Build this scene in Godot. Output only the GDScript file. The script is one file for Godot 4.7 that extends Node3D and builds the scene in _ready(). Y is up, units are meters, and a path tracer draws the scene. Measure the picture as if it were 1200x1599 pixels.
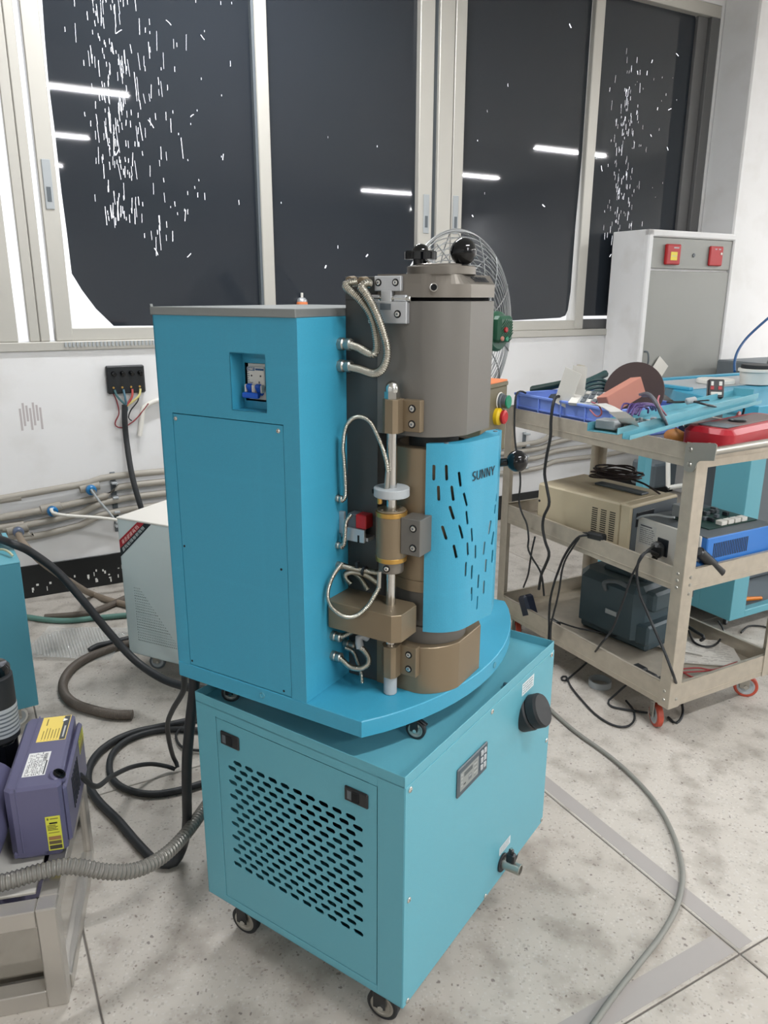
extends Node3D

# ---------- mesh builder: collects triangles, front faces clockwise ----------
class MB:
	var v := PackedVector3Array()
	var n := PackedVector3Array()
	var uv := PackedVector2Array()
	var xf := Transform3D.IDENTITY

	func at(o: Vector3, b := Basis.IDENTITY) -> MB:
		xf = Transform3D(b, o)
		return self

	func tri(a: Vector3, b: Vector3, c: Vector3, na: Vector3, nb: Vector3, nc: Vector3, ua := Vector2.ZERO, ub := Vector2.ZERO, uc := Vector2.ZERO) -> void:
		# a, b, c counter-clockwise from outside
		v.append(xf * a); v.append(xf * c); v.append(xf * b)
		n.append((xf.basis * na).normalized()); n.append((xf.basis * nc).normalized()); n.append((xf.basis * nb).normalized())
		uv.append(ua); uv.append(uc); uv.append(ub)

	func face(pts: Array, out: Vector3) -> void:
		# flat convex polygon turned to face «out»
		var nn: Vector3 = (pts[1] - pts[0]).cross(pts[2] - pts[0])
		if nn.length_squared() < 1e-20 and pts.size() > 3:
			nn = (pts[2] - pts[0]).cross(pts[3] - pts[0])
		if nn.length_squared() < 1e-24:
			return
		nn = nn.normalized()
		var flip := nn.dot(out) < 0.0
		if flip:
			nn = -nn
		for i in range(1, pts.size() - 1):
			if flip:
				tri(pts[0], pts[i + 1], pts[i], nn, nn, nn)
			else:
				tri(pts[0], pts[i], pts[i + 1], nn, nn, nn)

	func rect(o: Vector3, ax: Vector3, ay: Vector3) -> MB:
		# a picture-carrying quad: o is the lower left corner, seen from ax x ay
		var nn := ax.cross(ay).normalized()
		tri(o, o + ax, o + ax + ay, nn, nn, nn, Vector2(0, 1), Vector2(1, 1), Vector2(1, 0))
		tri(o, o + ax + ay, o + ay, nn, nn, nn, Vector2(0, 1), Vector2(1, 0), Vector2(0, 0))
		return self

	func box(c: Vector3, s: Vector3, b := 0.0) -> MB:
		var h := s * 0.5
		b = minf(b, minf(h.x, minf(h.y, h.z)) * 0.95)
		var q := h - Vector3(b, b, b)
		for ax in 3:
			var u := (ax + 1) % 3
			var w := (ax + 2) % 3
			for sg in [-1.0, 1.0]:
				var o := Vector3.ZERO
				o[ax] = sg
				var p := []
				for k in [[-1, -1], [1, -1], [1, 1], [-1, 1]]:
					var t := Vector3.ZERO
					t[ax] = h[ax] * sg
					t[u] = q[u] * k[0]
					t[w] = q[w] * k[1]
					p.append(c + t)
				face(p, o)
			if b > 0.0:
				for s1 in [-1.0, 1.0]:
					for s2 in [-1.0, 1.0]:
						var p := []
						for k in [[0, -1], [0, 1], [1, 1], [1, -1]]:
							var t := Vector3.ZERO
							t[u] = (h[u] if k[0] == 0 else q[u]) * s1
							t[w] = (q[w] if k[0] == 0 else h[w]) * s2
							t[ax] = q[ax] * k[1]
							p.append(c + t)
						var o := Vector3.ZERO
						o[u] = s1
						o[w] = s2
						face(p, o)
		if b > 0.0:
			for sx in [-1.0, 1.0]:
				for sy in [-1.0, 1.0]:
					for sz in [-1.0, 1.0]:
						var o := Vector3(sx, sy, sz)
						face([c + o * Vector3(h.x, q.y, q.z), c + o * Vector3(q.x, h.y, q.z), c + o * Vector3(q.x, q.y, h.z)], o)
		return self

	func bx(x0: float, x1: float, y0: float, y1: float, z0: float, z1: float, b := 0.0) -> MB:
		return box(Vector3(x0 + x1, y0 + y1, z0 + z1) * 0.5, Vector3(absf(x1 - x0), absf(y1 - y0), absf(z1 - z0)), b)

	func lathe(o: Vector3, axis: Vector3, prof: Array, seg := 24, smooth := false) -> MB:
		# prof: [[r, t], ...] along the axis, outer side on the right of the run
		axis = axis.normalized()
		var e1 := axis.cross(Vector3.RIGHT if absf(axis.x) < 0.8 else Vector3.UP).normalized()
		var e2 := axis.cross(e1)
		var m := prof.size()
		var sn := []
		for i in m - 1:
			sn.append(Vector2(prof[i + 1][1] - prof[i][1], -(prof[i + 1][0] - prof[i][0])).normalized())
		for i in m - 1:
			var n0: Vector2 = sn[i]
			var n1: Vector2 = sn[i]
			if smooth:
				if i > 0: n0 = (sn[i] + sn[i - 1]).normalized()
				if i < m - 2: n1 = (sn[i] + sn[i + 1]).normalized()
			for k in seg:
				var a := TAU * k / seg
				var b := TAU * (k + 1) / seg
				var da := e1 * cos(a) + e2 * sin(a)
				var db := e1 * cos(b) + e2 * sin(b)
				var r0: float = prof[i][0]
				var r1: float = prof[i + 1][0]
				var t0: Vector3 = o + axis * prof[i][1]
				var t1: Vector3 = o + axis * prof[i + 1][1]
				if r0 > 1e-6:
					tri(t0 + da * r0, t0 + db * r0, t1 + db * r1, da * n0.x + axis * n0.y, db * n0.x + axis * n0.y, db * n1.x + axis * n1.y)
				if r1 > 1e-6:
					tri(t0 + da * r0, t1 + db * r1, t1 + da * r1, da * n0.x + axis * n0.y, db * n1.x + axis * n1.y, da * n1.x + axis * n1.y)
		return self

	func cyl(p: Vector3, q: Vector3, r: float, seg := 20, b := 0.0, r2 := -1.0) -> MB:
		var l := (q - p).length()
		if r2 < 0.0: r2 = r
		if b > 0.0:
			return lathe(p, q - p, [[0, 0], [r - b, 0], [r, b], [r2, l - b], [r2 - b, l], [0, l]], seg)
		return lathe(p, q - p, [[0, 0], [r, 0], [r2, l], [0, l]], seg)

	func ball(c: Vector3, r: float, seg := 28) -> MB:
		var p := []
		for i in 17:
			var a := -PI / 2 + PI * i / 16.0
			p.append([maxf(0.0, r * cos(a)), r * sin(a)])
		return lathe(c, Vector3.UP, p, seg, true)

	func hexa(p: Vector3, q: Vector3, r: float) -> MB:
		var l := (q - p).length()
		var ax := (q - p).normalized()
		var e1 := ax.cross(Vector3.RIGHT if absf(ax.x) < 0.8 else Vector3.UP).normalized()
		var e2 := ax.cross(e1)
		var a := []
		for k in 6:
			a.append(e1 * cos(TAU * k / 6) * r + e2 * sin(TAU * k / 6) * r)
		for k in 6:
			var g: Vector3 = a[k]
			var h: Vector3 = a[(k + 1) % 6]
			face([p + g, p + h, q + h, q + g], g + h)
		face([p + a[0], p + a[1], p + a[2], p + a[3], p + a[4], p + a[5]], -ax)
		face([q + a[0], q + a[1], q + a[2], q + a[3], q + a[4], q + a[5]], ax)
		return self

	func tube(pts: Array, r: float, seg := 10, step := 0.012, ridge := 0.0, pitch := 0.0, r_end := -1.0) -> MB:
		# a round hose through the points; ridge and pitch make it corrugated
		var c := Curve3D.new()
		c.bake_interval = 0.004
		for i in pts.size():
			var t: Vector3 = (pts[mini(i + 1, pts.size() - 1)] - pts[maxi(i - 1, 0)]) * 0.17
			c.add_point(pts[i], -t, t)
		var l := c.get_baked_length()
		if pitch > 0.0: step = pitch / 4.0
		var m := maxi(2, int(ceil(l / step)))
		var prev := PackedVector3Array()
		var pn := PackedVector3Array()
		var e1 := Vector3.ZERO
		var last := c.sample_baked(0.0, true)
		for i in m + 1:
			var p := c.sample_baked(l * i / m, true)
			var tg := (c.sample_baked(minf(l, l * i / m + 0.004), true) - c.sample_baked(maxf(0.0, l * i / m - 0.004), true)).normalized()
			if e1 == Vector3.ZERO:
				e1 = tg.cross(Vector3.UP if absf(tg.y) < 0.9 else Vector3.RIGHT).normalized()
			e1 = (e1 - tg * e1.dot(tg)).normalized()
			var e2 := tg.cross(e1)
			var rr := r if r_end < 0.0 else lerpf(r, r_end, float(i) / m)
			var dn := 0.0
			if pitch > 0.0:
				var ph := TAU * (i * l / m) / pitch
				rr += ridge * cos(ph)
				dn = ridge * sin(ph) * TAU / pitch
			var ring := PackedVector3Array()
			var rn := PackedVector3Array()
			for k in seg:
				var d := e1 * cos(TAU * k / seg) + e2 * sin(TAU * k / seg)
				ring.append(p + d * rr)
				rn.append((d + tg * dn).normalized())
			if i == 0:
				for k in range(1, seg - 1): tri(ring[0], ring[k + 1], ring[k], -tg, -tg, -tg)
			else:
				for k in seg:
					var j := (k + 1) % seg
					tri(prev[k], prev[j], ring[j], pn[k], pn[j], rn[j])
					tri(prev[k], ring[j], ring[k], pn[k], rn[j], rn[k])
			if i == m:
				for k in range(1, seg - 1): tri(ring[0], ring[k], ring[k + 1], tg, tg, tg)
			prev = ring
			pn = rn
			last = p
		return self

	func prism(poly: Array, y0: float, y1: float, cap := true, inset := 0.0, soft := 0.8) -> MB:
		# poly: Vector2(x, z) outline; side normals smooth where the turn is small
		var p := PackedVector2Array(poly)
		if not Geometry2D.is_polygon_clockwise(p): p.reverse()
		var m := p.size()
		var nn := []
		for i in m:
			var d := (p[(i + 1) % m] - p[i]).normalized()
			nn.append(Vector2(d.y, -d.x))
		var mid := Vector2.ZERO
		for q in p: mid += q / m
		var s := 1.0
		var test: Vector2 = p[0] + (p[1] - p[0]) * 0.5 + nn[0] * 0.00005
		if Geometry2D.is_point_in_polygon(test, p): s = -1.0
		var sm := []
		var ins := PackedVector2Array()
		for i in m:
			var a: Vector2 = nn[(i + m - 1) % m] * s
			var b: Vector2 = nn[i] * s
			sm.append((a + b).normalized() if a.dot(b) > soft else Vector2.ZERO)
			var bis := (a + b).normalized()
			ins.append(p[i] - bis * inset / maxf(0.4, bis.dot(a)))
		for i in m:
			var j := (i + 1) % m
			var f: Vector2 = nn[i] * s
			var na: Vector2 = f if sm[i] == Vector2.ZERO else sm[i]
			var nb: Vector2 = f if sm[j] == Vector2.ZERO else sm[j]
			var va := Vector3(na.x, 0, na.y)
			var vb := Vector3(nb.x, 0, nb.y)
			var a0 := Vector3(p[i].x, y0, p[i].y)
			var b0 := Vector3(p[j].x, y0, p[j].y)
			var a1 := Vector3(p[i].x, y1 - inset, p[i].y)
			var b1 := Vector3(p[j].x, y1 - inset, p[j].y)
			var up := (b0 - a0).cross(a1 - a0)
			if up.dot(Vector3(f.x, 0, f.y)) > 0.0:
				tri(a0, b0, b1, va, vb, vb)
				tri(a0, b1, a1, va, vb, va)
			else:
				tri(b0, a0, a1, vb, va, va)
				tri(b0, a1, b1, vb, va, vb)
			if inset > 0.0:
				face([a1, b1, Vector3(ins[j].x, y1, ins[j].y), Vector3(ins[i].x, y1, ins[i].y)], Vector3(f.x, 0.8, f.y))
		if cap:
			var top := ins if inset > 0.0 else p
			var id := Geometry2D.triangulate_polygon(top)
			for k in range(0, id.size(), 3):
				var a := top[id[k]]
				var b := top[id[k + 1]]
				var c := top[id[k + 2]]
				face([Vector3(a.x, y1, a.y), Vector3(b.x, y1, b.y), Vector3(c.x, y1, c.y)], Vector3.UP)
			id = Geometry2D.triangulate_polygon(p)
			for k in range(0, id.size(), 3):
				var a := p[id[k]]
				var b := p[id[k + 1]]
				var c := p[id[k + 2]]
				face([Vector3(a.x, y0, a.y), Vector3(b.x, y0, b.y), Vector3(c.x, y0, c.y)], Vector3.DOWN)
		return self

	func sheet(u0: float, u1: float, v0: float, v1: float, us: Array, nv: int, holes: Array, fn: Callable) -> MB:
		# a thin sheet with real holes; fn(u, v, depth) gives the point, depth 0 front and 1 back
		var boxes := []
		for h in holes:
			var r := Rect2(h[0], Vector2.ZERO)
			for q in h: r = r.expand(q)
			boxes.append(r)
		for i in us.size() - 1:
			for j in nv:
				var cell := Rect2(us[i], lerpf(v0, v1, float(j) / nv), us[i + 1] - us[i], (v1 - v0) / nv)
				var polys := [PackedVector2Array([cell.position, Vector2(cell.end.x, cell.position.y), cell.end, Vector2(cell.position.x, cell.end.y)])]
				for k in holes.size():
					if not cell.intersects(boxes[k]): continue
					var next := []
					for p in polys:
						next.append_array(Geometry2D.clip_polygons(p, holes[k]))
					polys = next
				for p in polys:
					var id := Geometry2D.triangulate_polygon(p)
					for k in range(0, id.size(), 3):
						for dep in [0.0, 1.0]:
							var w := []
							var out := Vector3.ZERO
							for e in 3:
								var q: Vector2 = p[id[k + e]]
								w.append(fn.call(q.x, q.y, dep))
								out += fn.call(q.x, q.y, dep) - fn.call(q.x, q.y, 1.0 - dep)
							face(w, out)
		for h in holes:
			var mid := Vector2.ZERO
			for q in h: mid += q / h.size()
			for k in h.size():
				var a: Vector2 = h[k]
				var b: Vector2 = h[(k + 1) % h.size()]
				var g: Vector3 = fn.call(mid.x, mid.y, 0.5) - fn.call(a.x, a.y, 0.5)
				face([fn.call(a.x, a.y, 0.0), fn.call(b.x, b.y, 0.0), fn.call(b.x, b.y, 1.0), fn.call(a.x, a.y, 1.0)], g)
		for i in us.size() - 1:
			for vv in [v0, v1]:
				face([fn.call(us[i], vv, 0.0), fn.call(us[i + 1], vv, 0.0), fn.call(us[i + 1], vv, 1.0), fn.call(us[i], vv, 1.0)], Vector3.UP * (vv - (v0 + v1) * 0.5))
		for uu in [u0, u1]:
			var inw: Vector3 = fn.call(lerpf(uu, (u0 + u1) * 0.5, 0.05), v0, 0.0) - fn.call(uu, v0, 0.0)
			face([fn.call(uu, v0, 0.0), fn.call(uu, v1, 0.0), fn.call(uu, v1, 1.0), fn.call(uu, v0, 1.0)], -inw)
		return self

	func mesh() -> ArrayMesh:
		var a := []
		a.resize(Mesh.ARRAY_MAX)
		a[Mesh.ARRAY_VERTEX] = v
		a[Mesh.ARRAY_NORMAL] = n
		a[Mesh.ARRAY_TEX_UV] = uv
		var m := ArrayMesh.new()
		m.add_surface_from_arrays(Mesh.PRIMITIVE_TRIANGLES, a)
		return m


# ---------- naming and tagging ----------
var taken := {}
var M := {}

func numbered(called: String) -> String:
	if not taken.has(called):
		taken[called] = 0
		return called
	taken[called] += 1
	return "%s_%03d" % [called, taken[called]]

func tag(o: Node, label: String, category: String, group := "") -> Node:
	o.set_meta("label", label)
	o.set_meta("category", category)
	if group: o.set_meta("group", group)
	return o

func thing(called: String, label: String, category: String, at := Vector3.ZERO, yaw := 0.0, group := "") -> Node3D:
	var o := Node3D.new()
	o.name = numbered(called)
	add_child(o, true)
	o.position = at
	o.rotation.y = yaw
	tag(o, label, category, group)
	return o

func part(called: String, b: MB, m: Material, parent: Node3D, label := "") -> MeshInstance3D:
	var o := MeshInstance3D.new()
	o.name = called
	o.mesh = b.mesh()
	o.material_override = m
	parent.add_child(o, true)
	if label: o.set_meta("label", label)
	return o

func solo(called: String, b: MB, m: Material, label: String, category: String, group := "") -> MeshInstance3D:
	# a thing that is one mesh, its origin moved to the middle of its underside
	var lo := b.v[0]
	var hi := b.v[0]
	for p in b.v:
		lo = lo.min(p)
		hi = hi.max(p)
	var c := Vector3((lo.x + hi.x) * 0.5, lo.y, (lo.z + hi.z) * 0.5)
	for i in b.v.size(): b.v[i] -= c
	var o := part(numbered(called), b, m, self)
	o.position = c
	tag(o, label, category, group)
	return o

func struct(called: String, b: MB, m: Material) -> MeshInstance3D:
	var o := part(called, b, m, self)
	o.set_meta("kind", "structure")
	return o

func lettering(txt: String, h: float, depth: float, m: Material, parent: Node3D, at: Vector3, b: Basis, called := "lettering", font := "Droid Sans", bold := false) -> MeshInstance3D:
	var t := TextMesh.new()
	var f := SystemFont.new()
	f.font_names = PackedStringArray([font])
	if bold: f.font_weight = 700
	t.font = f
	t.text = txt
	t.font_size = 32
	t.pixel_size = h / 23.0
	t.depth = depth
	t.curve_step = 2.0
	var o := MeshInstance3D.new()
	o.name = called
	o.mesh = t
	o.material_override = m
	parent.add_child(o, true)
	o.transform = Transform3D(b, at)
	return o

func mat(key: String, c: Color, rough := 0.6, metal := 0.0) -> StandardMaterial3D:
	var m := StandardMaterial3D.new()
	m.resource_name = key
	m.albedo_color = c
	m.roughness = rough
	m.metallic = metal
	M[key] = m
	return m

func noise_tex(freq: float, ramp: Array, size := 512, oct := 4, kind := FastNoiseLite.TYPE_SIMPLEX_SMOOTH, sd := 1) -> NoiseTexture2D:
	var f := FastNoiseLite.new()
	f.seed = sd
	f.frequency = freq
	f.noise_type = kind
	f.fractal_octaves = oct
	var t := NoiseTexture2D.new()
	t.noise = f
	t.width = size
	t.height = size
	t.seamless = true
	var g := Gradient.new()
	g.offsets = PackedFloat32Array(ramp.map(func(r): return r[0]))
	g.colors = PackedColorArray(ramp.map(func(r): return r[1]))
	t.color_ramp = g
	return t

func bumps(m: StandardMaterial3D, freq: float, strength: float, scale: float, sd := 3) -> void:
	var f := FastNoiseLite.new()
	f.seed = sd
	f.frequency = freq
	f.fractal_octaves = 3
	var t := NoiseTexture2D.new()
	t.noise = f
	t.width = 512
	t.height = 512
	t.seamless = true
	t.as_normal_map = true
	t.bump_strength = strength
	m.normal_enabled = true
	m.normal_texture = t
	m.normal_scale = 1.0
	m.uv1_triplanar = true
	m.uv1_scale = Vector3.ONE * scale

func triplanar(m: StandardMaterial3D, t: Texture2D, scale: float) -> void:
	m.albedo_texture = t
	m.uv1_triplanar = true
	m.uv1_scale = Vector3.ONE * scale

# points between two ends, evenly
func along(a: Vector3, b: Vector3, k: int) -> Array:
	var r := []
	for i in k: r.append(a.lerp(b, (i + 0.5) / k))
	return r

func rr(x0: float, x1: float, z0: float, z1: float, r: float, k := 4) -> Array:
	# rounded rectangle outline
	var p := []
	for c in [[x1 - r, z1 - r, 0.0], [x0 + r, z1 - r, 90.0], [x0 + r, z0 + r, 180.0], [x1 - r, z0 + r, 270.0]]:
		for i in k + 1:
			var a := deg_to_rad(c[2] + 90.0 * i / k)
			p.append(Vector2(c[0] + cos(a) * r, c[1] + sin(a) * r))
	return p

func pill(a: Vector2, b: Vector2, r: float, k := 5) -> PackedVector2Array:
	var d := (b - a).normalized()
	var t := d.angle()
	var p := PackedVector2Array()
	for i in k + 1:
		p.append(b + Vector2.from_angle(t - PI / 2 + PI * i / k) * r)
	for i in k + 1:
		p.append(a + Vector2.from_angle(t + PI / 2 + PI * i / k) * r)
	return p

const WALL_AT := Vector3(0, 0, -4.35)
var WB := Basis(Vector3.UP, deg_to_rad(29.0))

func W(x: float, y: float, z: float) -> Vector3:
	return WALL_AT + WB * Vector3(x, y, z)

func _ready() -> void:
	# ---- camera ----
	var cam := Camera3D.new()
	cam.name = "camera"
	cam.fov = 67.47
	cam.near = 0.05
	cam.far = 60.0
	add_child(cam)
	cam.transform = Transform3D(Basis(Vector3(1, 0.004, -0.0011), Vector3(-0.0042, 0.962, -0.2729), Vector3(-0, 0.2729, 0.962)), Vector3(0, 1.4, 0))
	cam.current = true
	# ---- sky: a bright overcast day beyond the blacked-out windows ----
	var we := WorldEnvironment.new()
	we.name = "environment"
	var env := Environment.new()
	env.background_mode = Environment.BG_SKY
	var sk := ProceduralSkyMaterial.new()
	sk.sky_top_color = Color(0.93, 0.95, 1.0)
	sk.sky_horizon_color = Color(0.97, 0.98, 1.0)
	sk.ground_horizon_color = Color(0.9, 0.91, 0.93)
	sk.ground_bottom_color = Color(0.75, 0.75, 0.76)
	sk.sky_energy_multiplier = 1.0
	sk.ground_energy_multiplier = 0.9
	env.sky = Sky.new()
	env.sky.sky_material = sk
	env.tonemap_mode = Environment.TONE_MAPPER_LINEAR
	env.tonemap_exposure = 2.35
	env.sdfgi_enabled = true
	env.ssao_enabled = true
	env.ssil_enabled = true
	we.environment = env
	add_child(we)
	materials()
	# ---- ceiling tube lamps, two columns of rows parallel to the window wall ----
	for q in [[-0.95, 0.8, 0.9], [5.25, 1.9, 1.3], [8.1, 2.2, 1.3], [-0.95, 4.25, 1.0], [5.25, 4.4, 1.7], [8.1, 4.4, 1.4], [-0.95, 6.6, 1.1], [5.25, 6.75, 1.7], [-0.95, 9.0, 1.1], [5.25, 9.15, 1.5], [-7.05, 4.25, 1.0], [-7.05, 9.0, 1.0], [-0.95, 11.4, 1.0], [7.6, 11.4, 1.3], [-0.95, 13.8, 1.0]]:
		tube_lamp(q[0], q[1], q[2])
	room()
	window_wall()
	wall_services()
	electrical_enclosure()
	chiller_base()
	forming_machine()
	steel_cart()
	cart_top_things()
	cart_lower_things()
	teal_bench()
	fan_and_post()
	left_side()
	floor_cables()

func materials() -> void:
	var speck := noise_tex(0.35, [[0.0, Color(0.70, 0.74, 0.76)], [0.4, Color(0.93, 0.94, 0.95)], [1.0, Color(1, 1, 1)]], 512, 2, FastNoiseLite.TYPE_SIMPLEX, 5)
	var teal := mat("teal_powder_coat", Color(0.255, 0.64, 0.76), 0.42)
	triplanar(teal, speck, 5.0)
	var teal2 := mat("teal_sheet", Color(0.37, 0.64, 0.70), 0.40)
	bumps(teal2, 0.2, 0.6, 6.0)
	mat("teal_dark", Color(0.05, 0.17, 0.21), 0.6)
	mat("teal_grey", Color(0.28, 0.55, 0.62), 0.5)
	mat("paint_white", Color(0.87, 0.87, 0.85), 0.7)
	mat("white_plastic", Color(0.86, 0.85, 0.82), 0.4)
	mat("black_plastic", Color(0.10, 0.11, 0.12), 0.35)
	mat("black_gloss", Color(0.03, 0.04, 0.05), 0.08)
	mat("rubber", Color(0.13, 0.14, 0.15), 0.55)
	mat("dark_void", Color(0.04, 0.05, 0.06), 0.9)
	mat("chrome", Color(0.82, 0.82, 0.80), 0.22, 1.0)
	mat("steel", Color(0.70, 0.69, 0.66), 0.32, 0.9)
	mat("polished_rod", Color(0.80, 0.80, 0.79), 0.18, 1.0)
	mat("aluminium", Color(0.76, 0.77, 0.78), 0.4, 0.7)
	mat("tray_steel", Color(0.55, 0.565, 0.56), 0.38, 0.5)
	mat("brass", Color(0.78, 0.62, 0.34), 0.35, 0.9)
	var bz := mat("bronze_anodised", Color(0.52, 0.462, 0.375), 0.42, 0.5)
	bumps(bz, 0.9, 0.25, 10.0, 8)
	var gm := mat("gunmetal_anodised", Color(0.44, 0.43, 0.41), 0.48, 0.45)
	bumps(gm, 0.9, 0.3, 10.0, 9)
	var lidm := mat("lid_metal", Color(0.49, 0.47, 0.44), 0.40, 0.65)
	bumps(lidm, 0.9, 0.2, 10.0, 10)
	mat("dark_column", Color(0.30, 0.305, 0.30), 0.5, 0.4)
	mat("conduit", Color(0.74, 0.73, 0.69), 0.24, 1.0)
	mat("red", Color(0.68, 0.12, 0.14), 0.4)
	mat("yellow", Color(0.88, 0.74, 0.10), 0.4)
	mat("green_button", Color(0.05, 0.50, 0.36), 0.3)
	mat("orange", Color(0.90, 0.52, 0.32), 0.5)
	mat("blue_toggle", Color(0.10, 0.34, 0.75), 0.4)
	mat("ink", Color(0.07, 0.10, 0.13), 0.6)
	mat("ink_blue", Color(0.12, 0.30, 0.48), 0.5)
	mat("pale_grey", Color(0.66, 0.68, 0.69), 0.5)
	mat("mid_grey", Color(0.36, 0.39, 0.41), 0.5)
	var st := mat("cart_steel", Color(0.78, 0.745, 0.685), 0.42, 0.55)
	triplanar(st, noise_tex(0.02, [[0.0, Color(0.93, 0.93, 0.93)], [1.0, Color(1, 1, 1)]], 512, 5, FastNoiseLite.TYPE_SIMPLEX_SMOOTH, 12), 2.0)
	mat("stool_steel", Color(0.77, 0.755, 0.73), 0.28, 0.8)
	mat("mirror_steel", Color(0.78, 0.77, 0.75), 0.12, 1.0)
	mat("window_alu", Color(0.74, 0.73, 0.70), 0.45, 0.25)
	mat("window_alu_dark", Color(0.42, 0.42, 0.42), 0.5, 0.2)
	var wall := mat("wall_paint", Color(0.90, 0.90, 0.90), 0.75)
	triplanar(wall, noise_tex(0.006, [[0.0, Color(0.955, 0.95, 0.94)], [0.45, Color(1, 1, 1)], [1.0, Color(1, 1, 1)]], 1024, 5, FastNoiseLite.TYPE_SIMPLEX_SMOOTH, 21), 0.5)
	mat("ceiling_paint", Color(0.86, 0.86, 0.85), 0.9)
	mat("skirting_black", Color(0.075, 0.085, 0.09), 0.4)
	mat("pipe_grey", Color(0.63, 0.61, 0.57), 0.5)
	mat("clear_glass", Color(1, 1, 1, 0.04), 0.02)
	M.clear_glass.transparency = BaseMaterial3D.TRANSPARENCY_ALPHA
	floor_material()

func floor_material() -> void:
	# terrazzo: cement with stone chips of several sizes, worn greyer in places
	var rng := RandomNumberGenerator.new()
	rng.seed = 77
	var im := Image.create(1024, 1024, true, Image.FORMAT_RGB8)
	im.fill(Color(0.755, 0.73, 0.695))
	var tones := [Color(0.76, 0.74, 0.71), Color(0.71, 0.685, 0.65), Color(0.77, 0.755, 0.73), Color(0.68, 0.66, 0.63), Color(0.79, 0.77, 0.74)]
	for i in 15000:
		var s := rng.randi_range(2, 5)
		im.fill_rect(Rect2i(rng.randi_range(0, 1020), rng.randi_range(0, 1020), s, rng.randi_range(2, 5)), tones[rng.randi() % 5])
	for i in 2000:
		var c: Color = [Color(0.56, 0.525, 0.49), Color(0.62, 0.59, 0.56), Color(0.53, 0.505, 0.485), Color(0.66, 0.63, 0.60)][rng.randi() % 4]
		var o := Vector2(rng.randf() * 1024, rng.randf() * 1024)
		var a := rng.randf() * TAU
		var big := rng.randf()
		var la := 1.1 + 2.9 * big * big * big
		var lb := la * rng.randf_range(0.35, 0.9)
		for y in range(-9, 10):
			for x in range(-9, 10):
				var q := Vector2(x, y).rotated(a)
				if q.x * q.x / (la * la) + q.y * q.y / (lb * lb) + 0.3 * sin(q.x * 0.9 + o.x) < 1.0:
					im.set_pixel(posmod(int(o.x) + x, 1024), posmod(int(o.y) + y, 1024), c)
	im.generate_mipmaps()
	for k in 3:
		var m := mat("terrazzo_%d" % k, [Color(1, 1, 1), Color(0.975, 0.97, 0.965), Color(0.95, 0.945, 0.94)][k], 0.55)
		m.albedo_texture = ImageTexture.create_from_image(im)
		m.uv1_triplanar = true
		m.uv1_world_triplanar = true
		m.uv1_scale = Vector3.ONE * 0.83
		m.detail_enabled = true
		m.detail_blend_mode = BaseMaterial3D.BLEND_MODE_MUL
		m.detail_uv_layer = BaseMaterial3D.DETAIL_UV_1
		m.detail_albedo = noise_tex(0.008, [[0.0, Color(0.80, 0.79, 0.78)], [0.5, Color(0.97, 0.97, 0.97)], [1.0, Color(1, 1, 1)]], 1024, 5, FastNoiseLite.TYPE_SIMPLEX_SMOOTH, 31)
	mat("joint_cement", Color(0.42, 0.40, 0.38), 0.9)
	mat("worn_patch", Color(0.62, 0.60, 0.585), 0.7)

func tube_lamp(x: float, z: float, power: float) -> void:
	var t := thing("tube_lamp", "long fluorescent tube lamp hung under the ceiling, seen only as a window reflection", "lamp", W(x, 3.2, z), deg_to_rad(29.0), "ceiling tube lamps")
	part("housing", MB.new().box(Vector3(0, 0.035, 0), Vector3(1.26, 0.04, 0.06), 0.006), M.white_plastic, t)
	for sx in [-0.5, 0.5]: part("rod", MB.new().cyl(Vector3(sx, 0.055, 0), Vector3(sx, 0.399, 0), 0.006, 8), M.steel, t)
	if not M.has("tube_glow"):
		var m := mat("tube_glow", Color(1, 1, 1), 0.4)
		m.emission_enabled = true
		m.emission = Color(0.985, 0.99, 1.0)
		m.emission_energy_multiplier = 9.0
	part("tube", MB.new().cyl(Vector3(-0.6, 0, 0), Vector3(0.6, 0, 0), 0.0145, 12, 0.003), M.tube_glow, t)
	var l := AreaLight3D.new()
	l.name = "tube_light"
	l.area_size = Vector2(1.2, 0.05)
	l.light_energy = 2.6 * power
	l.light_color = Color(0.985, 0.99, 1.0)
	l.shadow_enabled = true
	l.area_range = 25.0
	t.add_child(l)
	l.position = Vector3(0, -0.02, 0)
	l.rotation.x = -PI / 2

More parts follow.
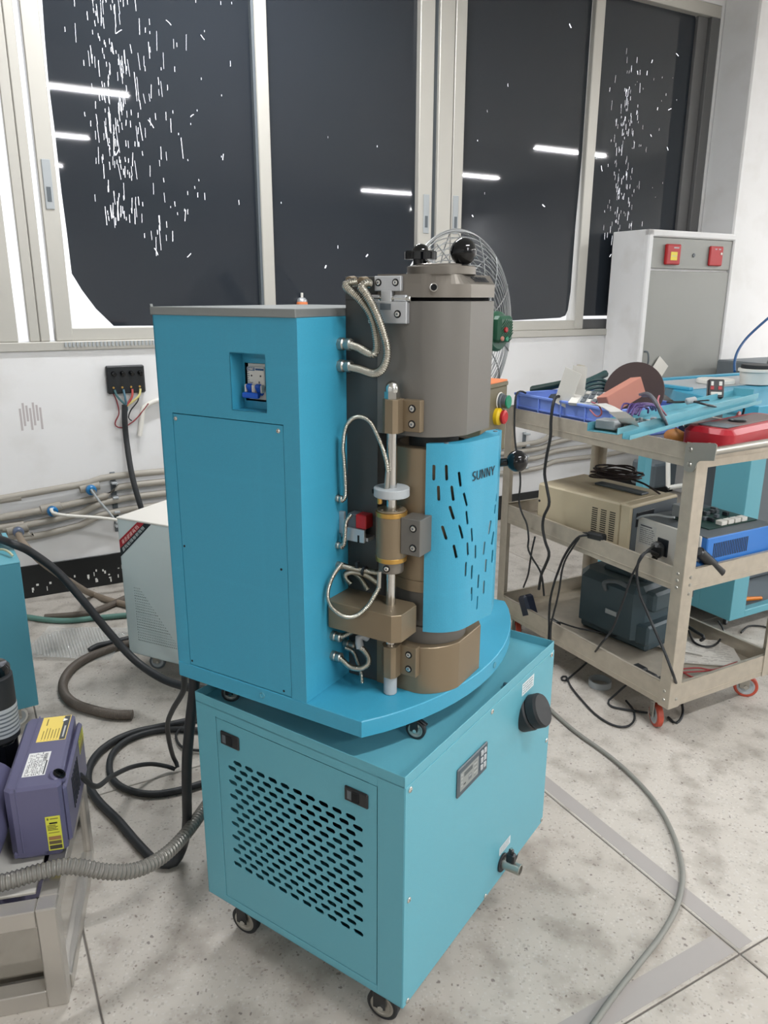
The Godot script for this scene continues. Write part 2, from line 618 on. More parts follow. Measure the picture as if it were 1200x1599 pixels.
func room() -> void:
	var s := MB.new().at(WALL_AT, WB)
	s.bx(-9.0, 9.0, -0.3, -0.004, -0.3, 16.3)
	var fl := struct("floor", s, M.joint_cement)
	# terrazzo slabs 1.265 m square with open joints
	var rng := RandomNumberGenerator.new()
	rng.seed = 5
	var slab := MB.new().box(Vector3(0, -0.006, 0), Vector3(1.261, 0.012, 1.261), 0.002).mesh()
	for i in range(-6, 8):
		for j in range(0, 13):
			var o := MeshInstance3D.new()
			o.name = "slab"
			o.mesh = slab
			o.material_override = M["terrazzo_%d" % (rng.randi() % 3)]
			fl.add_child(o, true)
			o.transform = Transform3D(WB, W(-0.753 + 1.265 * (i + 0.5), 0.0, 1.7285 + 1.265 * (j - 1 - 0.5)))
	for k in [[-0.745, -0.70, 2.1, 2.985], [-1.45, -0.76, 2.93, 2.985]]:
		var p := part("worn_patch", MB.new().at(WALL_AT, WB).bx(k[0], k[1], 0.0001, 0.0006, k[2], k[3]), M.worn_patch, fl)
	s = MB.new().at(WALL_AT, WB).bx(-9.0, 9.0, 3.6, 3.85, -0.3, 16.3)
	struct("ceiling", s, M.ceiling_paint)
	struct("wall_left", MB.new().at(WALL_AT, WB).bx(-9.0, -8.75, 0, 3.6, 0, 16.0), M.wall_paint)
	struct("wall_right", MB.new().at(WALL_AT, WB).bx(8.75, 9.0, 0, 3.6, 0, 16.0), M.wall_paint)
	struct("wall_front", MB.new().at(WALL_AT, WB).bx(-9.0, 9.0, 0, 3.6, 16.0, 16.25), M.wall_paint)
	# window wall: four pieces round the long opening
	s = MB.new().at(WALL_AT, WB)
	s.bx(-9.0, 9.0, 0, 1.157, -0.25, 0)
	s.bx(-9.0, 9.0, 3.16, 3.6, -0.25, 0)
	s.bx(2.43, 9.0, 1.157, 3.16, -0.25, 0)
	s.bx(-9.0, -4.3, 1.157, 3.16, -0.25, 0)
	var wb := struct("wall_back", s, M.wall_paint)
	var sc := MB.new().at(WALL_AT, WB)
	for k in 7:
		sc.bx(-1.88 + k * 0.014, -1.871 + k * 0.014, 0.80 + 0.02 * (k % 3), 0.90 + 0.012 * ((k * 2) % 3), 0.0, 0.0006)
	mat("scuff", Color(0.74, 0.715, 0.715), 0.8)
	part("scuff_mark", sc, M.scuff, wb)
	s = MB.new().at(WALL_AT, WB).bx(2.45, 3.4, 0, 3.6, 0, 0.262, 0.01)
	struct("trim_1", s, M.wall_paint)
	s = MB.new().at(WALL_AT, WB).bx(-8.75, 2.45, 0, 0.16, 0, 0.008, 0.002)
	var bb := struct("baseboard_back", s, M.skirting_black)
	s = MB.new().at(WALL_AT, WB)
	for k in 26:
		var x := rng.randf_range(-1.95, -1.5)
		var y := 0.015 + absf(rng.randfn(0, 0.035))
		s.bx(x, x + rng.randf_range(0.003, 0.012), y, minf(0.15, y + rng.randf_range(0.004, 0.025)), 0.008, 0.0088)
	var ch := part("paint_chip", s, M.paint_white, bb)
	ch.set_meta("kind", "stuff")

func film(b: MB, poly: Array, z: float) -> void:
	# a dark film sheet on the glass; texture laid over its bounding box
	var r := Rect2(poly[0], Vector2.ZERO)
	for q in poly: r = r.expand(q)
	var p := PackedVector2Array(poly)
	var id := Geometry2D.triangulate_polygon(p)
	for k in range(0, id.size(), 3):
		var q := []
		var t := []
		for e in 3:
			var g := p[id[k + e]]
			q.append(Vector3(g.x, g.y, z))
			t.append(Vector2((g.x - r.position.x) / r.size.x, 1.0 - (g.y - r.position.y) / r.size.y))
		if (q[1] - q[0]).cross(q[2] - q[0]).z < 0.0:
			b.tri(q[0], q[2], q[1], Vector3.BACK, Vector3.BACK, Vector3.BACK, t[0], t[2], t[1])
		else:
			b.tri(q[0], q[1], q[2], Vector3.BACK, Vector3.BACK, Vector3.BACK, t[0], t[1], t[2])

func film_material(key: String, w: int, h: int, sd: int, bands: Array, curls: int) -> StandardMaterial3D:
	# scratched dark window film: the scratches are clear, so the daylight shows through
	var rng := RandomNumberGenerator.new()
	rng.seed = sd
	var im := Image.create(w, h, false, Image.FORMAT_RGBA8)
	im.fill(Color(1, 1, 1, 1))
	var hole := Color(1, 1, 1, 0)
	for b in bands:   # [x0, y0, spread x, spread y, how many, longest dash]
		for i in b[4]:
			var x: float = b[0] * w + rng.randfn(0, b[2]) * w
			var y: float = (b[1] + (rng.randf() - 0.5) * 2.0 * b[3]) * h
			var l: float = b[5] * h * (0.15 + 0.85 * rng.randf() * rng.randf())
			var lean := rng.randfn(0.0, 0.05)
			var th := (rng.randi_range(2, 3) if l > 0.012 * h else 3) if w > 800 else rng.randi_range(1, 2)
			var yy := 0.0
			while yy < l:
				im.fill_rect(Rect2i(int(x + lean * yy), int(y + yy), th, 3), hole)
				yy += 2.0
	for i in curls:
		var x := rng.randf_range(0.08, 0.95) * w
		var y := rng.randf_range(0.05, 0.85) * h
		var a := rng.randf() * TAU
		var bend := rng.randfn(0, 0.03)
		for k in int(rng.randi_range(5, 15) * w / 768.0):
			im.fill_rect(Rect2i(int(x), int(y), 4, 3), hole)
			x += cos(a) * 2.2
			y += sin(a) * 2.2
			a += bend
	var m := mat(key, Color(0.165, 0.185, 0.21), 0.03)
	m.albedo_texture = ImageTexture.create_from_image(im)
	m.transparency = BaseMaterial3D.TRANSPARENCY_ALPHA_SCISSOR
	m.alpha_scissor_threshold = 0.5
	m.cull_mode = BaseMaterial3D.CULL_DISABLED
	return m

func window_wall() -> void:
	var win := Node3D.new()
	win.name = "window_1"
	add_child(win)
	win.set_meta("kind", "structure")
	win.position = WALL_AT
	win.rotation.y = deg_to_rad(29.0)
	var fr := MB.new()
	fr.bx(-4.3, 2.43, 1.15, 1.19, -0.12, 0.012, 0.003)
	fr.bx(-4.3, 2.43, 3.09, 3.16, -0.12, -0.002, 0.003)
	part("outer_frame", fr, M.window_alu, win)
	part("jamb", MB.new().bx(2.352, 2.43, 1.19, 3.09, -0.1, -0.002, 0.003).bx(2.26, 2.35, 1.19, 3.09, -0.1, -0.03, 0.003), M.window_alu_dark, win)
	var rails := [[-4.2, -1.94, -0.075], [-1.69, -0.63, -0.075], [-0.628, 0.302, -0.065], [0.43, 1.465, -0.075]]
	for r in rails:
		part("bottom_rail", MB.new().bx(r[0], r[1], 1.19, 1.247, r[2], -0.018, 0.003), M.window_alu, win)
	part("bottom_rail", MB.new().bx(1.467, 2.26, 1.19, 1.252, -0.08, -0.05, 0.003), M.window_alu_dark, win, "dark grey bottom rail")
	part("track", MB.new().bx(-1.2, 0.8, 1.152, 1.166, 0.012, 0.02, 0.002), M.window_alu, win)
	var teeth := MB.new()
	for k in 26: teeth.bx(-1.66 + k * 0.017, -1.651 + k * 0.017, 1.166, 1.187, 0.012, 0.019)
	part("track_teeth", teeth, M.pale_grey, win)
	for s in [[-1.935, -1.845, -0.07], [-1.80, -1.757, -0.05], [-1.755, -1.715, -0.06], [-1.69, -1.617, -0.07], [-0.69, -0.628, -0.07], [0.212, 0.30, -0.06], [0.332, 0.425, -0.05], [0.43, 0.50, -0.065], [1.393, 1.465, -0.07]]:
		var o := part("stile", MB.new().bx(s[0], s[1], 1.19, 3.09, s[2] - 0.03, -0.012, 0.004), M.window_alu, win)
	part("groove", MB.new().bx(0.30, 0.332, 1.19, 3.09, -0.09, -0.035), M.mid_grey, win)
	part("groove", MB.new().bx(-0.703, -0.69, 1.247, 3.09, -0.06, -0.02), M.mid_grey, win)
	for h in [[-1.655, 1.85], [0.262, 1.825], [0.455, 1.83], [-1.89, 1.78]]:
		var l := part("lock", MB.new().bx(h[0] - 0.018, h[0] + 0.018, h[1] - 0.1, h[1] + 0.1, -0.012, -0.007, 0.002), M.pale_grey, win)
		part("finger_pull", MB.new().bx(h[0] - 0.009, h[0] + 0.009, h[1] - 0.07, h[1] - 0.01, -0.0075, -0.006), M.mid_grey, l)
	for g in [[-4.2, -1.94], [-1.615, -0.69], [-0.628, 0.21], [0.50, 1.39], [1.467, 2.26]]:
		part("pane", MB.new().bx(g[0], g[1], 1.24, 3.095, -0.062, -0.057), M.clear_glass, win)
	# film sheets, trimmed short of the frame so that light comes in round them
	var fa := film_material("film_scratched", 1024, 2048, 11, [[0.26, 0.40, 0.035, 0.36, 110, 0.05], [0.33, 0.47, 0.05, 0.26, 95, 0.06], [0.20, 0.40, 0.07, 0.3, 45, 0.045], [0.45, 0.50, 0.09, 0.28, 55, 0.06], [0.62, 0.42, 0.16, 0.3, 36, 0.02]], 16)
	var fb := film_material("film_plain", 512, 1024, 12, [[0.5, 0.7, 0.3, 0.2, 6, 0.012]], 2)
	var fc := film_material("film_few_marks", 512, 1024, 13, [[0.2, 0.5, 0.2, 0.3, 7, 0.02]], 3)
	var fd := film_material("film_streaked", 768, 1536, 14, [[0.33, 0.42, 0.05, 0.28, 62, 0.034], [0.27, 0.45, 0.07, 0.3, 40, 0.034], [0.42, 0.5, 0.09, 0.2, 46, 0.034], [0.5, 0.4, 0.2, 0.25, 20, 0.01]], 14)
	var pl: Array = [Vector2(-1.4279, 1.2529), Vector2(-1.5007, 1.3317), Vector2(-1.5542, 1.4139), Vector2(-1.5908, 1.4859), Vector2(-1.5939, 1.6682), Vector2(-1.5988, 1.8267), Vector2(-1.6006, 2.0824), Vector2(-1.6051, 2.2547), Vector2(-1.6019, 2.423), Vector2(-1.5965, 2.564)]
	var poly := []
	for q in pl: poly.append(q)
	poly.append(Vector2(-1.598, 3.09))
	poly.append(Vector2(-0.69, 3.09))
	poly.append(Vector2(-0.69, 1.247))
	var b := MB.new()
	film(b, poly, -0.05)
	part("dark_film", b, fa, win, "dark film with a swarm of bright scratches and a cut corner")
	b = MB.new()
	film(b, [Vector2(-0.628, 1.247), Vector2(0.213, 1.247), Vector2(0.213, 3.09), Vector2(-0.628, 3.09)], -0.05)
	part("dark_film", b, fb, win)
	b = MB.new()
	film(b, [Vector2(0.50, 1.243), Vector2(0.9, 1.249), Vector2(1.30, 1.262), Vector2(1.345, 1.275), Vector2(1.362, 1.31), Vector2(1.375, 1.42), Vector2(1.378, 1.8), Vector2(1.392, 2.2), Vector2(1.392, 3.09), Vector2(0.50, 3.09)], -0.05)
	part("dark_film", b, fc, win)
	b = MB.new()
	film(b, [Vector2(1.467, 1.272), Vector2(2.262, 1.272), Vector2(2.262, 3.07), Vector2(2.25, 3.09), Vector2(1.467, 3.09)], -0.052)
	part("dark_film", b, fd, win, "dark film with rain-like bright scratches")
	b = MB.new()
	film(b, [Vector2(-4.2, 1.247), Vector2(-1.955, 1.247), Vector2(-1.965, 1.6), Vector2(-1.94, 2.2), Vector2(-1.94, 3.09), Vector2(-4.2, 3.09)], -0.05)
	part("dark_film", b, fb, win)

func wall_services() -> void:
	# four grey plastic pipes that sag along the wall
	var runs := [
		[[Vector3(-1.8748, 0.4905, -3.2765), Vector3(-1.739, 0.5034, -3.3517), Vector3(-1.438, 0.5293, -3.5186), Vector3(-1.0929, 0.5524, -3.7099)], [Vector3(0.7744, 0.4859, -4.745), Vector3(1.1223, 0.5389, -4.9378), Vector3(1.5617, 0.6033, -5.1814), Vector3(1.9301, 0.6635, -5.3856)]],
		[[Vector3(-1.884, 0.4089, -3.2714), Vector3(-1.748, 0.4173, -3.3467), Vector3(-1.5576, 0.431, -3.4523), Vector3(-1.3289, 0.4641, -3.5791), Vector3(-1.0963, 0.5006, -3.708)], [Vector3(0.7766, 0.4448, -4.7462), Vector3(1.1267, 0.4793, -4.9402), Vector3(1.569, 0.5326, -5.1854), Vector3(1.9404, 0.5815, -5.3913)]],
		[[Vector3(-1.889, 0.3649, -3.2686), Vector3(-1.7537, 0.3634, -3.3436), Vector3(-1.6599, 0.3664, -3.3956), Vector3(-1.4627, 0.3883, -3.5049), Vector3(-1.1, 0.442, -3.7059)], [Vector3(0.7796, 0.3868, -4.7479), Vector3(1.1312, 0.4194, -4.9427), Vector3(1.579, 0.4343, -5.191), Vector3(1.9509, 0.4985, -5.3971)]],
		[[Vector3(-1.8947, 0.3147, -3.2655), Vector3(-1.6659, 0.3052, -3.3923), Vector3(-1.4678, 0.3287, -3.5021), Vector3(-1.1038, 0.3829, -3.7038)], [Vector3(0.7834, 0.3159, -4.7499), Vector3(1.1363, 0.3503, -4.9456), Vector3(1.5874, 0.353, -5.1956), Vector3(1.9638, 0.396, -5.4043)]]]
	var words := ["topmost", "second from top", "third from top", "lowest"]
	for k in 4:
		var pts: Array = [W(-5.2, runs[k][0][0].y - 0.12, 0.03)]
		for p in runs[k][0]: pts.append(p)
		for p in runs[k][1]: pts.append(p)
		pts.append(W(2.445, pts[-1].y + 0.01, 0.03))
		var t := solo("wall_pipe", MB.new().tube(pts, 0.0165, 12, 0.05), M.pipe_grey, "grey plastic pipe along the white wall, %s of the four" % words[k], "pipe", "pipes along the wall")
		t.set_meta("group", "pipes along the wall")
	for c in [[-1.507, 0.27, 0.57, "left of the teal machine"], [1.02, 0.30, 0.56, "behind the steel cart"]]:
		var b := MB.new().at(W(c[0], 0, 0), WB).bx(-0.012, 0.012, c[1], c[2], 0.0, 0.011, 0.002)
		var t := thing("pipe_rack", "dark upright clip strip holding the wall pipes " + c[3], "bracket", W(c[0], c[1], 0), deg_to_rad(29.0))
		part("strip", MB.new().bx(-0.012, 0.012, 0, c[2] - c[1], 0.0, 0.01, 0.002), M.mid_grey, t)
		for k in 4:
			part("clip", MB.new().bx(-0.014, 0.014, 0.03 + k * 0.072, 0.042 + k * 0.072, 0.008, 0.052, 0.003), M.pale_grey, t)
	# pipe couplings with blue push fittings
	var spots := [[Vector3(-1.6203, 0.5101, 0.035), "near the thick black cable", "blue_fit"], [Vector3(-1.7983, 0.4293, 0.035), "with the white hose", "blue_fit"], [Vector3(-1.9516, 0.3514, 0.035), "with the tan hose", "grey_fit"]]
	mat("blue_fit", Color(0.10, 0.45, 0.68), 0.35)
	mat("grey_fit", Color(0.38, 0.43, 0.52), 0.4)
	for s in spots:
		var p: Vector3 = s[0]
		var t := thing("pipe_tee", "grey pipe tee and round outlet fitting on the wall pipes " + s[1], "pipe fitting", W(p.x, p.y, 0.03), deg_to_rad(29.0))
		part("sleeve", MB.new().lathe(Vector3(-0.045, 0, 0), Vector3(1, 0.1, 0), [[0.017, 0], [0.023, 0.002], [0.023, 0.09], [0.017, 0.092]], 16), M.pipe_grey, t)
		part("branch", MB.new().cyl(Vector3.ZERO, Vector3(0, 0, 0.03), 0.022, 16), M.pipe_grey, t)
		part("outlet_ring", MB.new().lathe(Vector3(0, 0, 0.03), Vector3(0.15, -0.15, 1), [[0, 0], [0.022, 0], [0.024, 0.006], [0.024, 0.02], [0.019, 0.027], [0, 0.027]], 18), M[s[2]], t)
		part("nut", MB.new().hexa(Vector3(0.004, -0.004, 0.056), Vector3(0.007, -0.007, 0.072), 0.012), M.steel, t)
	solo("white_hose", MB.new().tube([Vector3(-1.5269, 0.4473, -3.3835), Vector3(-1.5089, 0.4343, -3.3649), Vector3(-1.4485, 0.4227, -3.3642), Vector3(-1.3336, 0.4021, -3.405), Vector3(-1.2437, 0.3822, -3.4319), Vector3(-1.1669, 0.351, -3.4745)], 0.0075, 10), M.white_plastic, "thin white hose from the lower blue fitting to behind the grey chiller", "hose")
	solo("clear_air_line", MB.new().tube([Vector3(-1.3698, 0.5199, -3.4707), Vector3(-1.3368, 0.464, -3.4718), Vector3(-1.2957, 0.3984, -3.4831), Vector3(-1.2559, 0.3158, -3.5052)], 0.0055, 8), M.pale_grey, "thin pale air line from the upper blue fitting to behind the chiller", "hose")
	# terminal box with its coloured wires and thick cable
	var tb := thing("terminal_box", "black four-way terminal box screwed to the wall under the window", "terminal box", W(-1.408, 0.945, 0.0), deg_to_rad(29.0))
	part("base", MB.new().bx(-0.087, 0.087, 0, 0.13, 0, 0.03, 0.006), M.black_plastic, tb)
	for k in 4:
		part("post", MB.new().cyl(Vector3(-0.058 + k * 0.04, 0.098, 0.03), Vector3(-0.052 + k * 0.04, 0.09, 0.052), 0.010, 12, 0.002), M.black_gloss, tb)
		part("stud", MB.new().cyl(Vector3(-0.061 + k * 0.04, 0.03, 0.03), Vector3(-0.061 + k * 0.04, 0.03, 0.036), 0.005, 8), M.brass, tb)
	var cols := [["wire_teal", Color(0.25, 0.40, 0.42), -0.058], ["wire_blue", Color(0.30, 0.45, 0.52), -0.018], ["wire_red", Color(0.70, 0.30, 0.28), 0.022], ["wire_yellow", Color(0.80, 0.76, 0.50), 0.06]]
	for c in cols:
		mat(c[0], c[1], 0.5)
		solo("core_wire", MB.new().tube([W(-1.408 + c[2], 0.965, 0.036), W(-1.408 + c[2] * 0.8, 0.93, 0.042), W(-1.418, 0.885, 0.036), W(-1.42, 0.86, 0.033)], 0.0055, 8), M[c[0]], "short %s core wire from the black terminal box into the thick cable" % c[0].substr(5), "wire", "coloured cores of the thick cable")
	solo("thick_cable", MB.new().tube([Vector3(-1.2305, 0.893, -3.6302), Vector3(-1.2357, 0.8233, -3.6273), Vector3(-1.2356, 0.7155, -3.6262), Vector3(-1.2034, 0.5558, -3.5686), Vector3(-1.1636, 0.3942, -3.545), Vector3(-1.1569, 0.2757, -3.5944), Vector3(-1.1653, 0.1622, -3.6354)], 0.0135, 12), M.rubber, "thick black cable hanging from the wall terminal box down behind the chiller", "cable")
	mat("thin_red", Color(0.55, 0.20, 0.22), 0.5)
	solo("thin_wire", MB.new().tube([Vector3(-1.2809, 0.9547, -3.6171), Vector3(-1.2663, 0.9147, -3.6252), Vector3(-1.2607, 0.8536, -3.6283), Vector3(-1.2795, 0.8093, -3.6179), Vector3(-1.2709, 0.7871, -3.6226), Vector3(-1.23, 0.7803, -3.6453)], 0.003, 6).tube([Vector3(-1.2259, 0.7942, -3.6362), Vector3(-1.1928, 0.8192, -3.6545), Vector3(-1.1641, 0.8539, -3.6704), Vector3(-1.1351, 0.8917, -3.6865)], 0.003, 6), M.thin_red, "thin dark red wires looping beside the terminal box cable", "wire")
	solo("thin_black_wire", MB.new().tube([Vector3(-1.1741, 0.9547, -3.6706), Vector3(-1.1774, 0.9093, -3.6688), Vector3(-1.2092, 0.8657, -3.6512), Vector3(-1.2222, 0.8299, -3.6439), Vector3(-1.2104, 0.8136, -3.6505)], 0.003, 6), M.rubber, "thin black wire looping right of the terminal box cable", "wire")
	solo("wall_conduit", MB.new().tube([Vector3(-0.9793, 0.9168, -3.7843), Vector3(-1.0564, 0.9095, -3.7415), Vector3(-1.1055, 0.9004, -3.7144), Vector3(-1.1495, 0.8789, -3.69), Vector3(-1.1643, 0.8553, -3.6817), Vector3(-1.1735, 0.8002, -3.6767), Vector3(-1.1857, 0.7389, -3.6699)], 0.012, 12), M.white_plastic, "bent white plastic conduit with open end on the wall beside the terminal box", "conduit")
	solo("white_trunking", MB.new().at(WALL_AT, WB).bx(-1.225, -1.15, 0.60, 0.9, 0, 0.03, 0.004), M.paint_white, "flat white cable trunking on the wall behind the teal machine", "trunking")
	# spray can on the sill
	var sp := thing("spray_can", "small spray can with orange body and white nozzle on the window ledge", "spray can", W(-0.477, 1.247, -0.03), 0.0)
	part("body", MB.new().cyl(Vector3.ZERO, Vector3(0, 0.115, 0), 0.029, 20, 0.004), M.orange, sp)
	part("shoulder", MB.new().lathe(Vector3(0, 0.115, 0), Vector3.UP, [[0.027, 0], [0.025, 0.01], [0.016, 0.02], [0, 0.022]], 20, true), M.aluminium, sp)
	part("nozzle", MB.new().cyl(Vector3(0, 0.135, 0), Vector3(0, 0.16, 0), 0.007, 12, 0.002), M.white_plastic, sp)

func electrical_enclosure() -> void:
	# plastered box on the wall with a grey steel door and two red call points
	var t := thing("electrical_cabinet", "tall white plastered cabinet with grey steel door beside the window", "cabinet", W(2.05, 0, 0), deg_to_rad(29.0))
	var b := MB.new()
	b.bx(-0.40, 0.395, 0.82, 1.785, 0.001, 0.27, 0.004)
	b.bx(-0.40, -0.355, 0.82, 1.785, 0.26, 0.30, 0.008).bx(0.375, 0.395, 0.82, 1.785, 0.26, 0.30, 0.008).bx(-0.40, 0.395, 1.745, 1.785, 0.26, 0.30, 0.008)
	part("body", b, M.wall_paint, t)
	mat("cabinet_grey", Color(0.585, 0.59, 0.57), 0.5)
	part("head_panel", MB.new().bx(-0.352, 0.372, 1.562, 1.742, 0.272, 0.288, 0.003), M.cabinet_grey, t)
	part("door", MB.new().bx(-0.352, 0.372, 0.86, 1.548, 0.272, 0.288, 0.003), M.cabinet_grey, t)
	part("keyhole", MB.new().cyl(Vector3(0.018, 1.645, 0.288), Vector3(0.018, 1.645, 0.294), 0.012, 14, 0.002), M.mid_grey, t)
	mat("call_red", Color(0.68, 0.10, 0.12), 0.4)
	for k in [[-0.185, "red fire call box with yellow panel"], [0.215, "red fire call box with plain red front"]]:
		var c := part("call_box", MB.new().bx(k[0] - 0.062, k[0] + 0.062, 1.585, 1.705, 0.288, 0.312 if k[0] < 0 else 0.305, 0.006), M.call_red, t, k[1])
		if k[0] < 0:
			mat("label_yellow", Color(0.87, 0.80, 0.25), 0.5)
			part("press_panel", MB.new().bx(k[0] - 0.028, k[0] + 0.03, 1.61, 1.66, 0.311, 0.314, 0.002), M.label_yellow, c)
			part("print", MB.new().bx(k[0] - 0.005, k[0] + 0.04, 1.68, 1.688, 0.312, 0.3125).bx(k[0] - 0.022, k[0] + 0.024, 1.634, 1.637, 0.314, 0.3145), M.pale_grey, c)
		else:
			part("lamp", MB.new().cyl(Vector3(k[0] + 0.04, 1.66, 0.305), Vector3(k[0] + 0.04, 1.66, 0.309), 0.008, 10), M.white_plastic, c)
			part("print", MB.new().bx(k[0] - 0.02, k[0] - 0.002, 1.683, 1.69, 0.305, 0.3055).bx(k[0] + 0.015, k[0] + 0.035, 1.683, 1.69, 0.305, 0.3055), M.pale_grey, c)
	part("handle", MB.new().tube([Vector3(-0.335, 1.06, 0.288), Vector3(-0.333, 1.055, 0.315), Vector3(-0.325, 1.0, 0.318), Vector3(-0.315, 0.975, 0.30)], 0.006, 8), M.mid_grey, t)
	var tg := thing("hang_tag", "tilted white card tag hanging from the grey cabinet door handle", "tag", W(1.845, 0.945, 0.30), deg_to_rad(29.0))
	part("card", MB.new().at(Vector3.ZERO, Basis(Vector3.BACK, deg_to_rad(-38))).bx(-0.055, 0.055, -0.065, 0.065, 0, 0.0015), M.white_plastic, tg)
	# grey steel machine frame standing far right beside the pillar
	mat("far_steel", Color(0.42, 0.45, 0.47), 0.5)
	var f := thing("press_machine", "grey steel machine frame with sloping strut at the far right edge", "machine", Vector3(2.3172, 0, -4.8317), deg_to_rad(29.0))
	part("upright", MB.new().tube([Vector3(-0.06, 0.88, 0.1), Vector3(0.14, 1.36, 0.1)], 0.035, 4), M.far_steel, f)
	part("body", MB.new().bx(0.0, 0.5, 0, 1.0, -0.3, 0.1, 0.01), M.far_steel, f)
	part("ledge", MB.new().bx(-0.12, 0.5, 0.86, 0.90, -0.3, 0.13, 0.008), M.mid_grey, f)
	part("rib", MB.new().bx(0.09, 0.11, 1.03, 1.3, 0, 0.03), M.far_steel, f)
	solo("blue_lead", MB.new().tube([Vector3(1.5309, 1.0829, -3.3922), Vector3(1.5536, 1.1192, -3.4545), Vector3(1.5907, 1.1623, -3.5187), Vector3(1.6486, 1.2096, -3.5841), Vector3(1.6981, 1.2576, -3.5977), Vector3(1.768, 1.3169, -3.6145)], 0.006, 8), M.ink_blue, "thin dark blue lead rising from the white tub at the right edge", "cable")

func caster(parent: Node3D, at: Vector3, r: float, yaw: float, tyre: Material, hub: Material, brake := false, dark := false, tall := 0.0) -> void:
	# a swivel caster: plate, fork and wheel; «at» is where the wheel stands
	var root := Node3D.new()
	root.name = "caster"
	parent.add_child(root, true)
	root.position = at
	root.rotation.y = yaw
	var h := tall if tall > 0.0 else r * 2.55
	var w := r * 0.42
	var f := MB.new()
	f.bx(-r * 0.9, r * 0.9, h - r * 0.10, h, -r * 0.75, r * 0.75, r * 0.03)
	f.cyl(Vector3(0, h - r * 0.3, 0), Vector3(0, h - r * 0.1, 0), r * 0.5, 16)
	for s in [-1.0, 1.0]:
		f.bx(-r * 0.28, r * 0.52, r * 0.85, h - r * 0.08, s * w * 0.85 - w * 0.1, s * w * 0.85 + w * 0.1, r * 0.05)
	part("fork", f, M.black_plastic if dark else M.steel, root)
	var ax := Vector3(0, 0, 1)
	var c := Vector3(r * 0.25, r, 0)
	part("tyre", MB.new().lathe(c - ax * w * 0.6, ax, [[r * 0.72, 0], [r * 0.9, 0], [r, w * 0.15], [r, w * 1.05], [r * 0.9, w * 1.2], [r * 0.72, w * 1.2]], 28), tyre, root)
	part("hub", MB.new().lathe(c - ax * w * 0.62, ax, [[0, w * 0.1], [r * 0.5, w * 0.1], [r * 0.62, 0], [r * 0.74, 0], [r * 0.74, w * 1.24], [r * 0.62, w * 1.24], [r * 0.5, w * 1.14], [0, w * 1.14]], 28), hub, root)
	part("axle_bolt", MB.new().hexa(c - ax * w * 1.15, c + ax * w * 1.15, r * 0.2), M.chrome, root)
	if brake:
		part("brake_lever", MB.new().at(Vector3(r * 1.0, r * 1.9, 0), Basis(Vector3.BACK, -0.5)).box(Vector3.ZERO, Vector3(r * 0.9, r * 0.16, w * 1.1), r * 0.06), M.black_plastic, root)

func screw(parent: Node3D, at: Vector3, out: Vector3, r := 0.006) -> void:
	var b := MB.new().lathe(at, out, [[r, 0], [r, 0.0012], [r * 0.75, 0.0024], [r * 0.32, 0.003], [r * 0.28, 0.0016], [0, 0.0016]], 14)
	part("screw", b, M.chrome, parent)

